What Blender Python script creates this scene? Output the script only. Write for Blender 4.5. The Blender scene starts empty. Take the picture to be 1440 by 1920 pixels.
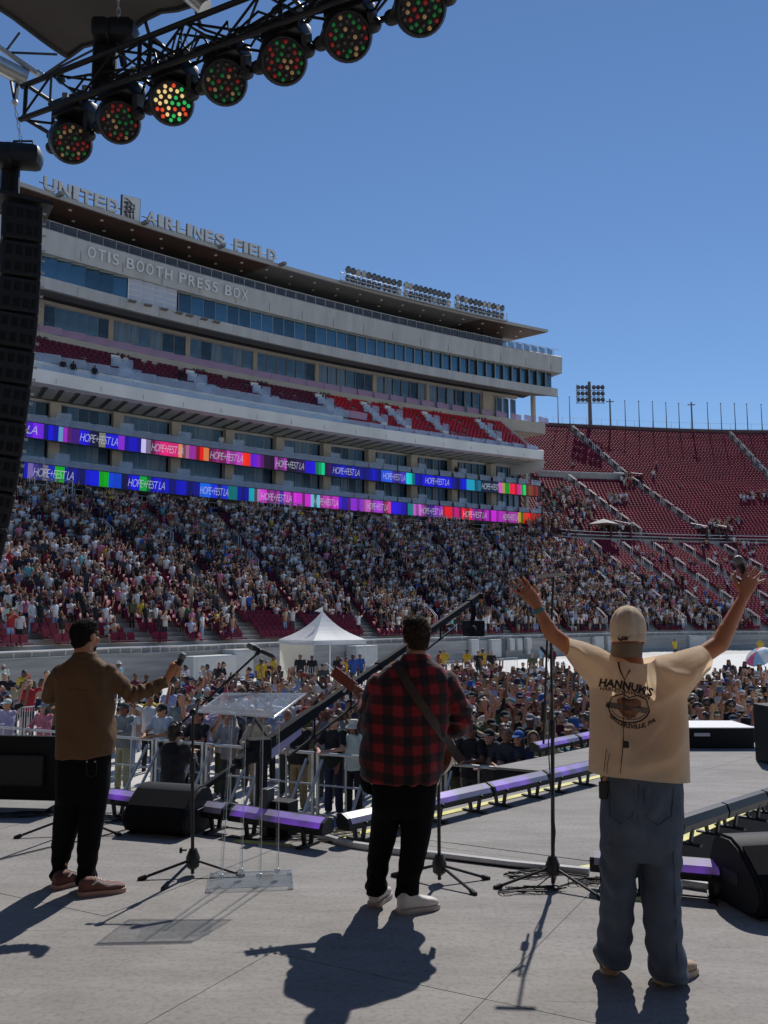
import bpy, bmesh, math, random
import numpy as np
from mathutils import Vector, Matrix, Quaternion
from mathutils.bvhtree import BVHTree
R = math.radians
random.seed(11)
rng = np.random.default_rng(11)
S = bpy.context.scene
COL = S.collection

# ------------------------------------------------------------------ camera, sky, sun, exposure
FL = 1650.0                       # focal length in pixels of the 1440 x 1920 photograph
TH = math.atan(200 / FL)          # camera tilt
CZ = 1.79                         # eye height above the stage floor
cam = bpy.data.cameras.new('camera'); camo = bpy.data.objects.new('camera', cam); COL.objects.link(camo)
cam.sensor_fit = 'AUTO'; cam.sensor_width = 36; cam.lens = 36 * FL / 1920
cam.clip_start = 0.1; cam.clip_end = 4000
camo.location = (0, 0, CZ); camo.rotation_euler = (math.pi / 2 + TH, 0, 0)
S.camera = camo

SUN_EL, SUN_AZ = R(47), R(17)     # elevation; azimuth from +Y towards +X
w = bpy.data.worlds.new('World'); S.world = w; w.use_nodes = True
nt = w.node_tree
sky = nt.nodes.new('ShaderNodeTexSky'); sky.sky_type = 'NISHITA'; sky.sun_disc = False
sky.sun_elevation = SUN_EL; sky.sun_rotation = SUN_AZ
sky.altitude = 100; sky.air_density = 1.0; sky.dust_density = 0.0; sky.ozone_density = 7.5
nt.nodes['Background'].inputs['Strength'].default_value = 0.116
nt.links.new(sky.outputs[0], nt.nodes['Background'].inputs[0])
sl = bpy.data.lights.new('sun', 'SUN'); so = bpy.data.objects.new('sun', sl); COL.objects.link(so)
sl.energy = 4.6; sl.angle = R(0.53); sl.color = (1.0, 0.96, 0.91)
sd = Vector((math.sin(SUN_AZ) * math.cos(SUN_EL), math.cos(SUN_AZ) * math.cos(SUN_EL), math.sin(SUN_EL)))
so.rotation_euler = sd.to_track_quat('Z', 'Y').to_euler()
so.location = (20, 60, 60)
S.view_settings.view_transform = 'Standard'; S.view_settings.look = 'None'
S.view_settings.gamma = 1; S.view_settings.use_curve_mapping = False
S.view_settings.exposure = -0.32
S.render.engine = 'CYCLES'
S.cycles.use_denoising = True
S.cycles.max_bounces = 8; S.cycles.transparent_max_bounces = 24; S.cycles.transmission_bounces = 10
S.cycles.caustics_reflective = False; S.cycles.caustics_refractive = False

# ------------------------------------------------------------------ helpers
FIELD_Z = -1.7
def ray(px, py):
    a = (px - 720) / FL; b = (960 - py) / FL
    return Vector((a, math.cos(TH) - b * math.sin(TH), math.sin(TH) + b * math.cos(TH)))
def P(px, py, Y):                 # the place in the world seen at a pixel, at distance Y
    d = ray(px, py); t = Y / d.y
    return Vector((d.x * t, Y, CZ + d.z * t))
def on_level(px, py, z=0.0):      # the place where a pixel's line of sight meets the level z
    d = ray(px, py); t = (z - CZ) / d.z
    return Vector((d.x * t, d.y * t, z))

def srgb(r, g, b):
    f = lambda c: (c / 255 / 12.92) if c / 255 <= 0.04045 else ((c / 255 + 0.055) / 1.055) ** 2.4
    return (f(r), f(g), f(b))

MATS = {}
def mat(name, col=(.5, .5, .5), rough=.6, metal=0.0, var=0.0, scale=20.0, bump=0.0, bscale=None, emit=None, estr=0.0,
        trans=0.0, spec=.5, coat=0.0, objcol=False, attr=None, stretch=None, translucent=0.0, sheen=0.0, wrinkle=0.0):
    """Principled surface with procedural colour variation and fine relief."""
    if name in MATS: return MATS[name]
    m = bpy.data.materials.new(name); MATS[name] = m; m.use_nodes = True
    n = m.node_tree.nodes; l = m.node_tree.links; p = n['Principled BSDF']
    p.inputs['Roughness'].default_value = rough; p.inputs['Metallic'].default_value = metal
    p.inputs['Specular IOR Level'].default_value = spec
    p.inputs['Coat Weight'].default_value = coat
    p.inputs['Sheen Weight'].default_value = sheen
    if trans: p.inputs['Transmission Weight'].default_value = trans
    tc = n.new('ShaderNodeTexCoord'); vec = tc.outputs['Object']
    if stretch:
        mp = n.new('ShaderNodeMapping'); mp.inputs['Scale'].default_value = stretch
        l.new(vec, mp.inputs[0]); vec = mp.outputs[0]
    csock = None
    if objcol:
        oi = n.new('ShaderNodeObjectInfo'); csock = oi.outputs['Color']
    elif attr:
        at = n.new('ShaderNodeAttribute'); at.attribute_name = attr; csock = at.outputs['Color']
    if var > 0:
        nz = n.new('ShaderNodeTexNoise'); nz.inputs['Scale'].default_value = scale; nz.inputs['Detail'].default_value = 6
        l.new(vec, nz.inputs['Vector'])
        mr = n.new('ShaderNodeMapRange'); mr.inputs['From Min'].default_value = .3; mr.inputs['From Max'].default_value = .7
        mr.inputs['To Min'].default_value = 1 - var; mr.inputs['To Max'].default_value = 1 + var
        l.new(nz.outputs[0], mr.inputs[0])
        vm = n.new('ShaderNodeVectorMath'); vm.operation = 'SCALE'
        if csock: l.new(csock, vm.inputs[0])
        else: vm.inputs[0].default_value = col
        l.new(mr.outputs[0], vm.inputs['Scale']); csock = vm.outputs[0]
    if csock: l.new(csock, p.inputs['Base Color'])
    else: p.inputs['Base Color'].default_value = (*col, 1)
    if bump > 0:
        nb = n.new('ShaderNodeTexNoise'); nb.inputs['Scale'].default_value = bscale or scale * 4; nb.inputs['Detail'].default_value = 4
        l.new(vec, nb.inputs['Vector'])
        bp = n.new('ShaderNodeBump'); bp.inputs['Strength'].default_value = bump; bp.inputs['Distance'].default_value = .01
        l.new(nb.outputs[0], bp.inputs['Height']); l.new(bp.outputs[0], p.inputs['Normal'])
        if wrinkle:
            wn = n.new('ShaderNodeTexNoise'); wn.inputs['Scale'].default_value = 11; wn.inputs['Detail'].default_value = 5; wn.inputs['Distortion'].default_value = 1.6
            wm = n.new('ShaderNodeMapping'); wm.inputs['Scale'].default_value = (1, 1, .6); wm.inputs['Rotation'].default_value = (0, .5, 0); l.new(tc.outputs['Object'], wm.inputs[0]); l.new(wm.outputs[0], wn.inputs['Vector'])
            wb = n.new('ShaderNodeBump'); wb.inputs['Strength'].default_value = wrinkle; wb.inputs['Distance'].default_value = .03
            l.new(wn.outputs[0], wb.inputs['Height']); l.new(bp.outputs[0], wb.inputs['Normal']); l.new(wb.outputs[0], p.inputs['Normal'])
    if emit is not None:
        p.inputs['Emission Color'].default_value = (*emit, 1); p.inputs['Emission Strength'].default_value = estr
        if attr: l.new(csock, p.inputs['Emission Color'])
    if translucent > 0:
        tr = n.new('ShaderNodeBsdfTranslucent'); mx = n.new('ShaderNodeMixShader'); mx.inputs[0].default_value = translucent
        if csock: l.new(csock, tr.inputs[0])
        else: tr.inputs[0].default_value = (*col, 1)
        l.new(p.outputs[0], mx.inputs[1]); l.new(tr.outputs[0], mx.inputs[2])
        l.new(mx.outputs[0], n['Material Output'].inputs['Surface'])
    return m

def tag(o, label=None, cat=None, group=None, kind=None):
    if label: o['label'] = label
    if cat: o['category'] = cat
    if group: o['group'] = group
    if kind: o['kind'] = kind
    return o
def empty(name, loc=(0, 0, 0), rz=0.0, label=None, cat=None, group=None):
    o = bpy.data.objects.new(name, None); COL.objects.link(o); o.location = loc; o.rotation_euler = (0, 0, rz)
    o.empty_display_size = .1
    return tag(o, label, cat, group)
def link(name, me, m=None, parent=None, world=True):
    """Link a mesh as one object; with world=True its vertices are already in world space."""
    o = bpy.data.objects.new(name, me); COL.objects.link(o)
    if m is not None and not me.materials:
        for q in (m if isinstance(m, (list, tuple)) else [m]): me.materials.append(q)
    if parent is not None:
        o.parent = parent
        if world and parent.parent is None: o.matrix_parent_inverse = parent.matrix_basis.inverted()
    return o
def copy_tree(o, parent=None):
    c = o.copy(); COL.objects.link(c)
    if parent is not None: c.parent = parent
    for ch in list(o.children): copy_tree(ch, c)
    return c

class MB:
    """Collects closed shapes and builds one mesh."""
    def __init__(s): s.v = []; s.f = []; s.m = []; s.mi = 0
    def add(s, vs, fs):
        b = len(s.v); s.v += [tuple(x) for x in vs]; s.f += [tuple(i + b for i in f) for f in fs]; s.m += [s.mi] * len(fs); return s
    def box(s, c, d, rz=0.0, M=None, bev=0.0):
        hx, hy, hz = d[0] / 2, d[1] / 2, d[2] / 2
        c = Vector(c); rot = M if M is not None else Matrix.Rotation(rz, 3, 'Z')
        if bev <= 0:
            vs = [(x, y, z) for x in (-hx, hx) for y in (-hy, hy) for z in (-hz, hz)]
            fs = [(0, 1, 3, 2), (4, 6, 7, 5), (0, 4, 5, 1), (2, 3, 7, 6), (0, 2, 6, 4), (1, 5, 7, 3)]
        else:
            bm = bmesh.new(); bmesh.ops.create_cube(bm, size=1)
            for v in bm.verts: v.co = Vector((v.co.x * d[0], v.co.y * d[1], v.co.z * d[2]))
            bmesh.ops.bevel(bm, geom=bm.edges[:], offset=bev, segments=2, affect='EDGES', profile=.5)
            bm.verts.index_update()
            vs = [tuple(v.co) for v in bm.verts]; fs = [tuple(v.index for v in f.verts) for f in bm.faces]; bm.free()
        return s.add([c + rot @ Vector(v) for v in vs], fs)
    def bar(s, p0, p1, w, h, up=(0, 0, 1)):
        p0, p1 = Vector(p0), Vector(p1); d = (p1 - p0); L = d.length; d.normalize()
        u = d.cross(Vector(up))
        if u.length < 1e-4: u = d.cross(Vector((1, 0, 0)))
        u.normalize(); v = u.cross(d)
        vs = [p + u * (a * w / 2) + v * (b * h / 2) for p in (p0, p1) for a, b in ((-1, -1), (1, -1), (1, 1), (-1, 1))]
        return s.add(vs, [(3, 2, 1, 0), (4, 5, 6, 7), (0, 1, 5, 4), (1, 2, 6, 5), (2, 3, 7, 6), (3, 0, 4, 7)])
    def tube(s, p0, p1, r, n=8, r1=None): return s.path([p0, p1], r, n, [r, r if r1 is None else r1])
    def path(s, pts, r, n=8, rs=None, closed=False):
        pts = [Vector(p) for p in pts]; k = len(pts); vs = []
        up = None
        for i, p in enumerate(pts):
            a = pts[i - 1] if (i > 0 or closed) else p; b = pts[(i + 1) % k] if (i < k - 1 or closed) else p
            d = (b - a); d = d.normalized() if d.length > 1e-9 else Vector((0, 0, 1))
            if up is None:
                up = d.cross(Vector((0, 0, 1)));
                if up.length < 1e-3: up = d.cross(Vector((1, 0, 0)))
                up.normalize()
            u = (up - d * up.dot(d));
            u = u.normalized() if u.length > 1e-6 else d.orthogonal().normalized()
            up = u; v = d.cross(u); q = rs[i] if rs else r
            for j in range(n):
                t = 2 * math.pi * j / n; vs.append(p + u * (q * math.cos(t)) + v * (q * math.sin(t)))
        fs = []
        for i in range(k if closed else k - 1):
            i2 = (i + 1) % k
            for j in range(n): fs.append((i * n + j, i * n + (j + 1) % n, i2 * n + (j + 1) % n, i2 * n + j))
        if not closed: fs += [tuple(reversed(range(n))), tuple(range((k - 1) * n, k * n))]
        return s.add(vs, fs)
    def lathe(s, prof, M=None, n=16):
        """prof: (radius, height) pairs turned about z, then moved by M."""
        M = M or Matrix.Identity(4); vs = []; k = len(prof)
        for r, z in prof:
            for j in range(n):
                t = 2 * math.pi * j / n; vs.append(M @ Vector((r * math.cos(t), r * math.sin(t), z)))
        fs = [(i * n + j, i * n + (j + 1) % n, (i + 1) * n + (j + 1) % n, (i + 1) * n + j) for i in range(k - 1) for j in range(n)]
        fs += [tuple(reversed(range(n))), tuple(range((k - 1) * n, k * n))]
        return s.add(vs, fs)
    def ball(s, c, r, n=10, k=7, M=None):
        c = Vector(c); r = (r, r, r) if not hasattr(r, '__len__') else r; M = M or Matrix.Identity(3)
        vs = [c + M @ Vector((0, 0, -r[2]))]
        for i in range(1, k):
            t = math.pi * i / k - math.pi / 2
            for j in range(n):
                a = 2 * math.pi * j / n; vs.append(c + M @ Vector((r[0] * math.cos(t) * math.cos(a), r[1] * math.cos(t) * math.sin(a), r[2] * math.sin(t))))
        vs.append(c + M @ Vector((0, 0, r[2]))); e = len(vs) - 1
        fs = [(0, 1 + (j + 1) % n, 1 + j) for j in range(n)]
        for i in range(k - 2):
            for j in range(n): fs.append((1 + i * n + j, 1 + i * n + (j + 1) % n, 1 + (i + 1) * n + (j + 1) % n, 1 + (i + 1) * n + j))
        fs += [(1 + (k - 2) * n + j, 1 + (k - 2) * n + (j + 1) % n, e) for j in range(n)]
        return s.add(vs, fs)
    def cap(s, p0, p1, r0, r1=None, n=12):
        r1 = r0 if r1 is None else r1
        s.ball(p0, r0, n, 8); s.ball(p1, r1, n, 8); return s.path([p0, p1], r0, n, [r0, r1])
    def loft(s, rings, n=24, e=2.0):
        """rings: (centre, u axis, v axis) closed tube of (super)ellipses."""
        vs = []; k = len(rings)
        for c, u, v in rings:
            c, u, v = Vector(c), Vector(u), Vector(v)
            for j in range(n):
                t = 2 * math.pi * j / n; a, b = math.cos(t), math.sin(t)
                a = math.copysign(abs(a) ** (2 / e), a); b = math.copysign(abs(b) ** (2 / e), b)
                vs.append(c + u * a + v * b)
        fs = [(i * n + j, i * n + (j + 1) % n, (i + 1) * n + (j + 1) % n, (i + 1) * n + j) for i in range(k - 1) for j in range(n)]
        fs += [tuple(reversed(range(n))), tuple(range((k - 1) * n, k * n))]
        return s.add(vs, fs)
    def prism(s, poly, M, depth):
        """poly (x, y) extruded along z by depth, moved by the 4x4 matrix M."""
        k = len(poly); vs = [M @ Vector((x, y, 0)) for x, y in poly] + [M @ Vector((x, y, depth)) for x, y in poly]
        return s.add(vs, [tuple(reversed(range(k))), tuple(range(k, 2 * k))] + [(i, (i + 1) % k, (i + 1) % k + k, i + k) for i in range(k)])
    def mesh(s, name, mats=None, smooth=False, fix=True):
        me = bpy.data.meshes.new(name); me.from_pydata(s.v, [], s.f)
        if mats is not None:
            for q in (mats if isinstance(mats, (list, tuple)) else [mats]): me.materials.append(q)
            if any(s.m): me.polygons.foreach_set('material_index', s.m)
        if fix:
            bm = bmesh.new(); bm.from_mesh(me); bmesh.ops.recalc_face_normals(bm, faces=bm.faces[:]); bm.to_mesh(me); bm.free()
        if smooth:
            me.polygons.foreach_set('use_smooth', [True] * len(me.polygons))
            me.set_sharp_from_angle(angle=R(40))
        me.update(); return me
    def obj(s, name, mats, parent=None, smooth=False, world=True, fix=True):
        return link(name, s.mesh(name, mats, smooth, fix), None, parent, world)

def text_data(txt, size=1.0, bold=0.0, extrude=0.02, align='LEFT', spacing=1.0, shear=0.0, res=3):
    """Lettering as mesh data: (n, 3) vertices in the xy plane and faces."""
    cu = bpy.data.curves.new('lettering', 'FONT'); cu.body = txt; cu.size = size; cu.offset = bold; cu.extrude = extrude
    cu.align_x = align; cu.space_character = spacing; cu.shear = shear; cu.resolution_u = res
    o = bpy.data.objects.new('lettering', cu); COL.objects.link(o)
    me = bpy.data.meshes.new_from_object(o.evaluated_get(bpy.context.evaluated_depsgraph_get()))
    vs = [v.co.copy() for v in me.vertices]; fs = [tuple(p.vertices) for p in me.polygons]
    bpy.data.objects.remove(o); bpy.data.curves.remove(cu); bpy.data.meshes.remove(me)
    return vs, fs

_perm = np.random.default_rng(5).random(4096)
def vnoise(p, scale=1.0, seed=0):
    """Smooth value noise in -1..1 for an (n, 3) array."""
    q = np.asarray(p, float) * scale + seed * 17.31 + 500; i = np.floor(q).astype(int); f = q - i; f = f * f * (3 - 2 * f)
    def h(a, b, c): return _perm[(a * 374761 + b * 668265 + c * 974711 + seed * 7919) % 4096]
    out = 0
    for dx in (0, 1):
        for dy in (0, 1):
            for dz in (0, 1):
                wgt = (f[:, 0] if dx else 1 - f[:, 0]) * (f[:, 1] if dy else 1 - f[:, 1]) * (f[:, 2] if dz else 1 - f[:, 2])
                out = out + wgt * h(i[:, 0] + dx, i[:, 1] + dy, i[:, 2] + dz)
    return out * 2 - 1
def mesh_co(me):
    a = np.empty(len(me.vertices) * 3); me.vertices.foreach_get('co', a); return a.reshape(-1, 3)
def mesh_no(me):
    a = np.empty(len(me.vertices) * 3); me.vertices.foreach_get('normal', a); return a.reshape(-1, 3)
def set_co(me, a): me.vertices.foreach_set('co', np.ascontiguousarray(a, float).ravel()); me.update()
def blob(mb, voxel, smooth=3, name='blob'):
    """Union of overlapping closed shapes as one continuous smooth surface."""
    me = mb.mesh(name, fix=True); o = bpy.data.objects.new(name, me); COL.objects.link(o)
    r = o.modifiers.new('r', 'REMESH'); r.mode = 'VOXEL'; r.voxel_size = voxel; r.adaptivity = 0
    if smooth:
        sm = o.modifiers.new('s', 'SMOOTH'); sm.factor = .5; sm.iterations = smooth
    out = bpy.data.meshes.new_from_object(o.evaluated_get(bpy.context.evaluated_depsgraph_get()))
    bpy.data.objects.remove(o); bpy.data.meshes.remove(me); out.name = name
    out.polygons.foreach_set('use_smooth', [True] * len(out.polygons)); return out
# ------------------------------------------------------------------ setting: ground and stadium bowl
M_conc = mat('concrete', (.36, .34, .31), .9, var=.18, scale=.6, bump=.2, bscale=3)
M_conc2 = mat('concrete_wall', (.33, .32, .30), .9, var=.25, scale=.9, bump=.3, bscale=6, stretch=(.3, .3, 4))
M_steel = mat('galvanised_steel', (.55, .56, .57), .45, .6)
M_white = mat('white_paint', (.72, .71, .69), .5)
M_black = mat('black_paint', (.012, .012, .013), .5)
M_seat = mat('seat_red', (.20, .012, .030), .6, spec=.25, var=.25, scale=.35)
M_seat_sun = mat('seat_sunlit_red', (.55, .012, .018), .4, var=.1, scale=.5)  # sunlight put into the red of the right-hand deck seats

mb = MB()
mb.add([(-900, -300, FIELD_Z), (900, -300, FIELD_Z), (900, 1500, FIELD_Z), (-900, 1500, FIELD_Z)], [(0, 1, 2, 3)])
g = mb.obj('ground', mat('field_cover', (.60, .57, .52), .85, var=.16, scale=.25, bump=.15, bscale=12)); tag(g, kind='structure')

# facade line of the stadium building: a shallow arc, s metres along it, o metres out towards the field
FD = Vector((.807, .5906)); FN = Vector((.5906, -.807)); FA = Vector((-31.5, 77.5)); FLEN = 63.5; FR = 250.0
FC = FA + FD * (FLEN / 2) + FN * (FR * math.cos(FLEN / 2 / FR))
def fac(s, o=0.0, z=0.0):
    ph = (s - FLEN / 2) / FR; r = FR - o
    p = FC + (FD * math.sin(ph) - FN * math.cos(ph)) * r
    return Vector((p.x, p.y, z))
def fac_rz(s): return math.atan2(FD.y, FD.x) + (s - FLEN / 2) / FR
def s_at(px, o=0.0, py=700):
    d = ray(px, py); lo, hi = -60.0, 110.0      # bisect: the picture's x grows with s
    for _ in range(50):
        m = (lo + hi) / 2; p = fac(m, o)
        if p.x * d.y < d.x * p.y: lo = m
        else: hi = m
    return (lo + hi) / 2

def W_(px, Y): return Vector((P(px, 1190, Y).x, Y))
def F2(s, o=3.0): p = fac(s, o); return Vector((p.x, p.y))
Z_W, Z_M, Z_K, Z_R = 0.0, 11.8, 22.6, 34.2
LINES = {0: [W_(-50, 38), W_(200, 45), W_(350, 49), W_(480, 54), W_(700, 64), W_(955, 78), W_(1150, 92), W_(1300, 99), W_(1440, 101), W_(1620, 102), W_(1900, 103), W_(2300, 100)],
         1: [F2(-32), F2(-18), F2(-4), F2(9), F2(25), F2(43), F2(59), W_(1100, 117), W_(1215, 120), W_(1345, 123), W_(1620, 126), W_(2000, 125)],
         2: [F2(-32, -14), F2(-18, -14), F2(-4, -14), F2(9, -14), F2(25, -14), F2(43, -14), W_(930, 131), W_(1000, 134), W_(1070, 136), W_(1190, 138), W_(1470, 143), W_(1850, 142)],
         3: [F2(-32, -27), F2(-18, -27), F2(-4, -27), F2(9, -27), F2(25, -27), F2(43, -27), W_(830, 146), W_(905, 148.5), W_(980, 150.5), W_(1080, 153), W_(1385, 158), W_(1800, 158)]}
ZL = [Z_W, Z_M, Z_K, Z_R]
def crom(pts, u):
    i = max(0, min(len(pts) - 2, int(math.floor(u)))); t = u - i
    a, b = pts[i], pts[i + 1]; p = pts[i - 1] if i > 0 else a * 2 - b; q = pts[i + 2] if i + 2 < len(pts) else b * 2 - a
    return ((b * 2 - b * 2) + a * 2 + (b - p) * t + (p * 2 - a * 5 + b * 4 - q) * t * t + (a * 3 - p - b * 3 + q) * t ** 3) * .5
def bowl(u, lev, f):
    a = crom(LINES[lev], u); b = crom(LINES[lev + 1], u); p = a.lerp(b, f)
    return Vector((p.x, p.y, ZL[lev] + (ZL[lev + 1] - ZL[lev]) * f))

def terraces(name, lev, rows, u0, u1, n, label_mat, z_extra=0.0):
    mb = MB(); us = [u0 + (u1 - u0) * i / n for i in range(n + 1)]
    vs = []
    for k in range(rows):
        for f, zf in ((k / rows, k / rows), (k / rows, (k + 1) / rows), ((k + 1) / rows, (k + 1) / rows)):
            if k and zf == f == k / rows: continue
            for u in us:
                p = bowl(u, lev, f); vs.append((p.x, p.y, ZL[lev] + (ZL[lev + 1] - ZL[lev]) * zf + z_extra))
    nr = len(vs) // (n + 1)
    fs = [(r * (n + 1) + i, r * (n + 1) + i + 1, (r + 1) * (n + 1) + i + 1, (r + 1) * (n + 1) + i) for r in range(nr - 1) for i in range(n)]
    mb.add(vs, fs)
    o = mb.obj(name, label_mat, fix=False); tag(o, kind='structure'); return o
ROWS = [46, 30, 31]
terraces('lower_stand', 0, ROWS[0], 0, 11, 88, M_conc)
M_concd = mat('stand_concrete_dark', (.15, .115, .115), .9, var=.15, scale=.6)
terraces('middle_stand', 1, ROWS[1], 6.05, 11, 40, M_concd, .5)
terraces('upper_stand', 2, ROWS[2], 6.05, 11, 40, M_concd, .5)

def curve_wall(name, lev, f, u0, u1, n, z0, z1, th, m, parent=None, off=0.0):
    mb = MB(); vs = []
    for i in range(n + 1):
        u = u0 + (u1 - u0) * i / n; p = bowl(u, lev, f); q = bowl(u, lev, min(1, f + .05))
        d = Vector((q.x - p.x, q.y - p.y)).normalized() if f < .95 else Vector((p.x - bowl(u, lev, f - .05).x, p.y - bowl(u, lev, f - .05).y)).normalized()
        a = Vector((p.x, p.y)) + d * (off - th); b = Vector((p.x, p.y)) + d * off
        vs += [(a.x, a.y, z0), (a.x, a.y, z1), (b.x, b.y, z1), (b.x, b.y, z0)]
    fs = [(4 * i + j, 4 * i + (j + 1) % 4, 4 * i + 4 + (j + 1) % 4, 4 * i + 4 + j) for i in range(n) for j in range(4)] + [(0, 1, 2, 3), (4 * n + 3, 4 * n + 2, 4 * n + 1, 4 * n)]
    mb.add(vs, fs); return mb.obj(name, m, parent)

# field wall of board-marked concrete, its rail, boxes and door
fw = empty('field_wall', (0, 50, FIELD_Z), label='long grey board marked concrete wall round the edge of the field', cat='wall')
curve_wall('wall', 0, 0, 0, 11, 88, FIELD_Z, .02, .35, M_conc2, fw)
mb = MB()
pts = []
for i in range(89):
    p = bowl(i / 8, 0, 0); q = bowl(i / 8, 0, .03); d = Vector((q.x - p.x, q.y - p.y)).normalized()
    pts.append((p.x - d.x * .17, p.y - d.y * .17, .32))
mb.path(pts, .045, 6)
for i in range(0, 89): mb.tube(pts[i], (pts[i][0], pts[i][1], .0), .025, 5)
mb.obj('top_rail', M_white, fw)
def wall_frame(px):           # a point on the wall's field face and the direction along it
    lo, hi = 0.0, 11.0; d = ray(px, 1190)
    for _ in range(40):
        m = (lo + hi) / 2; p = bowl(m, 0, 0)
        if p.x * d.y < d.x * p.y: lo = m
        else: hi = m
    p = bowl(lo, 0, 0); q = bowl(lo + .01, 0, 0); t = Vector((q.x - p.x, q.y - p.y, 0)).normalized(); nrm = Vector((t.y, -t.x, 0))
    return p, t, nrm
def wall_box(name, px, zc, w, h, d, m, label, cat, group=None, gap=.0):
    p, t, nrm = wall_frame(px); c = p + nrm * (.35 + d / 2 + gap); c.z = zc
    o = empty(name, (c.x, c.y, zc - h / 2), label=label, cat=cat, group=group)
    rz = math.atan2(t.y, t.x)
    MB().box(c, (w, d, h), rz, bev=.03).obj('housing', m, o)
    MB().box(c + nrm * (d / 2 + .012), (w * .86, .024, h * .86), rz).obj('cover', m, o)
    return o
M_box = mat('grey_enamel', (.50, .50, .48), .5, var=.08, scale=2)
for i, (px, zc, w, h) in enumerate([(878, -.55, 1.1, 1.3), (918, -.7, 1.5, 1.5), (948, -.45, .8, 1.0), (962, -.45, .8, 1.0), (980, -.4, .8, .95), (979, -1.0, .45, .7), (1112, -.75, 1.8, 1.5), (1138, -.8, 1.9, 1.5), (1300, -.8, 2.4, 1.5)]):
    wall_box('electrical_box', px, zc, w, h, .35, M_box,
             ['grey electrical box fixed on the field wall, first right of the jib arm', 'wide grey cabinet on the field wall beside the door', 'grey electrical box on the wall right of the door', 'second grey electrical box right of the wall door', 'third grey electrical box right of the wall door', 'smallest grey box on the wall, below the others',
              'grey cabinet at the wall left of the cap', 'grey cabinet at the wall touching the cap in view', 'widest grey cabinet on the field wall right of the cap'][i], 'electrical box', 'boxes on the field wall')
wall_box('wall_door', 933, -.75, 1.3, 1.75, .08, mat('dark_grey_door', (.09, .095, .1), .5), 'dark grey steel door in the field wall', 'door')
wall_box('equipment_bench', 372, -.85, 3.4, 1.25, .9, mat('pale_metal', (.62, .62, .58), .5), 'pale flat topped metal locker along the wall left of the tent', 'locker', gap=.1)
wall_box('equipment_bench', 425, -.75, 1.7, 1.6, .9, M_box, 'tall pale metal cabinet by the wall nearest the tent', 'locker', gap=.1)
wall_box('equipment_bench', 660, -.8, 2.4, 1.5, .9, M_box, 'pale metal locker by the wall right of the tent', 'locker', gap=.1)

# walls between the tiers and at the rim
mw = empty('tier_wall', (40, 120, Z_M), label='low pale wall and white rails between lower and upper stand', cat='wall')
curve_wall('wall', 1, 0, 6.6, 11, 48, Z_M - .2, Z_M + .75, .3, M_conc, mw)
for dz in (1.15, 1.6):
    mb = MB(); mb.path([(bowl(u, 1, 0).x, bowl(u, 1, 0).y, Z_M + dz) for u in np.linspace(6.6, 11, 40)], .055, 5)
    mb.obj('rail', M_white, mw)
kw = empty('tier_wall', (30, 135, Z_K), label='short pale concrete wall crossing the red seats beside the building', cat='wall')
curve_wall('wall', 2, 0, 7.2, 8.95, 20, Z_K + .2, Z_K + 1.9, .3, M_conc, kw)
mb = MB(); mb.path([(bowl(u, 2, 0).x, bowl(u, 2, 0).y, Z_K + 2.0) for u in np.linspace(7.2, 8.95, 20)], .08, 5); mb.obj('coping', M_white, kw)
rw = empty('rim_wall', (40, 153, Z_R), label='dark parapet along the top of the red stand', cat='wall')
curve_wall('wall', 2, 1.0, 6.1, 11, 48, Z_R - 1.5, Z_R + 2.0, .5, mat('dark_parapet', (.10, .06, .055), .9, var=.2, scale=1), rw, off=.9)
mb = MB()
for u in np.linspace(6.2, 11, 45):
    p = bowl(u, 2, 1.0); mb.tube((p.x, p.y + .8, Z_R + 1.1), (p.x, p.y + .8, Z_R + 3.2), .03, 4)
for z in (2.2, 3.2): mb.path([(bowl(u, 2, 1.0).x, bowl(u, 2, 1.0).y + .8, Z_R + z) for u in np.linspace(6.2, 11, 45)], .02, 4)
rf = mb.obj('rim_fence', M_steel); tag(rf, 'thin wire fence along the rim above the red stand', 'fence')

# flagpoles, poles with crossarms and the floodlight mast on the rim
M_pole = mat('pole_grey', (.16, .17, .19), .5)
def rim_at(px, back=1.6):
    d = ray(px, 800); lo, hi = 6.05, 11.0
    for _ in range(40):
        m = (lo + hi) / 2; p = bowl(m, 2, 1.0)
        if p.x * d.y < d.x * p.y: lo = m
        else: hi = m
    p = bowl(lo, 2, 1.0); k = (p.y + back) / p.y
    return Vector((p.x * k, p.y * k, Z_R - 1))
def pole_h(base, py): # height reached at a picture row
    d = ray(720, py); return CZ + d.z / d.y * base.y - base.z
ORD = ['first', 'second', 'third', 'fourth', 'fifth', 'sixth', 'seventh', 'eighth', 'ninth', 'tenth', 'eleventh', 'twelfth', 'thirteenth', 'fourteenth']
for i, (px, py) in enumerate([(1047, 745), (1069, 745), (1173, 752), (1199, 753), (1225, 754), (1250, 756), (1274, 757), (1328, 756), (1353, 757), (1379, 757), (1402, 758), (1429, 759)]):
    b = rim_at(px); o = empty('flagpole', b, label='thin bare flagpole on the stadium rim, %s counted from the building' % ORD[i], cat='flagpole', group='bare flagpoles on the rim')
    h = pole_h(b, py)
    MB().path([b, b + Vector((0, 0, h))], .1, 6, [.13, .06]).obj('pole', M_pole, o)
    MB().ball(b + Vector((0, 0, h + .05)), .13, 8, 5).obj('finial', M_pole, o)
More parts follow.
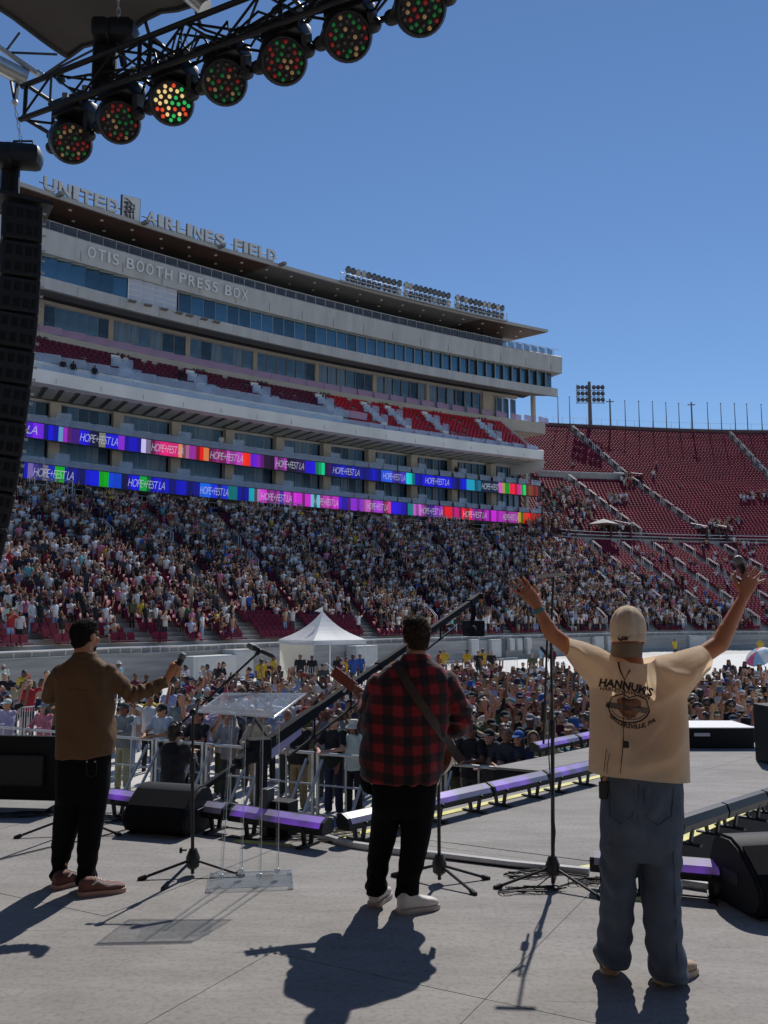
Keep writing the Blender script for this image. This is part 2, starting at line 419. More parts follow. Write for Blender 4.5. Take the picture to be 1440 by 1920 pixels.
for px, py, l in ((1145, 748, 'dark pole with short crossarm on the rim beside the floodlight mast'), (1298, 754, 'dark pole with short crossarm on the rim far from the mast')):
    b = rim_at(px); o = empty('crossarm_pole', b, label=l, cat='pole'); h = pole_h(b, py)
    MB().path([b, b + Vector((0, 0, h))], .16, 8, [.2, .14]).obj('pole', M_pole, o)
    MB().bar(b + Vector((-.7, 0, h - .5)), b + Vector((.7, 0, h - .5)), .16, .16).obj('crossarm', M_pole, o)
M_lampback = mat('lamp_housing', (.10, .10, .11), .4); M_lampface = mat('lamp_glass', (.085, .085, .09), .2, spec=.6); M_lamppale = mat('lamp_glass_pale', (.42, .40, .34), .3)
def flood(mb_h, mb_g, c, dirv, r):
    q = Vector(dirv).to_track_quat('Z', 'Y').to_matrix().to_4x4(); Mx = Matrix.Translation(c) @ q
    mb_h.lathe([(r * .25, -r * 1.1), (r * .45, -r * .95), (r * .98, -.1 * r), (r, 0)], Mx, 14)
    mb_g.lathe([(r * .93, .01), (r * .8, r * .16), (r * .4, r * .25)], Mx, 14)
b = rim_at(1107, 3); o = empty('floodlight_mast', b, label='tall floodlight mast with three rows of lamps on the rim', cat='floodlight mast')
h = pole_h(b, 716)
MB().path([b, b + Vector((0, 0, h))], .3, 8, [.42, .28]).obj('mast', mat('mast_brown', (.13, .10, .10), .6), o)
MB().box(b + Vector((0, -.3, 1.4)), (1.1, .7, 2.4)).obj('base_cabinet', M_pole, o)
fr = MB()
for k in range(3): fr.bar(b + Vector((-2.6, -.4, h - 1.25 - k * 1.15 - .5)), b + Vector((2.6, -.4, h - 1.25 - k * 1.15 - .5)), .12, .12)
for x in (-2.4, 0, 2.4): fr.bar(b + Vector((x, -.4, h - 4.2)), b + Vector((x, -.4, h - .6)), .1, .1)
fr.obj('lamp_frame', M_pole, o)
for k in range(3):
    for i in range(6):
        hm, gm = MB(), MB(); c = b + Vector((-2.2 + i * .78 + (.5 if i > 2 else 0), -.8, h - 1.25 - k * 1.15))
        flood(hm, gm, c, (-.5, -.6, -.25), .42)
        ph = hm.obj('floodlamp', M_lampback, o, True); gm.obj('lens', M_lampface, ph, True)

# seats: a moulded seat with pan, back and foot; the mass of them in one mesh, the ones that show largest as things
def seat_shape(k=1.0):
    mb = MB()
    mb.add([(-.22, -.20, .40), (.22, -.20, .40), (.22, .16, .38), (-.22, .16, .38), (-.22, -.22, .34), (.22, -.22, .34), (.22, .16, .32), (-.22, .16, .32)],
           [(0, 1, 2, 3), (7, 6, 5, 4), (0, 4, 5, 1), (1, 5, 6, 2), (3, 7, 4, 0)])
    mb.add([(-.22, .14, .42), (.22, .14, .42), (.22, .25, .82), (-.22, .25, .82), (-.22, .19, .42), (.22, .19, .42), (.22, .31, .80), (-.22, .31, .80)],
           [(0, 1, 2, 3), (7, 6, 5, 4), (3, 2, 6, 7), (1, 5, 6, 2), (0, 3, 7, 4)])
    return mb
SEAT = seat_shape()
AISLES = [a * .5 for a in range(0, 23)]
def seat_spots(lev, rows, u0, u1, pitch, z_extra=0.0, row0=0, aisles=AISLES):
    """(position, turn, u, row) for every seat of a tier, leaving out the aisles."""
    out = []
    for k in range(row0, rows):
        f = (k + .45) / rows; z = ZL[lev] + (ZL[lev + 1] - ZL[lev]) * (k + 1) / rows + z_extra
        n = int((u1 - u0) * 400); us = np.linspace(u0, u1, n); last = None
        for u in us:
            p = bowl(u, lev, f)
            if last is not None and (p.x - last.x) ** 2 + (p.y - last.y) ** 2 < pitch ** 2: continue
            last = p
            q = bowl(u + .01, lev, f); t = math.atan2(q.y - p.y, q.x - p.x)
            L = math.hypot(q.x - p.x, q.y - p.y) / .01
            da = min(abs(u - a) for a in aisles) * L
            if da < .75: continue
            out.append((Vector((p.x, p.y, z)), t, u, k))
    return out
def seat_mass(name, spots, m, label, cat='seats'):
    base = np.array(SEAT.v); nv = len(base)
    pos = np.array([s[0] for s in spots]); t = np.array([s[1] for s in spots]); c, s_ = np.cos(t), np.sin(t)
    X = base[None, :, 0] * c[:, None] - base[None, :, 1] * s_[:, None] + pos[:, None, 0]
    Y = base[None, :, 0] * s_[:, None] + base[None, :, 1] * c[:, None] + pos[:, None, 1]
    Z = np.repeat(base[None, :, 2], len(spots), 0) + pos[:, None, 2]
    V = np.stack([X, Y, Z], -1).reshape(-1, 3)
    Fq = np.array(SEAT.f); F = (Fq[None] + (np.arange(len(spots)) * nv)[:, None, None]).reshape(-1, 4)
    me = quads(name, V, F); me.materials.append(m)
    o = link(name, me); tag(o, label, cat, kind='stuff'); return o
def quads(name, V, F):
    me = bpy.data.meshes.new(name); n, k = len(V), F.shape[1]
    me.vertices.add(n); me.vertices.foreach_set('co', V.ravel())
    me.loops.add(F.size); me.loops.foreach_set('vertex_index', F.ravel().astype(np.int32))
    me.polygons.add(len(F)); me.polygons.foreach_set('loop_start', np.arange(0, F.size, k, dtype=np.int32))
    me.polygons.foreach_set('loop_total', np.full(len(F), k, np.int32)); me.update(calc_edges=True); return me
def proj(p):                       # where a point shows in the photograph (used to keep only what is in view)
    v = p - Vector((0, 0, CZ)); zc = v.y * math.cos(TH) + v.z * math.sin(TH); yc = -v.y * math.sin(TH) + v.z * math.cos(TH)
    return 720 + FL * v.x / zc, 960 - FL * yc / zc
LOW = seat_spots(0, ROWS[0], .02, 11, .50)
LOW = [s for s in LOW if -60 < proj(s[0])[0] < 1560]
UPP = [s for lev in (1, 2) for s in seat_spots(lev, ROWS[lev], 6.1, 10.9, .56, .5, 0, [7.0, 8.0, 9.0, 10.0] if lev == 1 else [7.0, 9.0, 10.0]) if 900 < proj(s[0])[0] < 1560]
def empty_patch(p):                # the two patches of free seats near the field
    x, y = p; return (x < 345 and y > 1186 + .02 * x) or (432 < x < 705 and y > 1166 + (x - 432) * .005)
near = sorted([s for s in LOW if empty_patch(proj(s[0])) ], key=lambda s: s[0].y)[:300]
ids = {id(s) for s in near}
seat_mass('red_seats', [s for s in LOW if id(s) not in ids], M_seat, 'rows of red seats in the lower stand')
seat_mass('red_seats', UPP, M_seat, 'rows of empty red seats in the upper stand')
sme = SEAT.mesh('seat', M_seat)
for p, t, u, k in near:
    x = proj(p)[0]
    o = link('stadium_chair', sme, world=False); o.location = p; o.rotation_euler = (0, 0, t)
    rn = ['front', 'second', 'third', 'fourth', 'fifth', 'sixth', 'seventh', 'eighth', 'ninth', 'tenth', 'eleventh', 'twelfth'][min(11, k)]
    where = 'left of the man in brown' if x < 150 else 'above the brown sleeve' if x < 400 else 'left of the tent top' if x < 520 else 'behind the white tent' if x < 640 else 'between tent and guitarist'
    tag(o, 'empty red chair, %s row of the stand, %s' % (rn, where), 'chair', 'free red chairs, %s row, %s' % (rn, where))
# aisle handrails
def hand_rail(u, lev, f0, f1, z_extra, label, grp):
    a = bowl(u, lev, f0); b = bowl(u, lev, f1); a.z += z_extra; b.z += z_extra
    t = (bowl(u + .01, lev, f0) - bowl(u, lev, f0)).normalized()
    o = empty('handrail', a, label=label, cat='handrail', group=grp)
    for sgn in (-.12, .12):
        mb = MB(); e = t * sgn; pa, pb = a + e, b + e
        mb.path([pa + Vector((0, 0, .95)), pb + Vector((0, 0, .95))], .032, 5)
        mb.obj('rail', M_white, o)
        MB().tube(pa, pa + Vector((0, 0, .95)), .04, 5).obj('post', M_white, o); MB().tube(pb, pb + Vector((0, 0, .95)), .04, 5).obj('post', M_white, o)
ON = ['lowest', 'second', 'third', 'fourth', 'topmost', 'sixth', 'seventh']; AN = ['first', 'second', 'third', 'fourth', 'fifth', 'sixth', 'seventh', 'eighth', 'ninth', 'tenth', 'eleventh', 'twelfth', 'thirteenth', 'fourteenth', 'fifteenth', 'sixteenth', 'seventeenth', 'eighteenth']
for ia, u in enumerate([a for a in AISLES if 2.5 <= a <= 10.5]):
    for k in range(5):
        f0 = .06 + k * .19; p = proj(bowl(u, 0, f0))
        if p[0] < 700 and (k < 2 or p[0] < 440 and k != 3): continue
        if -20 < p[0] < 1460: hand_rail(u, 0, f0, f0 + .085, .35, 'white double handrail, %s up the %s lower stand aisle from the left' % (ON[k], AN[ia]), 'handrails in the lower stand')
for u in (8.0, 9.0, 10.0):
    for lev in (1, 2):
        if u == 8.0 and lev == 2: continue
        for k in range(7):
            f0 = .04 + k * .137
            if 950 < proj(bowl(u, lev, f0))[0] < 1460: hand_rail(u, lev, f0, f0 + .1, .95, 'white handrail, %s up the %s %s aisle of the empty stand' % (ON[k], {8.0: 'left', 9.0: 'middle', 10.0: 'right'}[u], 'lower' if lev == 1 else 'upper'), 'handrails in the upper stand')
# tunnel mouths in the stand
M_tun = mat('tunnel_red', (.07, .018, .02), .8)
for u, lev, f, l in ((9.04, 1, .03, 'dark red tunnel mouth in the stand beside the raised microphone'), (8.97, 1, .93, 'dark red tunnel mouth halfway up the empty red stand'), (7.62, 1, .03, 'dark red tunnel mouth beside the corner of the building')):
    p = bowl(u, lev, f); q = bowl(u + .02, lev, f); rz = math.atan2(q.y - p.y, q.x - p.x)
    o = empty('tunnel_mouth', p, label=l, cat='tunnel')
    Rm = Matrix.Rotation(rz, 3, 'Z')
    for sx in (-1.5, 1.5): MB().box(p + Rm @ Vector((sx, 1.5, 1.0)), (.25, 4.4, 2.6), rz).obj('side_wall', M_tun, o)
    MB().box(p + Rm @ Vector((0, 2.2, 2.3)), (2.7, 3.0, .25), rz).obj('roof', M_tun, o)
    MB().box(p + Rm @ Vector((0, 3.0, 1.0)), (2.7, .2, 2.3), rz).obj('opening', M_black, o)
    for sx in (-1.5, 1.5):
        MB().tube(p + Rm @ Vector((sx, -.7, 2.5)), p + Rm @ Vector((sx, 3.6, 3.4)), .06, 5).obj('rail', M_white, o)
# ------------------------------------------------------------------ the stadium building on the left
M_tw = mat('tower_concrete', (.56, .55, .51), .85, var=.10, scale=.5, bump=.15, bscale=4)
M_fascia = mat('fascia_panel', (.46, .45, .425), .7, var=.13, scale=.9, bump=.1, bscale=5, stretch=(1, 1, .18))
M_white_deck = mat('pale_deck_concrete', (.78, .78, .75), .75, var=.12, scale=.4, stretch=(1, 1, .3))
M_beige = mat('beige_wall', (.48, .44, .375), .85, var=.08, scale=.5)
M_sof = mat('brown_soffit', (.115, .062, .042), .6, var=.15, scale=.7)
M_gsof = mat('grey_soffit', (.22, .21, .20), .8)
M_glass = mat('tinted_glass', (.12, .22, .27), .08, .75, var=.3, scale=.22)
M_glass2 = mat('suite_glass', (.11, .24, .42), .3, .0, spec=.6, var=.45, scale=.5)
M_glass2b = mat('suite_glass_dark', (.05, .11, .20), .25, spec=.6, var=.5, scale=.8); M_glass2c = mat('suite_glass_curtain', (.18, .29, .44), .4, spec=.5, var=.3, scale=1.5, stretch=(6, 6, .2)); M_glassb = mat('tinted_glass_dark', (.09, .15, .175), .08, .75, var=.3, scale=.3)
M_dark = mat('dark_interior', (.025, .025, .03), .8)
M_mull = mat('mullion', (.42, .43, .43), .4, .3)
M_rail_glass = mat('balcony_glass', (.45, .55, .70), .08, trans=.0, spec=.6, var=.25, scale=.6)
def glassify(m, a):
    n = m.node_tree.nodes; l = m.node_tree.links; tb = n.new('ShaderNodeBsdfTransparent'); mx = n.new('ShaderNodeMixShader'); mx.inputs[0].default_value = a
    l.new(tb.outputs[0], mx.inputs[1]); l.new(n['Principled BSDF'].outputs[0], mx.inputs[2]); l.new(mx.outputs[0], n['Material Output'].inputs['Surface'])
glassify(M_rail_glass, .42)
M_pink_glass = mat('pink_glass', (.55, .36, .52), .1, var=.2, scale=.3); glassify(M_pink_glass, .6)
tw = empty('stadium_building', (-10, 90, 10), label='tall grey press box building with curved glass floors above the stand', cat='building')

def sweep(name, prof, s0, s1, m, parent=None, step=3.0, mb=None):
    own = mb is None; mb = mb or MB()
    n = max(1, int((s1 - s0) / step)); k = len(prof); vs = []
    for i in range(n + 1):
        s = s0 + (s1 - s0) * i / n
        for o, z in prof: vs.append(fac(s, o, z))
    fs = [(i * k + j, i * k + (j + 1) % k, (i + 1) * k + (j + 1) % k, (i + 1) * k + j) for i in range(n) for j in range(k)]
    fs += [tuple(reversed(range(k))), tuple(range(n * k, (n + 1) * k))]
    mb.add(vs, fs)
    return mb.obj(name, m, parent or tw) if own else None
def rect(o0, o1, z0, z1): return [(o0, z0), (o1, z0), (o1, z1), (o0, z1)]
SA = -26.0                                    # left end, out of the picture
SE = s_at(1001, 0, 900)                       # right end of the lower floors
SP = s_at(1053, 1.8, 690)                     # right end of the press box
SR = s_at(1027, 3.2, 637)                     # right tip of the roof
sweep('core_wall', rect(-20, -5.2, 9, 39.2), SA, SE - 1, M_tw)
sweep('concourse_wall', rect(-5.1, -4.7, 10.5, 14.9), SA, SE + 4, M_dark)
sweep('floor_slab', rect(-5.1, 1.05, 14.95, 15.25), SA, SE, M_tw)
sweep('floor_slab', rect(-5.1, 1.05, 18.75, 19.0), SA, SE, M_tw)
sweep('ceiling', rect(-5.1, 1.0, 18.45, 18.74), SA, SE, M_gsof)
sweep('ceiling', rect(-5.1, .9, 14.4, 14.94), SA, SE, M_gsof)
bay = 6.15; sc0 = s_at(104, -1.4, 750)
cols = [sc0 + i * bay for i in range(-4, 12) if sc0 + i * bay < SE - .4]
for s in cols:
    for z0, z1, o in ((11.5, 14.4, -1.0), (15.25, 18.45, -1.4), (19.0, 21.75, -1.4)):
        c = fac(s, o, (z0 + z1) / 2)
        MB().box(c, (1.0, .9, z1 - z0), fac_rz(s), bev=.04).obj('column', M_beige, tw)
def pane_mesh(name, wd, h, glass, frame=.05, cross=None):
    g = MB().box((0, 0, 0), (wd - .04, .05, h)); me = g.mesh(name, glass)
    f = MB(); f.box((-wd / 2 + frame / 2, -.05, 0), (frame, .16, h)); f.box((0, -.04, h / 2 + .0), (wd - .1, .13, .07)); f.box((0, -.04, -h / 2), (wd - .1, .13, .07))
    if cross:
        for k in cross: f.box((0, -.045, h * k), (wd - .1, .1, .06))
    return me, f.mesh(name + '_frame', M_mull)
def place(name, me, s, o, z, parent=tw, tilt=0.0):
    ob = link(name, me, world=False); ob.parent = parent; ob.location = fac(s, o, z) - parent.location; ob.rotation_euler = (tilt, 0, fac_rz(s)); return ob
def window_row(s0, s1, o, z0, z1, wd, glass, skip=None, cross=None):
    alts = [glass, glass, M_glass2b, M_glass2c] if glass is M_glass2 else [glass, glass, M_glassb]
    made = [pane_mesh('window', wd, z1 - z0, a, cross=cross) for a in alts]; fm = made[0][1]; s = s0
    while s + wd <= s1 + .01:
        c = s + wd / 2
        if not (skip and skip(c)):
            me = random.choice(made)[0]; wob = place('window', me, c, o, (z0 + z1) / 2)
            fo = link('window_frame', fm, world=False); fo.parent = wob
        s += wd
VIS = s_at(40, 0, 700)
nearcol = lambda s: min(abs(s - c) for c in cols) < .75
for z0, z1 in ((15.3, 18.4), (19.05, 21.85)):
    for i in range(len(cols)):
        a = cols[i] + .5; b = (cols[i + 1] if i + 1 < len(cols) else SE - .3) - .5
        if b < VIS: continue
        nn = 5; wd = (b - a) / nn; window_row(a, b, -2.2, z0, z1, wd, M_glass2)
sweep('back_wall', rect(-5.1, -2.4, 15.26, 18.44), SA, SE - .3, M_dark)
sweep('back_wall', rect(-5.1, -2.4, 19.02, 21.8), SA, SE - .3, M_dark)
# balcony seats and glass on the two suite floors
def balcony_seats(z, s0, s1, o, m, rows=1, dz=0, do=0, pitch=.62, parent=tw):
    mb = MB()
    for r in range(rows):
        s = s0
        while s < s1:
            p = fac(s, o - r * do, z + r * dz); rz = fac_rz(s); Rm = Matrix.Rotation(rz, 3, 'Z')
            if random.random() < .93:
                mb.add([p + Rm @ Vector((v[0] * 1.05, v[1], v[2])) for v in SEAT.v], SEAT.f)
            s += pitch
    o_ = mb.obj('seats', m, parent, fix=False); o_['kind'] = 'stuff'; return o_
for z in (15.25, 19.0):
    balcony_seats(z, VIS, SE - 1, .1, M_seat)
    s = VIS
    gl = MB(); gl.box((0, 0, 0), (2.0, .03, .75)); gme = gl.mesh('balcony_pane', M_rail_glass)
    while s < SE - .5:
        place('balcony_pane', gme, s + 1.02, 1.0, z + .42); s += 2.05
    for c in cols:
        if c > VIS: MB().box(fac(c, .75, z + .75), (1.3, .12, 1.3), fac_rz(c)).obj('divider_pane', M_rail_glass, tw)

# loge deck: slatted canopy, pale front, risers, red seats
LO = 4.6; SL = s_at(1018, 4.6, 870)
sweep('canopy_beam', rect(-2.3, -1.9, 21.75, 22.3), SA, SE, M_tw)
k = 0; s = VIS
slat = MB().box((0, 0, 0), (.95, 3.9, .10)).mesh('canopy_slat', mat('frosted_slat', (.56, .60, .55), .5))
while s < SE - 1:
    place('canopy_slat', slat, s + .75, 1.1, 21.9); s += 1.5
sweep('deck_slab', rect(-5.1, LO - .2, 22.0, 22.35), SA, SL - 3, M_gsof)
sweep('deck_front', [(LO - 1.0, 21.75), (LO, 21.8), (LO + .25, 22.9), (LO + .1, 23.0), (LO - 1.2, 23.0)], SA, SL, M_white_deck)
sweep('deck_walk', rect(LO - 3.0, LO - 1.15, 22.4, 22.95), SA, SL, M_white_deck)
sweep('riser_wall', [(LO - 3.4, 22.4), (LO - 2.1, 22.9), (LO - 1.7, 24.15), (LO - 2.2, 24.25), (LO - 3.4, 24.25)], SA, s_at(640, 2.5, 770), M_white_deck)
sweep('riser_wall', [(LO - 2.4, 22.4), (LO - 1.5, 22.9), (LO - 1.4, 23.2), (LO - 2.4, 23.25)], s_at(640, 2.5, 770), SL - 2, M_white_deck)
# chamfered corner of the deck at the right end
p0, p1, p2 = fac(SL, LO + .2, 0), fac(SL + 1.5, LO - 2.6, 0), fac(SL, -4, 0)
MB().prism([(p0.x, p0.y), (p1.x, p1.y), (p2.x, p2.y)], Matrix.Translation((0, 0, 20.7)), 2.3).obj('corner_balcony', M_white_deck, tw)
s500 = [s_at(px, 2, y) for px, y in ((608, 740), (700, 800))]
s_sun = s_at(612, -1, 740)  # seat colour carries shade left of this point, sun right of it
balcony_seats(24.0, VIS - 2, s_sun, 1.8, mat('seat_shaded_red', (.13, .010, .025), .5, var=.2, scale=.4), 8, .47, .62, .58)
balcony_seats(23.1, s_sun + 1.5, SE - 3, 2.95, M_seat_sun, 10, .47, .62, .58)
for r in range(8): sweep('seat_step', rect(-4.6, 2.3 - r * .62, 23.6 + r * .47, 24.0 + r * .47), SA, SE - 2, M_conc)
# stair blocks with pale glass through the seats
st = MB().box((0, 0, 0), (1.0, .05, .9)).mesh('stair_glass', M_rail_glass)
for px, y in ((235, 660), (375, 695), (495, 720), (615, 740), (700, 765), (745, 770), (815, 785), (915, 800)):
    s = s_at(px, 0, y)
    for r in range(8): MB().box(fac(s, 2.0 - r * .62, 24.2 + r * .47), (.9, .6, .5), fac_rz(s)).obj('stair', M_white_deck, tw)
    for r in (0, 3): place('stair_glass', st, s + .3, 1.9 - r * .62, 25.0 + r * .47); place('stair_glass', st, s - .9, 1.9 - r * .62, 25.0 + r * .47)
gme = MB().box((0, 0, 0), (2.3, .03, .8)).mesh('riser_pane', M_rail_glass); s = VIS
pk = MB().box((0, 0, 0), (2.3, .03, .8)).mesh('riser_pane_pink', M_pink_glass)
while s < SE - 2:
    place('riser_pane', pk if s > s_sun else gme, s + 1.2, LO - 2.0 if s < s_sun + 2 else LO - 1.5, 24.65 if s < s_sun + 2 else 23.5, tilt=.1); s += 2.35
s = VIS; wp = MB().box((0, 0, 0), (2.1, .03, .55)).mesh('deck_pane', M_rail_glass)
while s < SL - 1: place('deck_pane', wp, s + 1.1, LO - .15, 23.25); s += 2.15
# number wall, pink glass, suite windows, header
sweep('number_wall', rect(-4.7, -3.0, 27.2, 28.75), SA, SE + 4.5, M_beige)
s = VIS; pg = MB().box((0, 0, 0), (2.3, .04, .75)).mesh('rail_pane', M_pink_glass)
while s < SE + 4: place('rail_pane', pg, s + 1.2, -3.1, 29.15); s += 2.35
sweep('terrace_slab', rect(-9, -4.4, 27.6, 28.7), SA, SE + 5, M_beige)
sfin = s_at(922, -4.6, 740)
sb0 = s_at(206, -4.6, 620); sbs = [s_at(px, -4.6, y) for px, y in ((-40, 590), (75, 590), (206, 620), (350, 655), (476, 685), (592, 705), (700, 725), (800, 745), (903, 755))]
for a, b in zip(sbs[:-1], sbs[1:]):
    if b < VIS: continue
    nn = 6; wd = (b - a - .5) / nn; window_row(a + .4, b - .1, -4.75, 29.0, 32.1, wd, M_glass2)
    MB().box(fac(a + .1, -4.7, 30.5), (.5, .5, 3.5), fac_rz(a)).obj('column', M_beige, tw)
sweep('suite_back_wall', rect(-5.15, -4.9, 28.7, 32.2), SA, sfin, M_dark)
MB().box(fac(s_at(912, -4.6, 740) , -4.7, 30.5), (1.8, .6, 3.6), fac_rz(60)).obj('column', M_beige, tw)
window_row(s_at(928, -5, 740), s_at(974, -5, 740), -5.0, 28.75, 32.0, 1.2, M_glass2)
sweep('header', rect(-5.15, -4.5, 32.15, 33.0), SA, SE + 1, M_beige)
# press box
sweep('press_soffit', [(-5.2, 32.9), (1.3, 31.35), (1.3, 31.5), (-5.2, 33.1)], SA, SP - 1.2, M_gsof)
sweep('press_underside', [(1.32, 31.3), (1.6, 31.3), (1.6, 32.4), (-5, 33.4), (-5, 33.2)], SA, SP - .6, M_fascia)
sfr = (s_at(240, 1.5, 560), s_at(331, 1.5, 575))
window_row(VIS - 2, SP - 1.0, 1.25, 32.42, 34.5, 1.39, M_glass, skip=lambda c: sfr[0] - .4 < c < sfr[1] + .4)
wf = (sfr[1] - sfr[0]) / 4
me, fm = pane_mesh('window', wf, 2.2, mat('window_blind', (.45, .48, .55), .5), .1, (-.25, 0, .25))
fmw = fm.copy(); fmw.materials.clear(); fmw.materials.append(M_white)
for i in range(4):
    wob = place('window', me, sfr[0] + wf * (i + .5), 1.45, 33.45); fo = link('window_frame', fmw, world=False); fo.parent = wob
sweep('press_back_wall', rect(-5.1, 1.0, 32.5, 34.6), SA, SP - 1.3, M_dark)
sweep('press_fascia', [(-5.2, 34.52), (1.85, 34.52), (2.0, 36.7), (1.7, 36.9), (-5.2, 36.6)], SA, SP, M_fascia)
jm = MB().box((0, 0, 0), (.035, .02, 2.1)).mesh('panel_joint', mat('joint_dark', (.16, .15, .14), .9)); jm2 = MB().box((0, 0, 0), (.03, .02, .95)).mesh('panel_joint', MATS['joint_dark'])
for s in np.arange(VIS, SP - .5, 4.17): place('panel_joint', jm, s, 1.925, 35.65, tilt=-.068); place('panel_joint', jm2, s, 1.6, 31.85); place('panel_joint', jm2, s + 1.2, LO + .135, 22.35, tilt=-.22)
# brackets under the press box windows
for px, y in ((247, 564), (277, 570), (307, 577), (335, 584), (355, 589), (382, 595), (405, 600)):
    s = s_at(px, 1.8, y); MB().box(fac(s, 1.9, 32.1), (.7, .7, .1), fac_rz(s)).obj('bracket', M_gsof, tw)
# terrace: railing, rear glazing, brown soffit with lamps, roof
ps = MB(); ps.box((0, 0, .45), (.06, .06, .95)); pm = ps.mesh('rail_post', M_steel)
rg = MB().box((0, 0, 0), (1.22, .025, .75)).mesh('terrace_pane', mat('smoke_glass', (.10, .11, .13), .1)); glassify(MATS['smoke_glass'], .5)
s = VIS
while s < SP - .4:
    place('rail_post', pm, s, 1.5, 36.85)
    if s + 1.3 < SP - .3: place('terrace_pane', rg, s + .65, 1.5, 37.35)
    s += 1.3
mb = MB(); mb.path([fac(s, 1.5, 37.8) for s in np.linspace(VIS - 4, SP - .2, 60)], .04, 5); mb.obj('top_rail', M_steel, tw)
sweep('terrace_back_wall', rect(-5.2, -3.6, 36.6, 40.2), SA, SE - 2, M_dark)
window_row(VIS - 3, SE - 3, -3.5, 36.9, 39.9, 1.6, M_glass)
s_gr = s_at(505, 3, 520)
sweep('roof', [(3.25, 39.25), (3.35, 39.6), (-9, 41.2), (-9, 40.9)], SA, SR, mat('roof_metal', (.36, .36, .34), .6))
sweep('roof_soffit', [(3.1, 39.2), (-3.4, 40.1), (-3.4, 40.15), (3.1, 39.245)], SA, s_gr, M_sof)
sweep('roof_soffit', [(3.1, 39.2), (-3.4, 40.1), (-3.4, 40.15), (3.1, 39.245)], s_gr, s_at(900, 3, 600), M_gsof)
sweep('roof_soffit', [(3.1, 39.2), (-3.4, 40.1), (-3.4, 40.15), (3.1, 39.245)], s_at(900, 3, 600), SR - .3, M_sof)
lampm = MB().lathe([(.16, -.03), (.16, .02)], n=10).mesh('downlight', mat('downlight_face', (.8, .75, .65), .4))
for s in np.arange(VIS, SR - 1, 3.1):
    for o, z in ((1.6, 39.35), (-1.2, 39.72)): place('downlight', lampm, s + (1.5 if o < 0 else 0), o, z)
for px, y in ((105, 378), (265, 425), (408, 470), (522, 508)):
    s = s_at(px, 3, y); MB().bar(fac(s, 4.4, 39.35), fac(s, -3, 40.2), .35, .3).obj('roof_beam', M_gsof, tw)
# floodlight rack on the roof
f0, f1 = s_at(632, 3, 530), s_at(944, 3, 605)
fl = empty('floodlight_rack', fac(f0, 3, 39.4), label='long double row of round floodlights on the roof edge', cat='floodlights')
sweep('rack_deck', [(-1, 39.95), (3.9, 39.3), (3.9, 39.5), (-1, 40.1)], f0, f1, mat('roof_metal'), fl)
for dz in (.55, 1.05):
    mb = MB(); mb.path([fac(s, 3.7, 39.4 + dz) for s in np.linspace(f0, f1, 30)], .035, 5); mb.obj('rail', M_steel, fl)
for s in np.linspace(f0, f1, 22): MB().tube(fac(s, 3.7, 39.4), fac(s, 3.7, 40.5), .035, 5).obj('rail_post', M_steel, fl)
for (x0, y0), (x1, y1), n in (((652, 511), (748, 535), 11), ((761, 541), (840, 560), 10), ((857, 566), (941, 587), 11)):
    a, b = s_at(x0, 2.8, y0), s_at(x1, 2.8, y1)
    for i in range(n):
        s = a + (b - a) * i / (n - 1)
        for z in (41.35, 40.35):
            hm, gm = MB(), MB(); c = fac(s, 2.8 + .2 * random.random(), z)
            flood(hm, gm, c, Vector((FN.x + .25, FN.y, -.35)), .42)
            po = hm.obj('floodlamp', M_lampback, fl, True); gm.obj('lens', M_lamppale if random.random() < .22 else M_lampface, po, True)
        MB().tube(fac(s, 2.6, 39.5), fac(s, 2.6, 41.3), .05, 5).obj('lamp_post', M_pole, fl)

# lettering
def on_facade(vs, s0, o, z0, kx=1.0): return [fac(s0 + v.x * kx, o + v.z, z0 + v.y) for v in vs]
def letters(txt, px0, px1, py, o, z, m, size, bold, ext, parent, name='letter'):
    a, b = s_at(px0, o, py), s_at(px1, o, py)
    vs, fs = text_data(txt, size, bold, ext); x0 = min(v.x for v in vs); x1 = max(v.x for v in vs); kx = (b - a) / (x1 - x0)
    # split into characters by loose islands is left to one mesh per word
    words_ = []
    mb = MB(); mb.add(on_facade([Vector((v.x - x0, v.y, v.z)) for v in vs], a, o, z, kx), fs)
    return mb.obj(name, m, parent)
sg = empty('roof_sign', fac(10, 3, 39.6), label='large pale block letters with globe panel standing along the roof edge', cat='sign')
M_let = mat('letter_face', (.62, .61, .58), .5); M_let_side = mat('letter_edge', (.05, .05, .055), .5)
for wtxt, x0, x1, y in (('UNITED', 82, 221, 385), ('AIRLINES', 274, 421, 440), ('FIELD', 440, 517, 478)):
    n = len(wtxt); a, b = s_at(x0, 3.0, y - 18), s_at(x1, 3.0, y + 18)
    ws = [{'I': .45, 'E': .9, 'L': .85, 'F': .85}.get(c, 1.0) for c in wtxt]; tot = sum(ws) + .22 * (n - 1); s = a; k = (b - a) / tot
    for c, wq in zip(wtxt, ws):
        vs, fs = text_data(c, 1.75, .035, .10); xa = min(v.x for v in vs); xb = max(v.x for v in vs); kx = wq * k / (xb - xa)
        lo = MB().add(on_facade([Vector((v.x - xa, v.y, v.z)) for v in vs], s, 3.0, 39.85, kx), fs).obj('letter', M_let, sg)
        vs, fs = text_data(c, 1.75, .075, .04)
        MB().add(on_facade([Vector((v.x - xa, v.y, v.z - .13)) for v in vs], s, 3.0, 39.85, kx), fs).obj('letter_back', M_let_side, lo)
        MB().tube(fac(s + wq * k / 2, 2.85, 39.5), fac(s + wq * k / 2, 2.85, 40.0), .05, 5).obj('letter_post', M_let_side, lo)
        s += (wq + .22) * k
    mb = MB(); mb.path([fac(q, 2.8, 40.45) for q in np.linspace(a - .4, b + .4, 12)], .06, 5); mb.obj('sign_rail', M_let_side, sg)
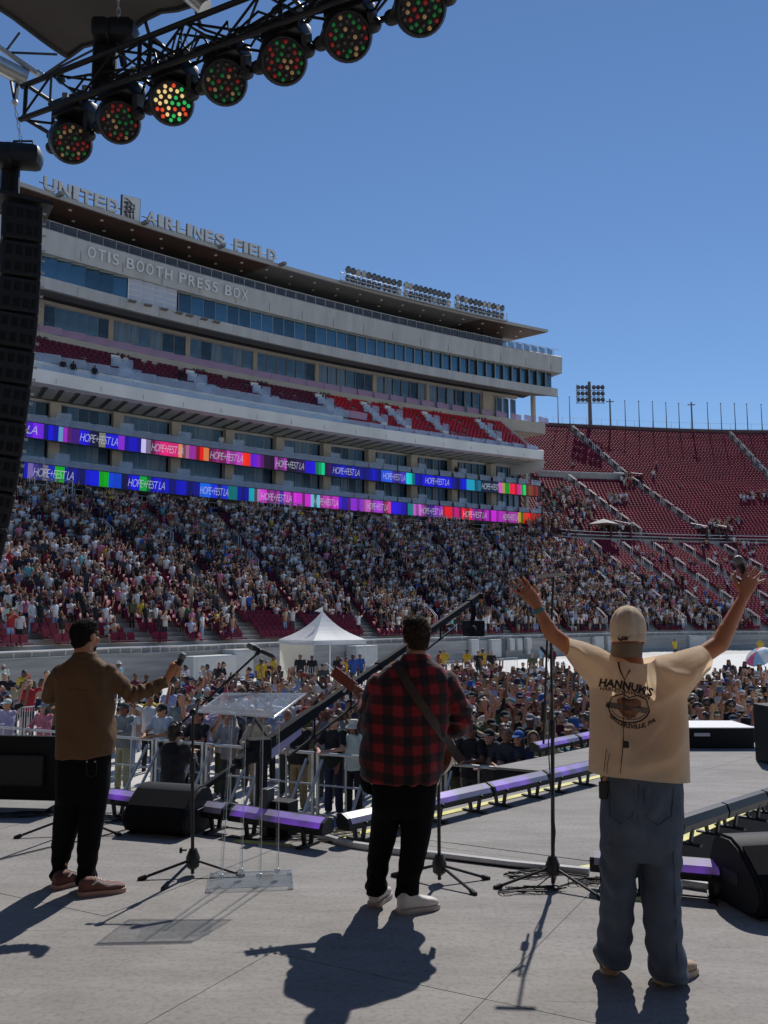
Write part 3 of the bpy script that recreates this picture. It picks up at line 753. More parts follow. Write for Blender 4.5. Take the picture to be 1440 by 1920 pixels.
a, b = s_at(230, 3, 405), s_at(260, 3, 405); c = (a + b) / 2; hw = (b - a) / 2
MB().box(fac(c, 3.0, 40.75), (2 * hw, .2, 2.25), fac_rz(c)).obj('globe_panel', M_let, sg)
mb = MB()   # the globe: curved grid lines proud of the panel
def gp(x, y): return fac(c + x * hw, 3.13, 40.75 + y * 1.12)
for r in (.5, .9, 1.3, 1.7): mb.path([gp(*p) for p in [( -1 + r * math.cos(t) * .98 + .05, -1 + r * math.sin(t) * .98 + .05) for t in np.linspace(.02, 1.55, 14)] if abs(p[0]) <= .97 and abs(p[1]) <= .97], .055, 4)
for q in (-.55, -.1, .35): mb.path([gp(x, -.95 + (x + .95) * .25 + (q + .95) * (1 - .18 * (x + .95) ** 2)) for x in np.linspace(-.95, .55, 8)], .055, 4)
for q in (-.5, .0, .4): mb.path([gp(q + .18 * (y + .9) ** 2 * .5 - .2, y) for y in np.linspace(-.93, .45, 8)], .055, 4)
mb.obj('globe_lines', M_let_side, sg)
MB().box(fac(c, 2.86, 40.75), (2 * hw + .25, .06, 2.5), fac_rz(c)).obj('globe_panel_back', M_let_side, sg)
ob = empty('press_box_sign', fac(8, 2, 35), label='pale raised letters along the press box front', cat='sign')
for wtxt, x0, x1, y in (('OTIS', 163, 222, 490), ('BOOTH', 236, 322, 512), ('PRESS', 335, 408, 535), ('BOX', 421, 464, 552)):
    a, b = s_at(x0, 2.0, y), s_at(x1, 2.0, y); n = len(wtxt); ws = [{'I': .3, 'E': .75, 'S': .85}.get(q, 1.0) for q in wtxt]; tot = sum(ws) + .3 * (n - 1); k = (b - a) / tot; s = a
    for q, wq in zip(wtxt, ws):
        vs, fs = text_data(q, 1.55, .012, .05); xa = min(v.x for v in vs); xb = max(v.x for v in vs)
        MB().add(on_facade([Vector((v.x - xa, v.y, v.z)) for v in vs], s, 2.10, 35.15, wq * k / (xb - xa)), fs).obj('letter', M_white, ob); s += (wq + .3) * k
for txt, px, py in (('405', 75, 617), ('406', 231, 652), ('407', 372, 681), ('408', 491, 705), ('409', 609, 728), ('410', 718, 748), ('411', 819, 765), ('412', 904, 779)):
    s = s_at(px, -2.9, py); vs, fs = text_data(txt, 1.15, .01, .02, 'CENTER')
    MB().add(on_facade(vs, s, -2.95, 27.55), fs).obj('section_number', mat('number_black', (.03, .03, .03), .6), tw)

# ribbon screens with scrolling colours and lettering
R1 = [(50, (70, 20, 190)), (62, (110, 30, 210)), (82, (20, 10, 190)), (100, (15, 8, 150)), (110, (90, 150, 190)), (118, (150, 40, 180)), (135, (60, 20, 120)), (150, (25, 12, 190)), (168, (15, 10, 90)), (186, (120, 120, 100)), (198, (20, 14, 190)), (222, (130, 40, 200)), (234, (25, 10, 180)), (265, (205, 190, 235)), (283, (170, 30, 110)), (300, (215, 30, 110)), (335, (225, 140, 90)), (342, (150, 90, 120)), (355, (150, 40, 150)), (368, (235, 10, 20)), (382, (215, 120, 60)), (392, (150, 30, 110)), (425, (190, 60, 180)), (455, (230, 40, 15)), (470, (90, 20, 190)), (482, (120, 20, 150)), (495, (35, 8, 40)), (515, (150, 50, 150)), (538, (40, 10, 70)), (572, (30, 10, 195)), (592, (10, 205, 130)), (609, (50, 8, 80)), (622, (12, 10, 180)), (675, (12, 8, 120)), (693, (15, 12, 190)), (715, (30, 80, 205)), (735, (60, 40, 170)), (762, (10, 190, 190)), (778, (12, 10, 200)), (850, (12, 10, 120)), (862, (10, 20, 200)), (875, (20, 150, 180)), (890, (25, 100, 130)), (902, (12, 30, 60)), (935, (205, 90, 180)), (942, (160, 150, 60)), (947, (10, 140, 20)), (956, (225, 20, 60)), (970, (200, 40, 130)), (977, (30, 190, 90)), (986, (150, 90, 40)), (996, (120, 40, 30))]
R2 = [(45, (20, 16, 170)), (52, (120, 100, 160)), (62, (60, 50, 130)), (80, (110, 100, 120)), (90, (20, 30, 160)), (103, (10, 170, 25)), (121, (20, 16, 190)), (151, (12, 10, 80)), (160, (15, 20, 190)), (186, (10, 150, 12)), (204, (10, 60, 190)), (228, (12, 8, 60)), (240, (20, 16, 200)), (262, (10, 160, 60)), (282, (16, 14, 190)), (330, (14, 12, 170)), (375, (20, 90, 205)), (395, (20, 40, 190)), (428, (20, 190, 195)), (445, (14, 12, 190)), (467, (20, 160, 175)), (477, (150, 110, 150)), (488, (205, 50, 190)), (525, (60, 20, 160)), (532, (190, 60, 180)), (545, (205, 40, 200)), (583, (90, 170, 190)), (600, (180, 60, 160)), (618, (205, 40, 190)), (635, (60, 20, 205)), (652, (140, 40, 200)), (680, (190, 90, 180)), (700, (160, 50, 190)), (718, (200, 60, 130)), (733, (40, 16, 205)), (765, (20, 110, 110)), (775, (190, 90, 190)), (800, (60, 20, 120)), (815, (150, 50, 190)), (830, (235, 20, 30)), (848, (185, 20, 110)), (866, (235, 20, 50)), (885, (150, 20, 140)), (912, (185, 30, 190)), (940, (160, 50, 150)), (972, (175, 155, 25)), (982, (205, 60, 20)), (990, (235, 20, 20)), (998, (150, 40, 20))]
M_led = mat('led_screen', (.02, .02, .02), .5, emit=(1, 1, 1), estr=.85, attr='glow')
M_ledtxt = mat('led_lettering', (.3, .3, .3), .5, emit=(.75, .80, 1.0), estr=.55)
def ribbon(stripes, z0, z1, yref, texts, label):
    o = empty('ribbon_screen', fac(0, 1.2, z0), label=label, cat='screen')
    sweep('screen_housing', rect(.95, 1.22, z0 - .08, z1 + .08), SA, SE + .2, M_black, o)
    vs, fs, cs = [], [], []
    for i, (px, c) in enumerate(stripes):
        a = s_at(px, 1.25, yref(px)); b = s_at(stripes[i + 1][0], 1.25, yref(px)) if i + 1 < len(stripes) else SE
        n = max(1, int((b - a) / .35))
        for k in range(n):
            q = a + (b - a) * k / n; r_ = a + (b - a) * (k + 1) / n; f = random.choice((.75, 1, 1, 1.1, .55)) if n > 1 else 1
            j = len(vs); vs += [fac(q, 1.235, z0), fac(r_, 1.235, z0), fac(r_, 1.235, z1), fac(q, 1.235, z1)]; fs.append((j, j + 1, j + 2, j + 3))
            cc = srgb(*[min(255, v * f) for v in c]); cs += [(*cc, 1)] * 4
    me = bpy.data.meshes.new('screen'); me.from_pydata(vs, [], fs); me.materials.append(M_led)
    at = me.color_attributes.new('glow', 'FLOAT_COLOR', 'CORNER'); at.data.foreach_set('color', np.array(cs, float).ravel())
    link('screen', me, parent=o)
    for x0, x1, txt in texts:
        a, b = s_at(x0, 1.25, yref(x0)), s_at(x1, 1.25, yref(x1)); tv, tf = text_data(txt, 1.06, -.016, 0, shear=.30, spacing=.85)
        xa = min(v.x for v in tv); xb = max(v.x for v in tv); kx = (b - a) / (xb - xa)
        MB().add([fac(a + (v.x - xa) * kx, 1.25, z0 + .30 + v.y * 1.05) for v in tv], tf).obj('lettering', M_ledtxt, o, fix=False)
    return o
ribbon(R1, 17.65, 19.0, lambda x: 800 + x * .12, [(50, 70, 'LA'), (150, 221, 'HOPE+FEST LA'), (284, 344, 'HOPE+FEST LA'), (394, 456, 'HOPE+FEST LA'), (517, 570, 'HOPE+FEST LA'), (624, 674, 'HOPE+FEST LA'), (718, 760, 'HOPE+FEST LA'), (797, 842, 'HOPE+FEST LA'), (903, 936, 'HOPE+FEST')], 'upper ribbon screen with bands of colour and slanted white lettering')
ribbon(R2, 13.95, 15.35, lambda x: 880 + x * .1, [(62, 138, 'HOPE+FEST LA'), (240, 309, 'HOPE+FEST LA'), (375, 428, 'HOPE+FEST LA'), (489, 547, 'HOPE+FEST LA'), (588, 634, 'HOPE+FEST LA'), (688, 727, 'HOPE+FEST LA'), (788, 830, 'HOPE+FEST LA'), (868, 912, 'HOPE+FEST LA'), (943, 972, 'HOPE+FEST LA')], 'lower ribbon screen with bands of colour just above the crowd')

# platforms and rails under the lower ribbon
pl = empty('camera_platform', fac(20, 2.5, 11.5), label='long grey platform with steel guard rails below the lower ribbon screen', cat='platform')
sweep('platform_wall', rect(1.5, 2.4, 11.0, 12.35), SA, SE, M_conc, pl)
mb = MB()
for z in (12.8, 13.3): mb.path([fac(s, 2.2, z) for s in np.linspace(VIS, SE, 50)], .035, 5)
mb.obj('guard_rail', M_steel, pl)
for s in np.arange(VIS, SE, 2.2): MB().tube(fac(s, 2.2, 12.3), fac(s, 2.2, 13.3), .035, 5).obj('rail_post', M_steel, pl)
def cage(px, label, n=2):
    s = s_at(px, 2.6, 940); o = empty('steel_frame', fac(s, 2.8, 12.2), label=label, cat='frame', group='steel seat frames below the screens')
    for i in range(n):
        mb = MB(); q = s + i * 1.9
        for ds in (0, 1.5):
            for do in (2.5, 3.5): mb.tube(fac(q + ds, do, 11.9), fac(q + ds, do, 13.85), .05, 5)
        for z in (12.5, 13.2, 13.8):
            mb.tube(fac(q, 3.5, z), fac(q + 1.5, 3.5, z), .045, 5); mb.tube(fac(q, 2.5, z), fac(q, 3.5, z), .045, 5); mb.tube(fac(q + 1.5, 2.5, z), fac(q + 1.5, 3.5, z), .045, 5)
        mb.obj('bay', M_steel, o)
cage(55, 'white steel frame at the far left below the lower ribbon screen', 2)
cage(485, 'white steel frame between the speakers and tent below the lower screen', 2); cage(535, 'single white steel frame right of a pair below the lower screen', 1); cage(805, 'white steel frame bays near the right end below the lower screen', 3)
# columns and terrace at the right end of the building
for px, y, z0, z1, o in ((985, 860, 14, 22, -2), (1000, 780, 28.6, 32.6, -3.5)):
    s = s_at(px, o, y); MB().box(fac(s, o, (z0 + z1) / 2), (.5, .5, z1 - z0), fac_rz(s)).obj('column', M_beige, tw)
um = bowl(7.35, 1, .01); o = empty('parasol', um + Vector((0, 0, .6)), label='pale square parasol at the foot of the building corner', cat='parasol')
b = um + Vector((0, 0, .5)); MB().tube(b, b + Vector((0, 0, 2.6)), .05, 6).obj('pole', M_pole, o)
MB().lathe([(2.1, 2.1), (.1, 2.8)], Matrix.Translation(b), 4).obj('canopy', mat('parasol_cloth', (.55, .53, .46), .8), o)
# ------------------------------------------------------------------ stage
U = Vector((.880, -.475)); V = Vector((.475, .880)); T = Vector((.69, .724))      # along the front edge, across it, along the thrust
def uv(p): return Vector((p.x, p.y)).dot(U), Vector((p.x, p.y)).dot(V)
P0 = Vector((-.43, 7.85)); P1 = P0 + U * 2.2
M_deck = mat('stage_deck', (.312, .294, .276), .80, var=.10, scale=1.1, bump=.12, bscale=60, spec=.22)
def deck_nodes():                 # worn plywood paint: scuffs, rubbed patches and fine grit
    n = M_deck.node_tree.nodes; l = M_deck.node_tree.links; p = n['Principled BSDF']
    src = p.inputs['Base Color'].links[0].from_socket
    tc = n.new('ShaderNodeTexCoord'); mp = n.new('ShaderNodeMapping'); mp.inputs['Rotation'].default_value = (0, 0, .5); mp.inputs['Scale'].default_value = (1.0, 3.2, 1)
    l.new(tc.outputs['Object'], mp.inputs[0])
    z = n.new('ShaderNodeTexNoise'); z.inputs['Scale'].default_value = 1.6; z.inputs['Detail'].default_value = 8; z.inputs['Roughness'].default_value = .7; l.new(mp.outputs[0], z.inputs['Vector'])
    cr = n.new('ShaderNodeValToRGB'); cr.color_ramp.elements[0].position = .38; cr.color_ramp.elements[0].color = (.85, .85, .84, 1); cr.color_ramp.elements[1].position = .66; cr.color_ramp.elements[1].color = (1.09, 1.09, 1.085, 1)
    l.new(z.outputs[0], cr.inputs[0])
    v = n.new('ShaderNodeTexVoronoi'); v.inputs['Scale'].default_value = 3.1; l.new(tc.outputs['Object'], v.inputs['Vector'])
    cr2 = n.new('ShaderNodeValToRGB'); cr2.color_ramp.elements[0].position = .016; cr2.color_ramp.elements[0].color = (.45, .43, .41, 1); cr2.color_ramp.elements[1].position = .03; cr2.color_ramp.elements[1].color = (1, 1, 1, 1)
    l.new(v.outputs['Distance'], cr2.inputs[0])
    a = n.new('ShaderNodeVectorMath'); a.operation = 'MULTIPLY'; l.new(src, a.inputs[0]); l.new(cr.outputs[0], a.inputs[1])
    b = n.new('ShaderNodeVectorMath'); b.operation = 'MULTIPLY'; l.new(a.outputs[0], b.inputs[0]); l.new(cr2.outputs[0], b.inputs[1])
    z3 = n.new('ShaderNodeTexNoise'); z3.inputs['Scale'].default_value = 34; z3.inputs['Detail'].default_value = 5; l.new(tc.outputs['Object'], z3.inputs['Vector'])
    cr3 = n.new('ShaderNodeValToRGB'); cr3.color_ramp.elements[0].position = .30; cr3.color_ramp.elements[0].color = (.80, .79, .78, 1); cr3.color_ramp.elements[1].position = .52; cr3.color_ramp.elements[1].color = (1.02, 1.02, 1.02, 1)
    l.new(z3.outputs[0], cr3.inputs[0])
    mp4 = n.new('ShaderNodeMapping'); mp4.inputs['Rotation'].default_value = (0, 0, -.9); mp4.inputs['Scale'].default_value = (.7, 26, 1); l.new(tc.outputs['Object'], mp4.inputs[0])
    z4 = n.new('ShaderNodeTexNoise'); z4.inputs['Scale'].default_value = 1.3; z4.inputs['Detail'].default_value = 3; l.new(mp4.outputs[0], z4.inputs['Vector'])
    cr4 = n.new('ShaderNodeValToRGB'); cr4.color_ramp.elements[0].position = .66; cr4.color_ramp.elements[0].color = (1, 1, 1, 1); cr4.color_ramp.elements[1].position = .74; cr4.color_ramp.elements[1].color = (.78, .77, .76, 1); l.new(z4.outputs[0], cr4.inputs[0])
    c = n.new('ShaderNodeVectorMath'); c.operation = 'MULTIPLY'; l.new(b.outputs[0], c.inputs[0]); l.new(cr3.outputs[0], c.inputs[1])
    e = n.new('ShaderNodeVectorMath'); e.operation = 'MULTIPLY'; l.new(c.outputs[0], e.inputs[0]); l.new(cr4.outputs[0], e.inputs[1])
    l.new(e.outputs[0], p.inputs['Base Color'])
deck_nodes()
M_skirt = mat('black_skirt', (.012, .012, .015), .85, bump=.3, bscale=30)
A_ = P0 - U * 9.5; B_ = P1 + U * 8
main = [A_, B_, B_ - V * 16, A_ - V * 16]
t1 = P0 + T * 3.75; t2 = P1 + T * 9.0
jog = t1 - U * .95
thrust = [P0 - T * .3, P1 - T * .3, t2, P0 + T * 9.0]
bst = [jog, t1 + U * .05, P0 + T * 6.6 + U * .05, jog + T * 2.6]
def prism2(poly, z0, z1): return MB().prism([(p.x, p.y) for p in poly], Matrix.Translation((0, 0, z0)), z1 - z0)
stg = empty('stage', (0, 4, 0)); tag(stg, 'wide grey concert stage with a thrust running out to the right', None, kind='structure')
for poly, z in ((main, -.035), (thrust, -.039), (bst, -.043)):
    prism2(poly, FIELD_Z + .004, z).obj('substructure', M_skirt, stg)
org = on_level(509, 1786)
def clip(poly, cl):
    """Clip a convex polygon by a convex counter-clockwise polygon."""
    out = poly
    ar = sum(cl[i].x * cl[(i + 1) % len(cl)].y - cl[(i + 1) % len(cl)].x * cl[i].y for i in range(len(cl)))
    if ar < 0: cl = cl[::-1]
    for i in range(len(cl)):
        a, b = cl[i], cl[(i + 1) % len(cl)]; nrm = Vector((-(b - a).y, (b - a).x)); inp, out = out, []
        for j in range(len(inp)):
            p, q = inp[j], inp[(j + 1) % len(inp)]; dp, dq = (p - a).dot(nrm), (q - a).dot(nrm)
            if dp >= 0: out.append(p)
            if dp * dq < 0: out.append(p + (q - p) * (dp / (dp - dq)))
        if len(out) < 3: return []
    return out
def decks(poly, o2, ax, ay, wx, wy):
    o2 = Vector((o2.x, o2.y))
    for i in range(-14, 15):
        for j in range(-9, 10):
            off = (wx / 2 if False else 0)
            c = o2 + ax * (i * wx + off) + ay * (j * wy); g = .0017
            q = [c + ax * g + ay * g, c + ax * (wx - g) + ay * g, c + ax * (wx - g) + ay * (wy - g), c + ax * g + ay * (wy - g)]
            q = clip(q, poly)
            if len(q) < 3: continue
            pr = [proj(Vector((p.x, p.y, 0))) for p in q if p.y > .8]
            if not pr or max(a[0] for a in pr) < -150 or min(a[0] for a in pr) > 1600: 
                if c.y > 3.5: continue
            if len(q) >= 3: prism2(q, -.03, random.uniform(-.0012, .0012)).obj('deck_panel', M_deck, stg)
decks(main, org, U, V, 1.235, 2.44)
decks([P0 + T * .02, P1 + T * .02, t2, P0 + T * 9.0], P0 + T * .02, U, T, 2.2 / 2, 2.44)
decks(bst, jog, U, T, 1.0, 1.3)
fa = MB()
for a, b in ((A_, P0), (P1, B_), (P0, t1), (P1, t2)):
    d = (b - a).normalized(); nn = Vector((d.y, -d.x))
M_tape = mat('yellow_tape', (.72, .66, .16), .6, var=.2, scale=6)
M_wtape = mat('white_tape', (.68, .68, .66), .6, var=.15, scale=8)
def floor_strip(name, a, b, w_, m, label, z=.004, h=.004, cat='tape'):
    o = MB().bar((a.x, a.y, z), (b.x, b.y, z), w_, h).obj(name, m); return tag(o, label, cat)
q0 = on_level(642, 1571); q1 = on_level(1112, 1459)
floor_strip('edge_tape', q0, q0 + (q1 - q0) * 1.35, .09, M_tape, 'long yellow tape line along the left edge of the thrust')
r0 = on_level(1180, 1618); r1 = on_level(1440, 1502)
floor_strip('edge_tape', r0, r1, .09, M_tape, 'yellow tape line along the right edge of the thrust')
floor_strip('edge_tape', on_level(440, 1577), on_level(545, 1586), .07, M_tape, 'yellow tape on the floor behind the clear podium')
floor_strip('edge_tape', on_level(585, 1567), on_level(640, 1560), .07, M_tape, 'short yellow tape piece at the corner of the light bars')
floor_strip('edge_tape', on_level(1080, 1630), on_level(1128, 1622), .08, M_tape, 'yellow tape beside the light bar left of the jeans')
floor_strip('edge_tape', on_level(1195, 1689), on_level(1230, 1680), .08, M_tape, 'short yellow tape between the legs of the blue jeans')
mb = MB(); cc = [on_level(*p) for p in ((600, 1572), (655, 1588), (735, 1600), (830, 1610), (960, 1626), (1105, 1640))]
mb.path([c + Vector((0, 0, .022)) for c in cc], .03, 8); tag(mb.obj('cable_cover', M_wtape, None, True), 'thin white cable cover lying across the stage behind the guitarist', 'cable cover')
mb = MB(); cc = [on_level(*p) for p in ((1280, 1662), (1345, 1672), (1420, 1684))]
mb.path([c + Vector((0, 0, .025)) for c in cc], .035, 8); tag(mb.obj('cable_cover', M_wtape, None, True), 'white cable cover left of the right floor monitor', 'cable cover')

# light bars: six-sided housing, pale lens strip, two yokes
M_hous = mat('light_bar_housing', (.013, .013, .015), .45)
M_lens = mat('violet_lens', (.34, .315, .42), .3, spec=.6)
def lens_nodes():                 # lit cells of violet along the strip
    n = M_lens.node_tree.nodes; l = M_lens.node_tree.links; p = n['Principled BSDF']
    tc = n.new('ShaderNodeTexCoord'); z = n.new('ShaderNodeTexNoise'); z.inputs['Scale'].default_value = 3.0; l.new(tc.outputs['Object'], z.inputs['Vector'])
    cr = n.new('ShaderNodeValToRGB'); cr.color_ramp.elements[0].position = .45; cr.color_ramp.elements[0].color = (0, 0, 0, 1); cr.color_ramp.elements[1].position = .68; cr.color_ramp.elements[1].color = (.17, .025, .58, 1)
    l.new(z.outputs[0], cr.inputs[0]); l.new(cr.outputs[0], p.inputs['Emission Color']); p.inputs['Emission Strength'].default_value = .9
lens_nodes()
def light_bar(a, b, tilt_in, label, n=1, back=False):
    """A row of n bars between two points at lamp height; tilt_in: horizontal side the lens leans to."""
    for i in range(n):
        p = a + (b - a) * (i / n); q = a + (b - a) * ((i + 1) / n); d = (q - p); L = d.length; d.normalize(); p = p + d * .015; q = q - d * .015
        side = Vector((tilt_in.x, tilt_in.y, 0)); side = (side - d * side.dot(d)).normalized()
        o = empty('light_bar', ((p + q) / 2).x and (p + q) / 2 - Vector((0, 0, .17)), label=(label if isinstance(label, str) else label[i]), cat='light bar', group='violet light bars along the stage edge')
        up = Vector((0, 0, 1))
        prof = [(x * .66, y * .66) for x, y in [(-.10, -.085), (.10, -.085), (.125, -.02), (.085, .055), (-.02, .105), (-.09, .09), (-.125, 0)]]
        vs = [e + side * x + up * y for e in (p, q) for x, y in prof]; k = len(prof)
        MB().add(vs, [tuple(range(k)), tuple(range(k, 2 * k))] + [(i_, (i_ + 1) % k, (i_ + 1) % k + k, i_ + k) for i_ in range(k)]).obj('housing', M_hous, o)
        e0, e1 = p + d * .03, q - d * .03
        x0, y0, x1, y1 = .122, -.008, -.012, .104
        off = (side * .58 + up * .8) * .004
        vs = [e + side * x + up * y + off * s_ for e in (e0, e1) for s_ in (0, 1) for x, y in ((.079, -.0055), (.0575, .033), (-.006, .0645))]
        fs = [(3, 4, 10, 9), (4, 5, 11, 10), (0, 1, 4, 3), (1, 2, 5, 4), (6, 7, 10, 9), (7, 8, 11, 10), (0, 3, 9, 6), (2, 5, 11, 8)]
        MB().add(vs, fs).obj('lens', M_lens, o)
        for f in (.2, .8):
            c = p + (q - p) * f; y = MB()
            y.bar(c + side * .065 - up * .03, c + side * .04 - up * .16, .035, .02); y.bar(c - side * .065 - up * .03, c - side * .04 - up * .16, .035, .02)
            y.bar(c - side * .13 - up * .16, c + side * .13 - up * .16, .05, .018); y.ball(c + side * .088 - up * .02, .016, 6, 4)
            y.obj('yoke', M_black, o)
tl = -T.orthogonal() if (-T.orthogonal()).dot(U) > 0 else T.orthogonal()
inU = Vector((U.x, U.y, 0)); inV = Vector((-V.x, -V.y, 0))
light_bar(on_level(200, 1492, .17), on_level(432, 1523, .17), inV, ['violet light bar at far left behind the floor monitor', 'violet light bar between the left monitor and podium'], 2)
light_bar(on_level(434, 1523, .17), on_level(618, 1551, .17), inV, 'violet light bar seen through the podium legs, ending at the corner')
light_bar(on_level(640, 1543, .17), on_level(1112, 1437, .17), inU, ['violet light bar on the thrust edge behind the guitarist legs', 'violet light bar on the thrust just right of the guitarist', 'violet light bar on the thrust behind the tall microphone stand', 'violet light bar on the thrust touching the cream shirt'], 4)
light_bar(on_level(1000, 1402, .10), on_level(1150, 1372, .10), inU, ['far violet light bar in front of the crowd, left half', 'far violet light bar in front of the crowd, beside the cream shirt'], 2)
light_bar(on_level(1103, 1613, .17), on_level(1362, 1634, .17), inV, ['light bar end poking out left of the blue jeans', 'violet light bar between the jeans and the right monitor'], 2)
M_lens_save = M_lens
light_bar(on_level(1265, 1548, .17), on_level(1490, 1474, .17), -Vector((tl.x, tl.y, 0)) , ['dark backed light bar right of the jeans on the thrust', 'second dark backed light bar on the right thrust edge', 'dark backed light bar at the right frame edge'], 3)

# wedge monitors
M_cab = mat('cabinet_black', (.009, .009, .011), .6, bump=.3, bscale=160, spec=.25)
M_gril = mat('monitor_grille', (.009, .009, .010), .85, bump=.6, bscale=300, spec=.15)
def wedge(pos, rz, L, k, label, flip=1):
    o = empty('floor_monitor', pos, rz, label, 'floor monitor', 'floor monitors')
    prof = [(-.27, .0), (.15, .0), (.24, .03), (.285, .10), (.28, .17), (.22, .25), (.07, .375), (-.02, .41), (-.13, .405), (-.22, .36), (-.275, .24), (-.29, .10)]
    prof = [(x * k, y * k) for x, y in prof]
    M0 = Matrix.Translation((-L / 2, 0, 0)) @ Matrix(((0, 0, 1, 0), (-1, 0, 0, 0), (0, 1, 0, 0), (0, 0, 0, 1)))
    bm = bmesh.new(); mb = MB().prism(prof, M0, L); me = mb.mesh('cabinet', M_cab)
    bm.from_mesh(me); bmesh.ops.bevel(bm, geom=[e for e in bm.edges if abs(e.calc_face_angle(0)) > .9], offset=.018, segments=3, affect='EDGES'); bm.to_mesh(me); bm.free()
    me.polygons.foreach_set('use_smooth', [True] * len(me.polygons)); me.set_sharp_from_angle(angle=R(35))
    link('cabinet', me, None, o, False)
    g = [(.293, .10), (.288, .17), (.226, .255), (.076, .38)]; g = [(x * k, y * k) for x, y in g]
    mb = MB(); vs = [M0 @ Vector((x, y, z)) for z in (.03, L - .03) for x, y in g] + [M0 @ Vector((x - .01, y - .012, z)) for z in (.03, L - .03) for x, y in g]
    mb.add(vs, [(i, i + 1, i + 5, i + 4) for i in range(3)] + [(0, 4, 12, 8), (3, 7, 15, 11), (0, 1, 9, 8), (1, 2, 10, 9), (2, 3, 11, 10), (4, 5, 13, 12), (5, 6, 14, 13), (6, 7, 15, 14)])
    link('grille', mb.mesh('grille', M_gril), None, o, False)
    for sx in (-1, 1):
        MB().box((sx * (L / 2 + .001), 0.02 * k, .18 * k), (.012, .16 * k, .07 * k), bev=.004).obj('handle', M_black, o, world=False)
        for y in (-.2, .18): MB().box((sx * (L / 2 - .06), y * k, -.0 + .004), (.06, .05, .012)).obj('foot', M_black, o, world=False)
    return o
ml = on_level(300, 1572); wedge(Vector((ml.x, ml.y + .28, .006)), math.atan2(-.30, .95), .60, .90, 'black floor monitor on the left, beside the microphone stand')
mr = on_level(1340, 1722); wedge(Vector((mr.x + .65, mr.y + .24, .006)), math.atan2(.16, .97), .95, 1.03, 'black floor monitor at the right edge of the stage')

# low black screen at the far left, seen from behind
bl = on_level(40, 1517)
o = empty('confidence_screen', (bl.x - .15, bl.y, 0), label='large black monitor seen from behind at the far left stage edge', cat='monitor')
MB().box((bl.x - .15, bl.y + .1, .37), (1.30, .07, .60), -.12, bev=.012).obj('rear_shell', M_cab, o)
MB().box((bl.x - .15, bl.y + .04, .35), (.7, .07, .3), -.12, bev=.02).obj('rear_hump', M_black, o)
for dx in (-.45, .45):
    MB().bar((bl.x - .15 + dx, bl.y - .12, .012), (bl.x - .15 + dx, bl.y + .25, .012), .05, .02).obj('foot', M_black, o)
    MB().bar((bl.x - .15 + dx, bl.y + .1, .02), (bl.x - .15 + dx, bl.y + .1, .12), .05, .03).obj('leg', M_black, o)

# far platform and the black stack on the thrust
b = on_level(1345, 1404); o = empty('riser', (b.x, b.y + .3, 0), label='low black riser with a white top at the far end of the thrust', cat='riser')
MB().box((b.x - .35, b.y + .42, .14), (1.75, .8, .27), 0, bev=.01).obj('case', M_cab, o)
MB().box((b.x - .35, b.y + .42, .283), (1.79, .84, .012), 0).obj('top', M_white, o)
MB().box((b.x - .2, b.y + .015, .19), (.22, .03, .05), 0, bev=.008).obj('handle', M_steel, o)
b = on_level(1393, 1402); o = empty('flood_fixture', (b.x, b.y, 0), label='small black light with a violet face beside the far riser', cat='stage light')
MB().box((b.x, b.y + .1, .17), (.42, .2, .2), -.2, bev=.02).obj('body', M_hous, o); MB().box((b.x, b.y + .09, .277), (.4, .16, .012), -.2).obj('lens', M_lens, o); MB().box((b.x, b.y + .1, .04), (.2, .14, .06), -.2).obj('stand', M_black, o)
b = on_level(1437, 1442); o = empty('speaker_stack', (b.x, b.y, 0), label='tall black speaker at the right frame edge on the thrust', cat='speaker')
MB().box((b.x + .40, b.y + .4, .36), (.5, .5, .72), .1, bev=.02).obj('cabinet', M_cab, o); MB().box((b.x + .40, b.y + .14, .36), (.44, .02, .66), .1).obj('grille', M_gril, o)
b = on_level(1010, 1470, -.35); o = empty('subwoofer', (b.x, b.y, -.9), label='low black box between the two light bars beyond the thrust edge', cat='speaker')
MB().box((b.x, b.y + .35, -.6), (1.0, .7, .62), -.35, bev=.015).obj('cabinet', M_cab, o); MB().box((b.x, b.y + .35, -.283), (.98, .68, .012), -.35).obj('top_plate', mat('dusty_top', (.45, .44, .40), .7, var=.3, scale=5), o)
MB().box((b.x + .1, b.y + .3, -.22), (.16, .12, .12), .2, bev=.01).obj('junction_box', M_black, o)

# microphone stands
M_stand = mat('stand_black', (.014, .014, .015), .38)
M_mesh = mat('mic_grille', (.20, .20, .19), .45, .7, bump=.6, bscale=400)
def mic(name_label, tip, tail, parent=None):
    """A hand microphone whose ball head is at tip."""
    tip, tail = Vector(tip), Vector(tail); d = (tip - tail).normalized(); q = d.to_track_quat('Z', 'Y').to_matrix().to_4x4(); M0 = Matrix.Translation(tip) @ q
    o = empty('microphone', tail, label=name_label, cat='microphone')
    MB().lathe([(.006, .026), (.018, .020), (.0255, .006), (.0262, -.006), (.023, -.026)], M0, 14).obj('grille', M_mesh, o, True)
    MB().lathe([(.0265, -.026), (.0265, -.031), (.0235, -.033), (.0185, -.07), (.0165, -.19), (.012, -.198)], M0, 14).obj('body', M_stand, o, True)
    return o
def tripod(o, b, hub, r, angs, M=M_stand):
    b = Vector(b)
    MB().lathe([(.02, hub - .09), (.045, hub - .07), (.05, hub - .01), (.026, hub + .05)], Matrix.Translation(b), 12).obj('hub', M, o, True)
    for a in angs:
        e = b + Vector((math.cos(a) * r, math.sin(a) * r, .014)); s = b + Vector((math.cos(a) * .03, math.sin(a) * .03, hub - .03))
        lg = MB().tube(s, e, .010, 8).obj('leg', M, o, True)
        MB().cap(e - (e - s).normalized() * .02, e + (e - s).normalized() * .02, .017, n=8).obj('rubber_foot', M_black, lg, True)
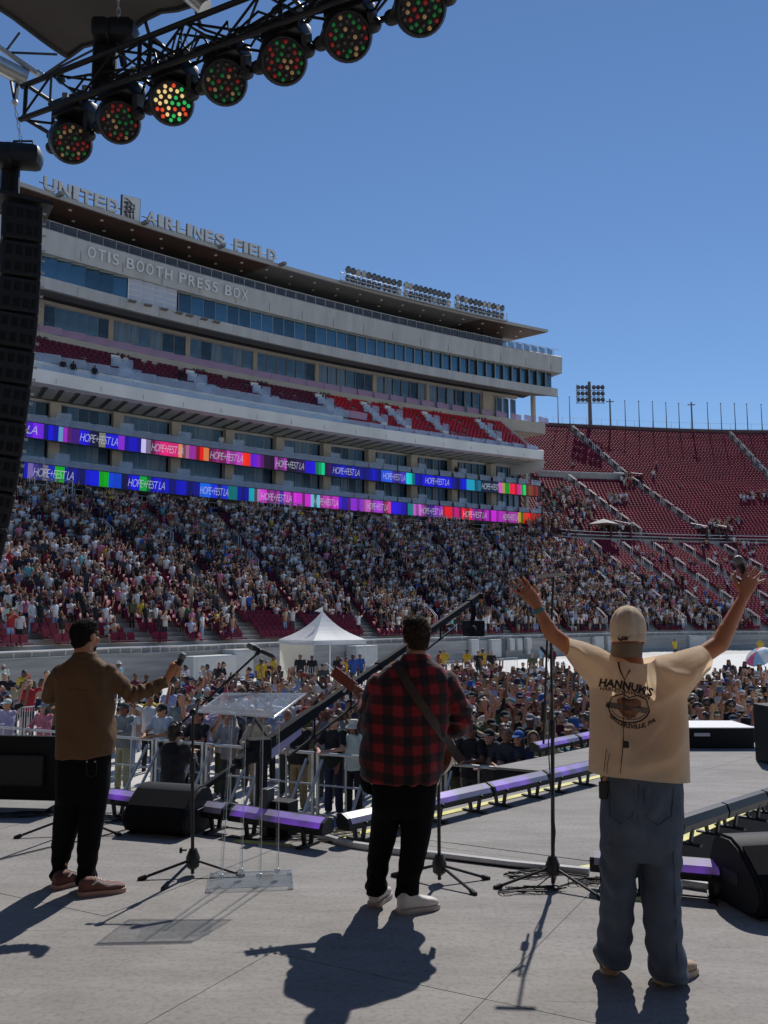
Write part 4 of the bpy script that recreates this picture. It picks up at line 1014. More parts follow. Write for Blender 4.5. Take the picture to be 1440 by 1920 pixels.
def knob(o, c, d): MB().lathe([(.006, 0), (.006, .03), (.02, .032), (.02, .05), (.004, .052)], Matrix.Translation(c) @ Vector(d).to_track_quat('Z', 'Y').to_matrix().to_4x4(), 10).obj('knob', M_stand, o, True)
# left stand with boom
b = on_level(361, 1641); top = P(362, 1336, b.y)
o = empty('mic_stand', b, label='black boom microphone stand reaching up over the clear podium', cat='microphone stand')
tripod(o, b, .13, .34, [R(200), R(250), R(-5)])
MB().tube(b + Vector((0, 0, .01)), P(361, 1440, b.y), .0125, 10).obj('lower_pole', M_stand, o, True); MB().tube(P(361, 1440, b.y), top, .0095, 10).obj('upper_pole', M_stand, o, True)
MB().cap(P(361, 1450, b.y), P(361, 1425, b.y), .02, n=10).obj('clutch', M_stand, o, True)
knob(o, b + Vector((-.045, 0, .17)), (-1, -.2, 0)); MB().ball(top, .03, 10, 7).obj('joint', M_stand, o, True)
be = P(482, 1226, b.y + .35); bt = top + (top - be).normalized() * .17
MB().tube(bt, be, .0085, 10).obj('boom', M_stand, o, True); MB().cap(bt, bt + (be - bt).normalized() * .05, .014, n=8).obj('counterweight', M_stand, o, True)
MB().cap(P(424, 1280, b.y + .17), P(440, 1265, b.y + .21), .012, n=8).obj('boom_clutch', M_stand, o, True)
mic('black microphone on the boom above the clear podium', P(469, 1211, b.y + .36), P(508, 1229, b.y + .40)); MB().cap(be, P(488, 1221, b.y + .37), .016, n=8).obj('clip', M_stand, o, True)
# centre stand, mostly behind the guitarist
b = on_level(824, 1655); o = empty('mic_stand', b, label='black straight microphone stand standing right of the guitarist legs', cat='microphone stand')
tripod(o, b, .14, .33, [R(155), R(12), R(-52)])
MB().tube(b + Vector((0, 0, .02)), P(822, 1455, b.y), .0125, 10).obj('lower_pole', M_stand, o, True); MB().tube(P(822, 1455, b.y), P(815, 1290, b.y), .0095, 10).obj('upper_pole', M_stand, o, True)
MB().cap(P(822, 1462, b.y), P(822, 1440, b.y), .021, n=10).obj('clutch', M_stand, o, True)
MB().tube(P(815, 1292, b.y), P(785, 1250, b.y + .3), .0085, 8).obj('boom', M_stand, o, True)
# tall right stand
b = on_level(1037, 1662); o = empty('mic_stand', b, label='tall black microphone stand with folded boom left of the cream shirt', cat='microphone stand')
tripod(o, b, .15, .38, [R(188), R(-48), R(75)])
MB().tube(b + Vector((0, 0, .02)), P(1036, 1370, b.y), .0135, 10).obj('lower_pole', M_stand, o, True); MB().tube(P(1036, 1375, b.y), P(1033, 1190, b.y), .0105, 10).obj('upper_pole', M_stand, o, True)
MB().tube(P(1033, 1195, b.y), P(1038, 1082, b.y), .0085, 10).obj('boom', M_stand, o, True)
MB().tube(P(1026, 1200, b.y - .04), P(1019, 1395, b.y - .06), .008, 8).obj('folded_boom', M_stand, o, True)
MB().bar(P(1010, 1080, b.y), P(1060, 1076, b.y), .02, .022).obj('crossbar', mat('pale_grip', (.42, .42, .40), .5), o)
MB().cap(P(1036, 1380, b.y), P(1036, 1355, b.y), .022, n=10).obj('clutch', M_stand, o, True); MB().cap(P(1019, 1350, b.y - .06), P(1020, 1320, b.y - .06), .022, n=10).obj('counterweight', M_stand, o, True)
MB().tube(P(1029, 1232, b.y), P(1014, 1214, b.y - .03), .012, 8).obj('clip', M_stand, o, True)
mb = MB(); mb.path([P(1034, 1300, b.y - .015), P(1028, 1400, b.y - .03), P(1033, 1480, b.y - .02), P(1041, 1560, b.y - .03), P(1035, 1640, b.y - .05), b + Vector((-.15, -.1, .01))], .004, 6); mb.obj('lead', M_black, o)
# the stand behind the man in brown
b = on_level(135, 1562); o = empty('mic_stand', b, label='black microphone stand hidden behind the man in the brown jacket', cat='microphone stand')
tripod(o, b, .16, .42, [R(205), R(-12), R(95)])
MB().tube(b + Vector((0, 0, .02)), P(140, 1360, b.y), .0125, 10).obj('lower_pole', M_stand, o, True); MB().tube(P(140, 1362, b.y), P(142, 1260, b.y), .0095, 10).obj('upper_pole', M_stand, o, True)

# clear podium
M_acr = bpy.data.materials.new('clear_acrylic'); M_acr.use_nodes = True
def acr():
    n = M_acr.node_tree.nodes; l = M_acr.node_tree.links
    for x in list(n):
        if x.type != 'OUTPUT_MATERIAL': n.remove(x)
    tb = n.new('ShaderNodeBsdfTransparent'); tb.inputs[0].default_value = (.93, .95, .96, 1)
    gl = n.new('ShaderNodeBsdfGlossy'); gl.inputs['Roughness'].default_value = .04; gl.inputs['Color'].default_value = (.95, .97, 1, 1)
    lw0 = n.new('ShaderNodeLayerWeight'); lw0.inputs['Blend'].default_value = .18; lw = n.new('ShaderNodeMath'); lw.operation = 'MULTIPLY_ADD'; lw.inputs[1].default_value = .38; lw.inputs[2].default_value = .025; l.new(lw0.outputs['Facing'], lw.inputs[0])
    mx = n.new('ShaderNodeMixShader'); l.new(lw.outputs[0], mx.inputs[0]); l.new(tb.outputs[0], mx.inputs[1]); l.new(gl.outputs[0], mx.inputs[2]); l.new(mx.outputs[0], n['Material Output'].inputs[0])
acr()
M_acr_edge = mat('acrylic_edge', (.72, .76, .80), .15, spec=.8); glassify(M_acr_edge, .42)
pc = on_level(470, 1655); o = empty('podium', pc, label='clear acrylic podium with sloping top on four slim legs', cat='podium')
prz = .13; pm = Matrix.Rotation(prz, 3, 'Z'); pv = lambda x, y, z: Vector((pc.x, pc.y, 0)) + pm @ Vector((x, y, 0)) + Vector((0, 0, z))
MB().box(pv(0, 0, .022), (.57, .36, .010), prz, bev=.004).obj('base_plate', M_acr, o)
mb = MB()
mb.path([pv(x, y, .022) for x, y in ((-.285, -.18), (.285, -.18), (.285, .18), (-.285, .18))], .005, 6, closed=True); mb.obj('base_edge', M_acr_edge, o)
for x, y in ((-.27, -.17), (.27, -.17), (.27, .17), (-.27, .17)): MB().lathe([(.02, .004), (.022, .012), (.012, .02)], Matrix.Translation(pv(x, y, 0)), 10).obj('foot', M_acr_edge, o)
for xa, ya, xb, yb in ((-.20, -.04, -.15, -.10), (-.07, .08, -.06, .05), (.06, -.06, .06, -.10), (.18, .05, .17, .02)):
    a, c = pv(xa, ya, .04), pv(xb, yb, 1.10)
    MB().tube(a, c, .011, 8).obj('leg', M_acr, o, True)
    MB().tube(a + Vector((.009, -.004, 0)), c + Vector((.009, -.004, 0)), .0035, 5).obj('leg_highlight_edge', M_acr_edge, o)
    MB().lathe([(.024, 0), (.026, .015), (.020, .035), (.012, .04)], Matrix.Translation(pv(xa, ya, .04)), 12).obj('leg_socket', M_acr_edge, o, True)
fl_, fr_, br_, blk = P(372, 1336, pc.y - .10), P(514, 1346, pc.y - .10), P(574, 1302, pc.y + .36), P(418, 1302, pc.y + .36)
up = Vector((0, 0, .012))
MB().add([fl_, fr_, br_, blk, fl_ + up, fr_ + up, br_ + up, blk + up], [(3, 2, 1, 0), (4, 5, 6, 7), (0, 1, 5, 4), (1, 2, 6, 5), (2, 3, 7, 6), (3, 0, 4, 7)]).obj('reading_top', mat('acrylic_top', (.55, .66, .80), .06, spec=.9), o); glassify(MATS['acrylic_top'], .17)
mb = MB(); mb.path([fl_ + up * .5, fr_ + up * .5, br_ + up * .5, blk + up * .5], .0075, 6, closed=True); mb.obj('top_edge', M_acr_edge, o)
MB().bar(fl_ + up * 1.2 + Vector((0, 0, .016)), fr_ + up * 1.2 + Vector((0, 0, .016)), .012, .03).obj('page_stop', M_acr_edge, o)
s0 = [pv(-.20, -.09, 1.07), pv(.20, -.09, 1.06), pv(.20, .20, 1.06), pv(-.20, .20, 1.07)]
MB().add([p for p in s0] + [p + up * .8 for p in s0], [(3, 2, 1, 0), (4, 5, 6, 7), (0, 1, 5, 4), (1, 2, 6, 5), (2, 3, 7, 6), (3, 0, 4, 7)]).obj('shelf', M_acr, o)

# loose cables
M_cable = mat('cable_black', (.014, .014, .014), .6); M_cable_w = mat('cable_grey', (.45, .45, .43), .6)
def tangle(label, c, rx, ry, n, m=None, seed=0, loops=3, r=.006):
    rd = random.Random(seed); mb = MB(); pts = []
    for i in range(n):
        t = i / n * loops * 2 * math.pi; q = 1 + .35 * math.sin(t * .37 + seed)
        pts.append(Vector((c.x + rx * q * math.cos(t) + rd.uniform(-.04, .04), c.y + ry * q * math.sin(t * 1.03) + rd.uniform(-.03, .03), .008 + .012 * abs(math.sin(t * .7 + seed)))))
    mb.path(pts, r, 6); return tag(mb.obj('cable', m or M_cable, None, True), label, 'cable', 'loose cables on the stage')
tangle('coiled black cable at the foot of the tall right stand', on_level(1000, 1642), .15, .07, 60, seed=1, loops=4, r=.005)
tangle('looped black cable lying left of the tall right stand', on_level(990, 1672), .17, .05, 50, seed=2, loops=3, r=.005)
tangle('black cable tangle between the tall stand and the jeans', on_level(1105, 1655), .12, .07, 50, seed=3, loops=3, r=.005)
tangle('black cable bundle under the corner of the light bars', on_level(590, 1566), .30, .10, 70, seed=4, loops=4)
tangle('grey cable bundle under the corner of the light bars', on_level(560, 1560), .26, .07, 50, M_cable_w, seed=5, loops=3)
tangle('pale cable coil left of the left floor monitor', on_level(200, 1533), .16, .10, 60, M_cable_w, seed=6, loops=4)
tangle('black cable coil left of the left floor monitor', on_level(196, 1540), .18, .10, 60, seed=7, loops=4)
tangle('black cables under the dark screen at far left', on_level(40, 1530), .30, .09, 60, seed=8, loops=4)
def run(label, pxs, m=None, r=.006):
    mb = MB(); mb.path([on_level(*p) + Vector((0, 0, r + .003)) for p in pxs], r, 6); return tag(mb.obj('cable', m or M_cable, None, True), label, 'cable', 'loose cables on the stage')
run('long black cable running left from the boom stand', [(380, 1567), (470, 1575), (560, 1577), (640, 1582), (735, 1597), (830, 1612), (1100, 1646)])
run('thin black cable from the left stand to the frame edge', [(240, 1556), (180, 1572), (90, 1591), (0, 1613)], r=.005)
run('black cable behind the left floor monitor', [(390, 1548), (450, 1556), (520, 1552), (600, 1560)])
run('thin black cable right of the tall stand', [(1045, 1665), (1095, 1650), (1150, 1655), (1205, 1672)], r=.005)
run('black cable by the right floor monitor', [(1200, 1665), (1270, 1680), (1330, 1686), (1345, 1700)])
b = on_level(528, 1572); o = empty('power_box', (b.x, b.y, 0), label='small dark box standing behind the podium legs', cat='box'); MB().box((b.x, b.y + .08, .15), (.20, .16, .28), -.45, bev=.008).obj('case', M_cab, o); MB().box((b.x - .13, b.y + .06, .2), (.07, .12, .38), -.45, bev=.008).obj('side_plate', mat('dark_grey_plate', (.05, .05, .055), .5), o)

# ------------------------------------------------------------------ overhead: canopy, truss, lights, line array
def fabric():
    c0 = P(128, 106, 8.9); c1 = P(350, -8, 8.15); d = Vector((c1.x - c0.x, c1.y - c0.y)).normalized(); n2 = Vector((d.y, -d.x))
    if n2.y > 0: n2 = -n2
    zc = 7.7; o = empty('stage_canopy', (c0.x, c0.y, zc), label='dark fabric stage canopy sagging in folds overhead at top left', cat='canopy')
    e0 = P(-20, 20, 7.2)
    mb = MB(); N, K = 60, 46; vs = []
    left = Vector((e0.x - c0.x, e0.y - c0.y)); lw = Vector((-.95, -.75)).normalized()
    for i in range(N + 1):
        for k in range(K + 1):
            s = i / N * 13.0; t = (k / K) ** 1.4 * 11
            p = Vector((c0.x, c0.y)) + d * s + (n2 * .82 + lw * .0) * t + Vector((-.62, -.3)) * t * .75 * max(0, 1 - s / 9)
            z = c0.z + .10 * t + .10 * math.sin(s * 1.9 + t * .8) * min(1, t) + .06 * math.sin(t * 3.1 + s * .7) * min(1, t * 2) + .05 * math.sin(s * 6.5) * math.exp(-t * 1.5) + .12 * s / 3
            vs.append((p.x, p.y, z))
    fs = [(i * (K + 1) + k, (i + 1) * (K + 1) + k, (i + 1) * (K + 1) + k + 1, i * (K + 1) + k + 1) for i in range(N) for k in range(K)]
    k0 = len(vs); vs2 = [(x, y, z + .03) for x, y, z in vs]
    mb.add(vs + vs2, fs + [tuple(q + k0 for q in reversed(f)) for f in fs])
    me = mb.mesh('fabric', mat('canopy_fabric', (.075, .068, .062), .75, var=.2, scale=.8, bump=.25, bscale=5), False, False); me.polygons.foreach_set('use_smooth', [True] * len(me.polygons))
    link('fabric', me, None, o)
    mb = MB(); mb.path([vs[i * (K + 1)] for i in range(N + 1)], .03, 6); mb.obj('edge_rope', M_black, o)
    mb = MB(); mb.path([vs[k] for k in range(K + 1)], .03, 6); mb.obj('edge_rope', M_black, o)
    for i in (2, 5, 8): mb = MB(); p = Vector(vs[i * (K + 1)]); mb.bar(p, p + Vector((.06, .05, -.22)), .05, .01); mb.obj('strap_end', M_black, o)
    return o, c0
can, cc0 = fabric()
M_alu = mat('bright_aluminium', (.60, .60, .58), .35, .8, var=.1, scale=4)
tb = MB().tube(P(352, -14, 8.0), P(385, 16, 8.0), .085, 16).obj('roof_tube', M_alu, None, True); tag(tb, 'silver roof tube end at the top left beside the canopy', 'roof tube')
bo = empty('roof_beam', P(20, 120, 9.4), label='silver roof beam with thin strut above the hanging speakers', cat='roof beam')
MB().tube(P(-40, 102, 9.2), P(50, 148, 9.5), .10, 16).obj('main_tube', M_alu, bo, True); MB().tube(P(-40, 62, 9.2), P(74, 140, 9.5), .035, 10).obj('strut', M_alu, bo, True)
MB().cap(P(72, 138, 9.5), P(78, 142, 9.5), .045, n=8).obj('strut_end', M_alu, bo, True)
for a, b, l in (((80, 142), (130, 108), 'dark ratchet strap from beam end to canopy tip'), ((8, 100), (36, 62), 'dark strap from roof beam up to the canopy edge'), ((10, 98), (106, 102), 'thin dark guy line below the canopy edge'), ((78, 143), (178, 92), 'dark guy line from the beam end to the lighting truss')):
    tag(MB().tube(P(*a, 9.4), P(*b, 9.0), .013, 6).obj('guy_line', M_black, None, True), l, 'strap')
tag(MB().add([P(105, 150, 9.2), P(112, 128, 9.2), P(118, 150, 9.2), P(110, 156, 9.2)] + [v + Vector((.02, .03, 0)) for v in (P(105, 150, 9.2), P(112, 128, 9.2), P(118, 150, 9.2), P(110, 156, 9.2))], [(0, 1, 2, 3), (7, 6, 5, 4), (0, 1, 5, 4), (1, 2, 6, 5), (2, 3, 7, 6), (3, 0, 4, 7)]).obj('strap_tail', M_black), 'small dark strap tail dangling below the guy line', 'strap')

TL = P(66, 210, 8.1); TD = Vector((.888, -.46, .0)).normalized(); TN = Vector((-.46, -.888, 0))
tr = empty('lighting_truss', TL, label='long black box truss carrying the moving lights at top left', cat='truss')
M_tr = mat('truss_black', (.015, .015, .016), .45)
hw = .17; cor = [TN * hw * a + Vector((0, 0, hw * b)) for a, b in ((-1, 1), (1, 1), (1, -1), (-1, -1))]; LT = 5.6
for c in cor: MB().tube(TL + c, TL + c + TD * LT, .026, 10).obj('chord', M_tr, tr, True)
for k in range(14):
    a, b = k * .4, (k + 1) * .4
    for i in range(4):
        c, d = cor[i], cor[(i + 1) % 4]; x, y = (a, b) if k % 2 == i % 2 else (b, a)
        MB().tube(TL + c + TD * x, TL + d + TD * y, .012, 6).obj('lacing', M_tr, tr, True)
for x in (.06, 1.5, 1.62, 3.0, 4.4):
    for i in range(4): MB().tube(TL + cor[i] + TD * x, TL + cor[(i + 1) % 4] + TD * x, .02, 6).obj('end_frame', M_tr, tr, True)
mb = MB(); rd = random.Random(3)
for k in range(9): mb.path([TL + TD * (.5 + 4.4 * t) + TN * rd.uniform(-.1, .15) + Vector((0, 0, rd.uniform(-.12, .2))) for t in sorted(rd.random() * (1) for _ in range(12))], .012, 5)
lead = mb.obj('cable_loom', M_cable, tr, True)
M_head = mat('moving_head_black', (.014, .014, .016), .42)
LED_R = mat('led_red', (.25, .02, .02), .3, emit=(1, .06, .05), estr=.10); LED_G = mat('led_green', (.02, .22, .06), .3, emit=(.06, .75, .18), estr=.06); LED_A = mat('led_amber', (.40, .26, .12), .3, emit=(1.0, .62, .28), estr=.12)
LED_R2 = mat('led_red_bright', (.3, .03, .02), .3, emit=(1, .10, .04), estr=.75); LED_G2 = mat('led_green_bright', (.02, .3, .06), .3, emit=(.05, 1, .25), estr=.5); LED_A2 = mat('led_amber_bright', (.5, .4, .2), .3, emit=(1, .72, .30), estr=.9)
def moving_head(px, py, i, label, bright=False):
    d = ray(px, py - 4); C0 = Vector((0, 0, CZ)); base = TL + TN * .02
    t = (base - C0).dot(Vector((TN.x, TN.y, 0))) / d.dot(Vector((TN.x, TN.y, 0))); lc = C0 + d * t
    ax = ((C0 - lc).normalized() + Vector((.08, 0, -.12))).normalized()
    q = ax.to_track_quat('Z', 'Y').to_matrix().to_4x4(); M0 = Matrix.Translation(lc) @ q
    s = (lc - TL).dot(TD); tp = TL + TD * s + Vector((0, 0, -hw))
    o = empty('moving_light', tp, label=label, cat='moving light', group='moving lights on the truss')
    MB().lathe([(.10, -.34), (.17, -.32), (.20, -.24), (.205, -.10), (.195, -.02), (.178, .012), (.165, .012), (.160, -.012), (.02, -.016)], M0, 28).obj('head', M_head, o, True)
    bx = tp + Vector((0, 0, -.03)) ; pz = (lc - ax * .15)
    rzz = math.atan2(TD.y, TD.x)
    MB().box(tp + Vector((0, 0, .03)), (.36, .24, .15), rzz, bev=.02).obj('base', M_head, o, True)
    for sx in (-1, 1):
        yk = MB(); a = tp + TD * (sx * .2) + Vector((0, 0, -.03)); e = pz + TD * (sx * .235)
        yk.bar(a, e, .10, .05, up=TD); yk.cap(e - TD * .02 * sx, e + TD * .015 * sx, .06, n=12); yk.obj('yoke_arm', M_head, o, True)
        MB().bar(tp + TD * (sx * .13) + Vector((0, 0, .05)), tp + TD * (sx * .13) + Vector((0, 0, .24)), .05, .05).obj('clamp', M_alu, o)
    mb = MB(); rd = random.Random(i * 7 + 2); pts = [(0, 0)] + [(.054 * math.cos(a), .054 * math.sin(a)) for a in np.linspace(0, 2 * math.pi, 6, endpoint=False)] + [(.106 * math.cos(a + .2), .106 * math.sin(a + .2)) for a in np.linspace(0, 2 * math.pi, 12, endpoint=False)] + [(.141 * math.cos(a), .141 * math.sin(a)) for a in np.linspace(0, 2 * math.pi, 12, endpoint=False)]
    for x, y in pts:
        mb.mi = rd.choice((0, 0, 1, 1, 2, 3, 3)) if not bright else (2 if x < -.01 and y > -.05 else rd.choice((0, 1, 2)))
        mb.ball(M0 @ Vector((x, y, .002)), .0165 + .001 * rd.random(), 8, 5)
    lo = mb.obj('led_cells', [LED_R, LED_G, LED_A, mat('led_off', (.10, .09, .08), .25)] if not bright else [LED_R2, LED_G2, LED_A2], o, True); lo['kind'] = 'stuff'
for i, (px, py, l) in enumerate([(134, 272, 'moving light lowest and furthest left on the truss'), (224, 233, 'moving light second from the left end of the truss'), (323, 197, 'brightest moving light, glowing amber on its left half'), (422, 158, 'moving light just right of the bright amber one'), (533, 118, 'moving light third from the right on the truss'), (653, 72, 'moving light second from the right on the truss'), (790, 22, 'moving light furthest right, cut by the top edge')]):
    moving_head(px, py, i, l, i == 2)
def hoist(c, label, up_to, s=1.0, rz=0.0):
    o = empty('chain_hoist', c, label=label, cat='chain hoist', group='chain hoists')
    MB().box(c, (.46 * s, .30 * s, .26 * s), rz, bev=.09 * s).obj('motor_body', M_hous, o, True); MB().box(c + Vector((-.17 * s, -.02, -.02)), (.2 * s, .34 * s, .24 * s), rz, bev=.05 * s).obj('gearbox', M_black, o, True)
    mb = MB(); mb.path([c + Vector((-.1 * s, 0, .13 * s)), c + Vector((-.1 * s, 0, .19 * s)), c + Vector((.12 * s, 0, .19 * s)), c + Vector((.12 * s, 0, .13 * s))], .012, 6); mb.obj('handle', M_black, o)
    mb = MB(); L = (up_to - (c + Vector((0, 0, .13 * s)))).length; n = max(4, int(L / .07)); a = c + Vector((0, 0, .13 * s))
    for k in range(n):
        p = a.lerp(up_to, (k + .5) / n); dx = Vector((.014, 0, 0)) if k % 2 else Vector((0, .014, 0)); h = (up_to - a) / n * .62
        mb.path([p - h + dx * .4, p - h * .6 + dx, p + h * .6 + dx, p + h - dx * 0 + dx * .4, p + h - dx * .4, p + h * .6 - dx, p - h * .6 - dx, p - h - dx * .4], .005, 4, closed=True)
    ch = mb.obj('chain', M_steel, o); return o
hc = P(222, 62, 7.6); ho = hoist(hc, 'black chain hoist hanging above the lighting truss', P(221, -40, 7.6), .80)
MB().bar(hc + Vector((.02, 0, -.12)), hc + Vector((.05, .05, -.30)), .05, .04).obj('hook', M_black, ho)
MB().box(P(196, 125, 7.7), (.22, .22, .52), .3, bev=.05).obj('chain_bag', mat('black_bag', (.012, .012, .012), .9, bump=.4, bscale=20), ho, True)
h2 = hoist(P(40, 294, 9.5), 'black chain hoist above the hanging loudspeakers at left', P(28, 200, 9.5), 1.0, .15)
sl_ = empty('lifting_sling', P(28, 160, 9.5), label='black lifting sling and shackle under the silver beam', cat='sling')
MB().bar(P(20, 145, 9.5), P(27, 186, 9.5), .06, .02).obj('strap', M_black, sl_); MB().bar(P(35, 140, 9.5), P(29, 186, 9.5), .06, .02).obj('strap', M_black, sl_); MB().ball(P(28, 192, 9.5), .04, 8, 6).obj('shackle', M_steel, sl_)
# hanging line array
YA = 9.5; edges = [(384, 81), (455, 79), (523, 76.5), (590, 72.5), (657, 66), (724, 59), (792, 50), (859, 41), (926, 30), (992, 16), (1056, 2)]
fr = empty('array_frame', P(20, 340, YA), label='black rigging frame above the column of hanging loudspeakers', cat='rigging frame')
MB().box(P(18, 340, YA + .15), (.20, .25, .42), .5, bev=.02).obj('upright', M_black, fr); MB().box(P(20, 381, YA + .1), (.85, .5, .05), .55).obj('bar', M_black, fr); MB().bar(P(34, 316, YA), P(33, 376, YA), .04, .03).obj('sling_strap', M_black, fr)
ORDN = ['topmost', 'second from top', 'third from top', 'fourth from top', 'fifth from top', 'sixth from top', 'seventh from top', 'eighth from top', 'ninth from top', 'lowest']
M_arr = mat('array_black', (.012, .012, .014), .5, bump=.3, bscale=150); M_port = mat('array_port', (.003, .003, .003), .9); M_side = mat('array_side', (.016, .009, .010), .6)
az = .42
for i in range(10):
    (y0, x0), (y1, x1) = edges[i], edges[i + 1]
    a = P(x0, y0 + 3, YA); b = P(x1, y1 - 1, YA); hgt = (a - b).length; upv = (a - b).normalized()
    xv = Vector((math.cos(az), math.sin(az), 0)); fv = upv.cross(xv); fv = -fv if fv.y > 0 else fv; fv.normalize(); xv = upv.cross(fv); xv = -xv if xv.x < 0 else xv
    Wd, Dp = .42, .62
    c = (a + b) / 2 - xv * Wd / 2 - fv * Dp / 2
    Mx = Matrix((xv, -fv, upv)).transposed()
    o = empty('loudspeaker', c, label='black hanging loudspeaker, %s of the column at left' % ORDN[i], cat='loudspeaker', group='loudspeakers hanging in a column')
    MB().box(c, (Wd, Dp, hgt * .975), M=Mx, bev=.012).obj('cabinet', M_arr, o)
    for r in (-.23, .23):
        for q in (-.13, -.025, .075, .15):
            wq = .065 if q < .14 else .04
            MB().box(c + fv * (Dp / 2 + .002) + xv * q + upv * (r * hgt), (wq, .010, hgt * .26), M=Mx, bev=.004).obj('vent', M_port, o)
    MB().box(c - xv * (Wd / 2 + .004) , (.012, Dp * .9, hgt * .86), M=Mx).obj('side_panel', M_side, o)
    for r in (-.3, .05, .33): MB().lathe([(.012, 0), (.012, .025), (.018, .027), (.018, .034)], Matrix.Translation(c + xv * (Wd / 2) + fv * (Dp / 2 - .03) + upv * (r * hgt)) @ xv.to_track_quat('Z', 'Y').to_matrix().to_4x4(), 8).obj('rigging_pin', M_steel, o)

# ------------------------------------------------------------------ on the field: barricades, fences, tent, jib
M_bar = mat('barrier_aluminium', (.50, .49, .46), .45, .5, var=.12, scale=3); M_step = mat('barrier_step', (.20, .26, .34), .5, .4)
bl0 = on_level(30, 1366, -.55); bl1 = on_level(650, 1417, -.55); bd = (bl1 - bl0); bd.z = 0; bd.normalize(); bn = Vector((bd.y, -bd.x, 0)); bn = bn if bn.y < 0 else -bn
proto = empty('crowd_barrier', (0, 0, 0), 0)
def barrier():
    w_ = 1.18
    MB().tube((-w_ / 2, 0, 1.15), (w_ / 2, 0, 1.15), .028, 8).obj('top_rail', M_bar, proto, True, False)
    for x in (-w_ / 2 + .03, w_ / 2 - .03): MB().bar((x, 0, .02), (x, 0, 1.14), .05, .05).obj('post', M_bar, proto, False, False)
    MB().tube((0, 0, .1), (0, 0, 1.14), .018, 6).obj('post', M_bar, proto, True, False)
    for z in (.12, .62): MB().tube((-w_ / 2, 0, z), (w_ / 2, 0, z), .018, 6).obj('cross_rail', M_bar, proto, True, False)
    for x in (-w_ / 2 + .14, w_ / 2 - .14): MB().bar((x, -.04, 1.05), (x, -.78, .05), .035, .045).obj('brace', M_bar, proto, False, False)
    MB().box((0, -.45, .10), (w_ - .1, .62, .03)).obj('step', M_step, proto, False, False); MB().box((0, .45, .012), (w_ - .06, .85, .012)).obj('tread_plate', M_bar, proto, False, False)
barrier()
nb = 14; BAR_LAB = []
for i in range(nb):
    o = proto if i == 0 else copy_tree(proto)
    p = bl0 + bd * (-1.6 + 1.22 * i); o.location = (p.x, p.y, FIELD_Z); o.rotation_euler = (0, 0, math.atan2(bd.y, bd.x))
    tag(o, 'aluminium crowd barrier with braces and step, number %s from the left of the row' % ['one', 'two', 'three', 'four', 'five', 'six', 'seven', 'eight', 'nine', 'ten', 'eleven', 'twelve', 'thirteen', 'fourteen'][i], 'crowd barrier', 'crowd barriers in front of the stage')
M_fen = mat('fence_white', (.62, .62, .62), .5)
fproto = empty('barred_fence', (0, 0, 0), 0)
def fence():
    w_, h = 2.2, 1.08; mb = MB()
    mb.path([(-w_ / 2, 0, .15), (-w_ / 2, 0, h), (w_ / 2, 0, h), (w_ / 2, 0, .15)], .02, 6, closed=True); mb.obj('frame', M_fen, fproto, True, False)
    for k in range(1, 15): MB().tube((-w_ / 2 + k * w_ / 15, 0, .16), (-w_ / 2 + k * w_ / 15, 0, h), .009, 5).obj('bar', M_fen, fproto, True, False)
    for x in (-.8, .8): MB().bar((x, -.3, .03), (x, .3, .03), .05, .04).obj('foot', M_fen, fproto, False, False); MB().tube((x, 0, .03), (x, 0, .16), .02, 5).obj('foot_post', M_fen, fproto, False, False)
fence()
fpos = []
def fence_row(a, b, n, labs):
    for i in range(n):
        p = a.lerp(b, (i + .5) / n); fpos.append((p, math.atan2(b.y - a.y, b.x - a.x), labs[i]))
fence_row(on_level(-40, 1334, -.62), on_level(110, 1320, -.62), 3, ['white barred fence left of the man in brown, outermost', 'white barred fence left of the man in brown, middle', 'white barred fence touching the brown jacket at left'])
fence_row(on_level(215, 1312, -.62), on_level(330, 1306, -.62), 2, ['white barred fence under the brown sleeve', 'white barred fence right of the brown sleeve'])
fence_row(on_level(430, 1280, -.62), on_level(560, 1278, -.62), 2, ['white barred fence left of the photographers before the tent', 'white barred fence behind the photographers before the tent'])
fence_row(on_level(545, 1253, -.62), on_level(700, 1246, -.62), 4, ['white barred fence under the tent, far left', 'white barred fence under the tent, left of its near pole', 'white barred fence under the tent, right of its near pole', 'white barred fence beside the guitar headstock'])
fence_row(on_level(840, 1240, -.62), on_level(965, 1233, -.62), 4, ['pale barred fence right of the guitarist head', 'pale barred fence behind the staff in yellow', 'pale barred fence right of the staff in yellow', 'pale barred fence ending left of the tall stand'])
for i, (p, rz, l) in enumerate(fpos):
    o = fproto if i == 0 else copy_tree(fproto); o.location = (p.x, p.y, FIELD_Z); o.rotation_euler = (0, 0, rz); tag(o, l, 'fence', 'white barred fences on the field')

tc_ = P(603, 1200, 48); tc_ = Vector((tc_.x, 48.5, FIELD_Z)); ta = R(38)
tn = empty('pavilion_tent', tc_, label='white pointed canopy tent on the field before the wall', cat='tent')
M_tent = mat('tent_white', (.80, .80, .80), .6, var=.05, scale=1.5, translucent=.35)
hs = 1.72; ez = FIELD_Z + 2.36; pkz = FIELD_Z + 3.92
def tp_(x, y, z): return Vector((tc_.x + (x * math.cos(ta) - y * math.sin(ta)), tc_.y + (x * math.sin(ta) + y * math.cos(ta)), z))
mb = MB(); vs = []; K = 8; ring = [(-1, -1), (0, -1), (1, -1), (1, 0), (1, 1), (0, 1), (-1, 1), (-1, 0)]
for k in range(K + 1):
    t = k / K; sc_ = hs * (1 - t); z = ez + (pkz - ez) * (t * .55 + .45 * t * t * t * 1.0)
    for x, y in ring:
        rr = 1.0 if abs(x) == abs(y) else 1 - .05 * (1 - t); vs.append(tp_(x * sc_ * rr + 1e-4 * x, y * sc_ * rr + 1e-4 * y, z - (0 if abs(x) == abs(y) else .05 * (1 - t))))
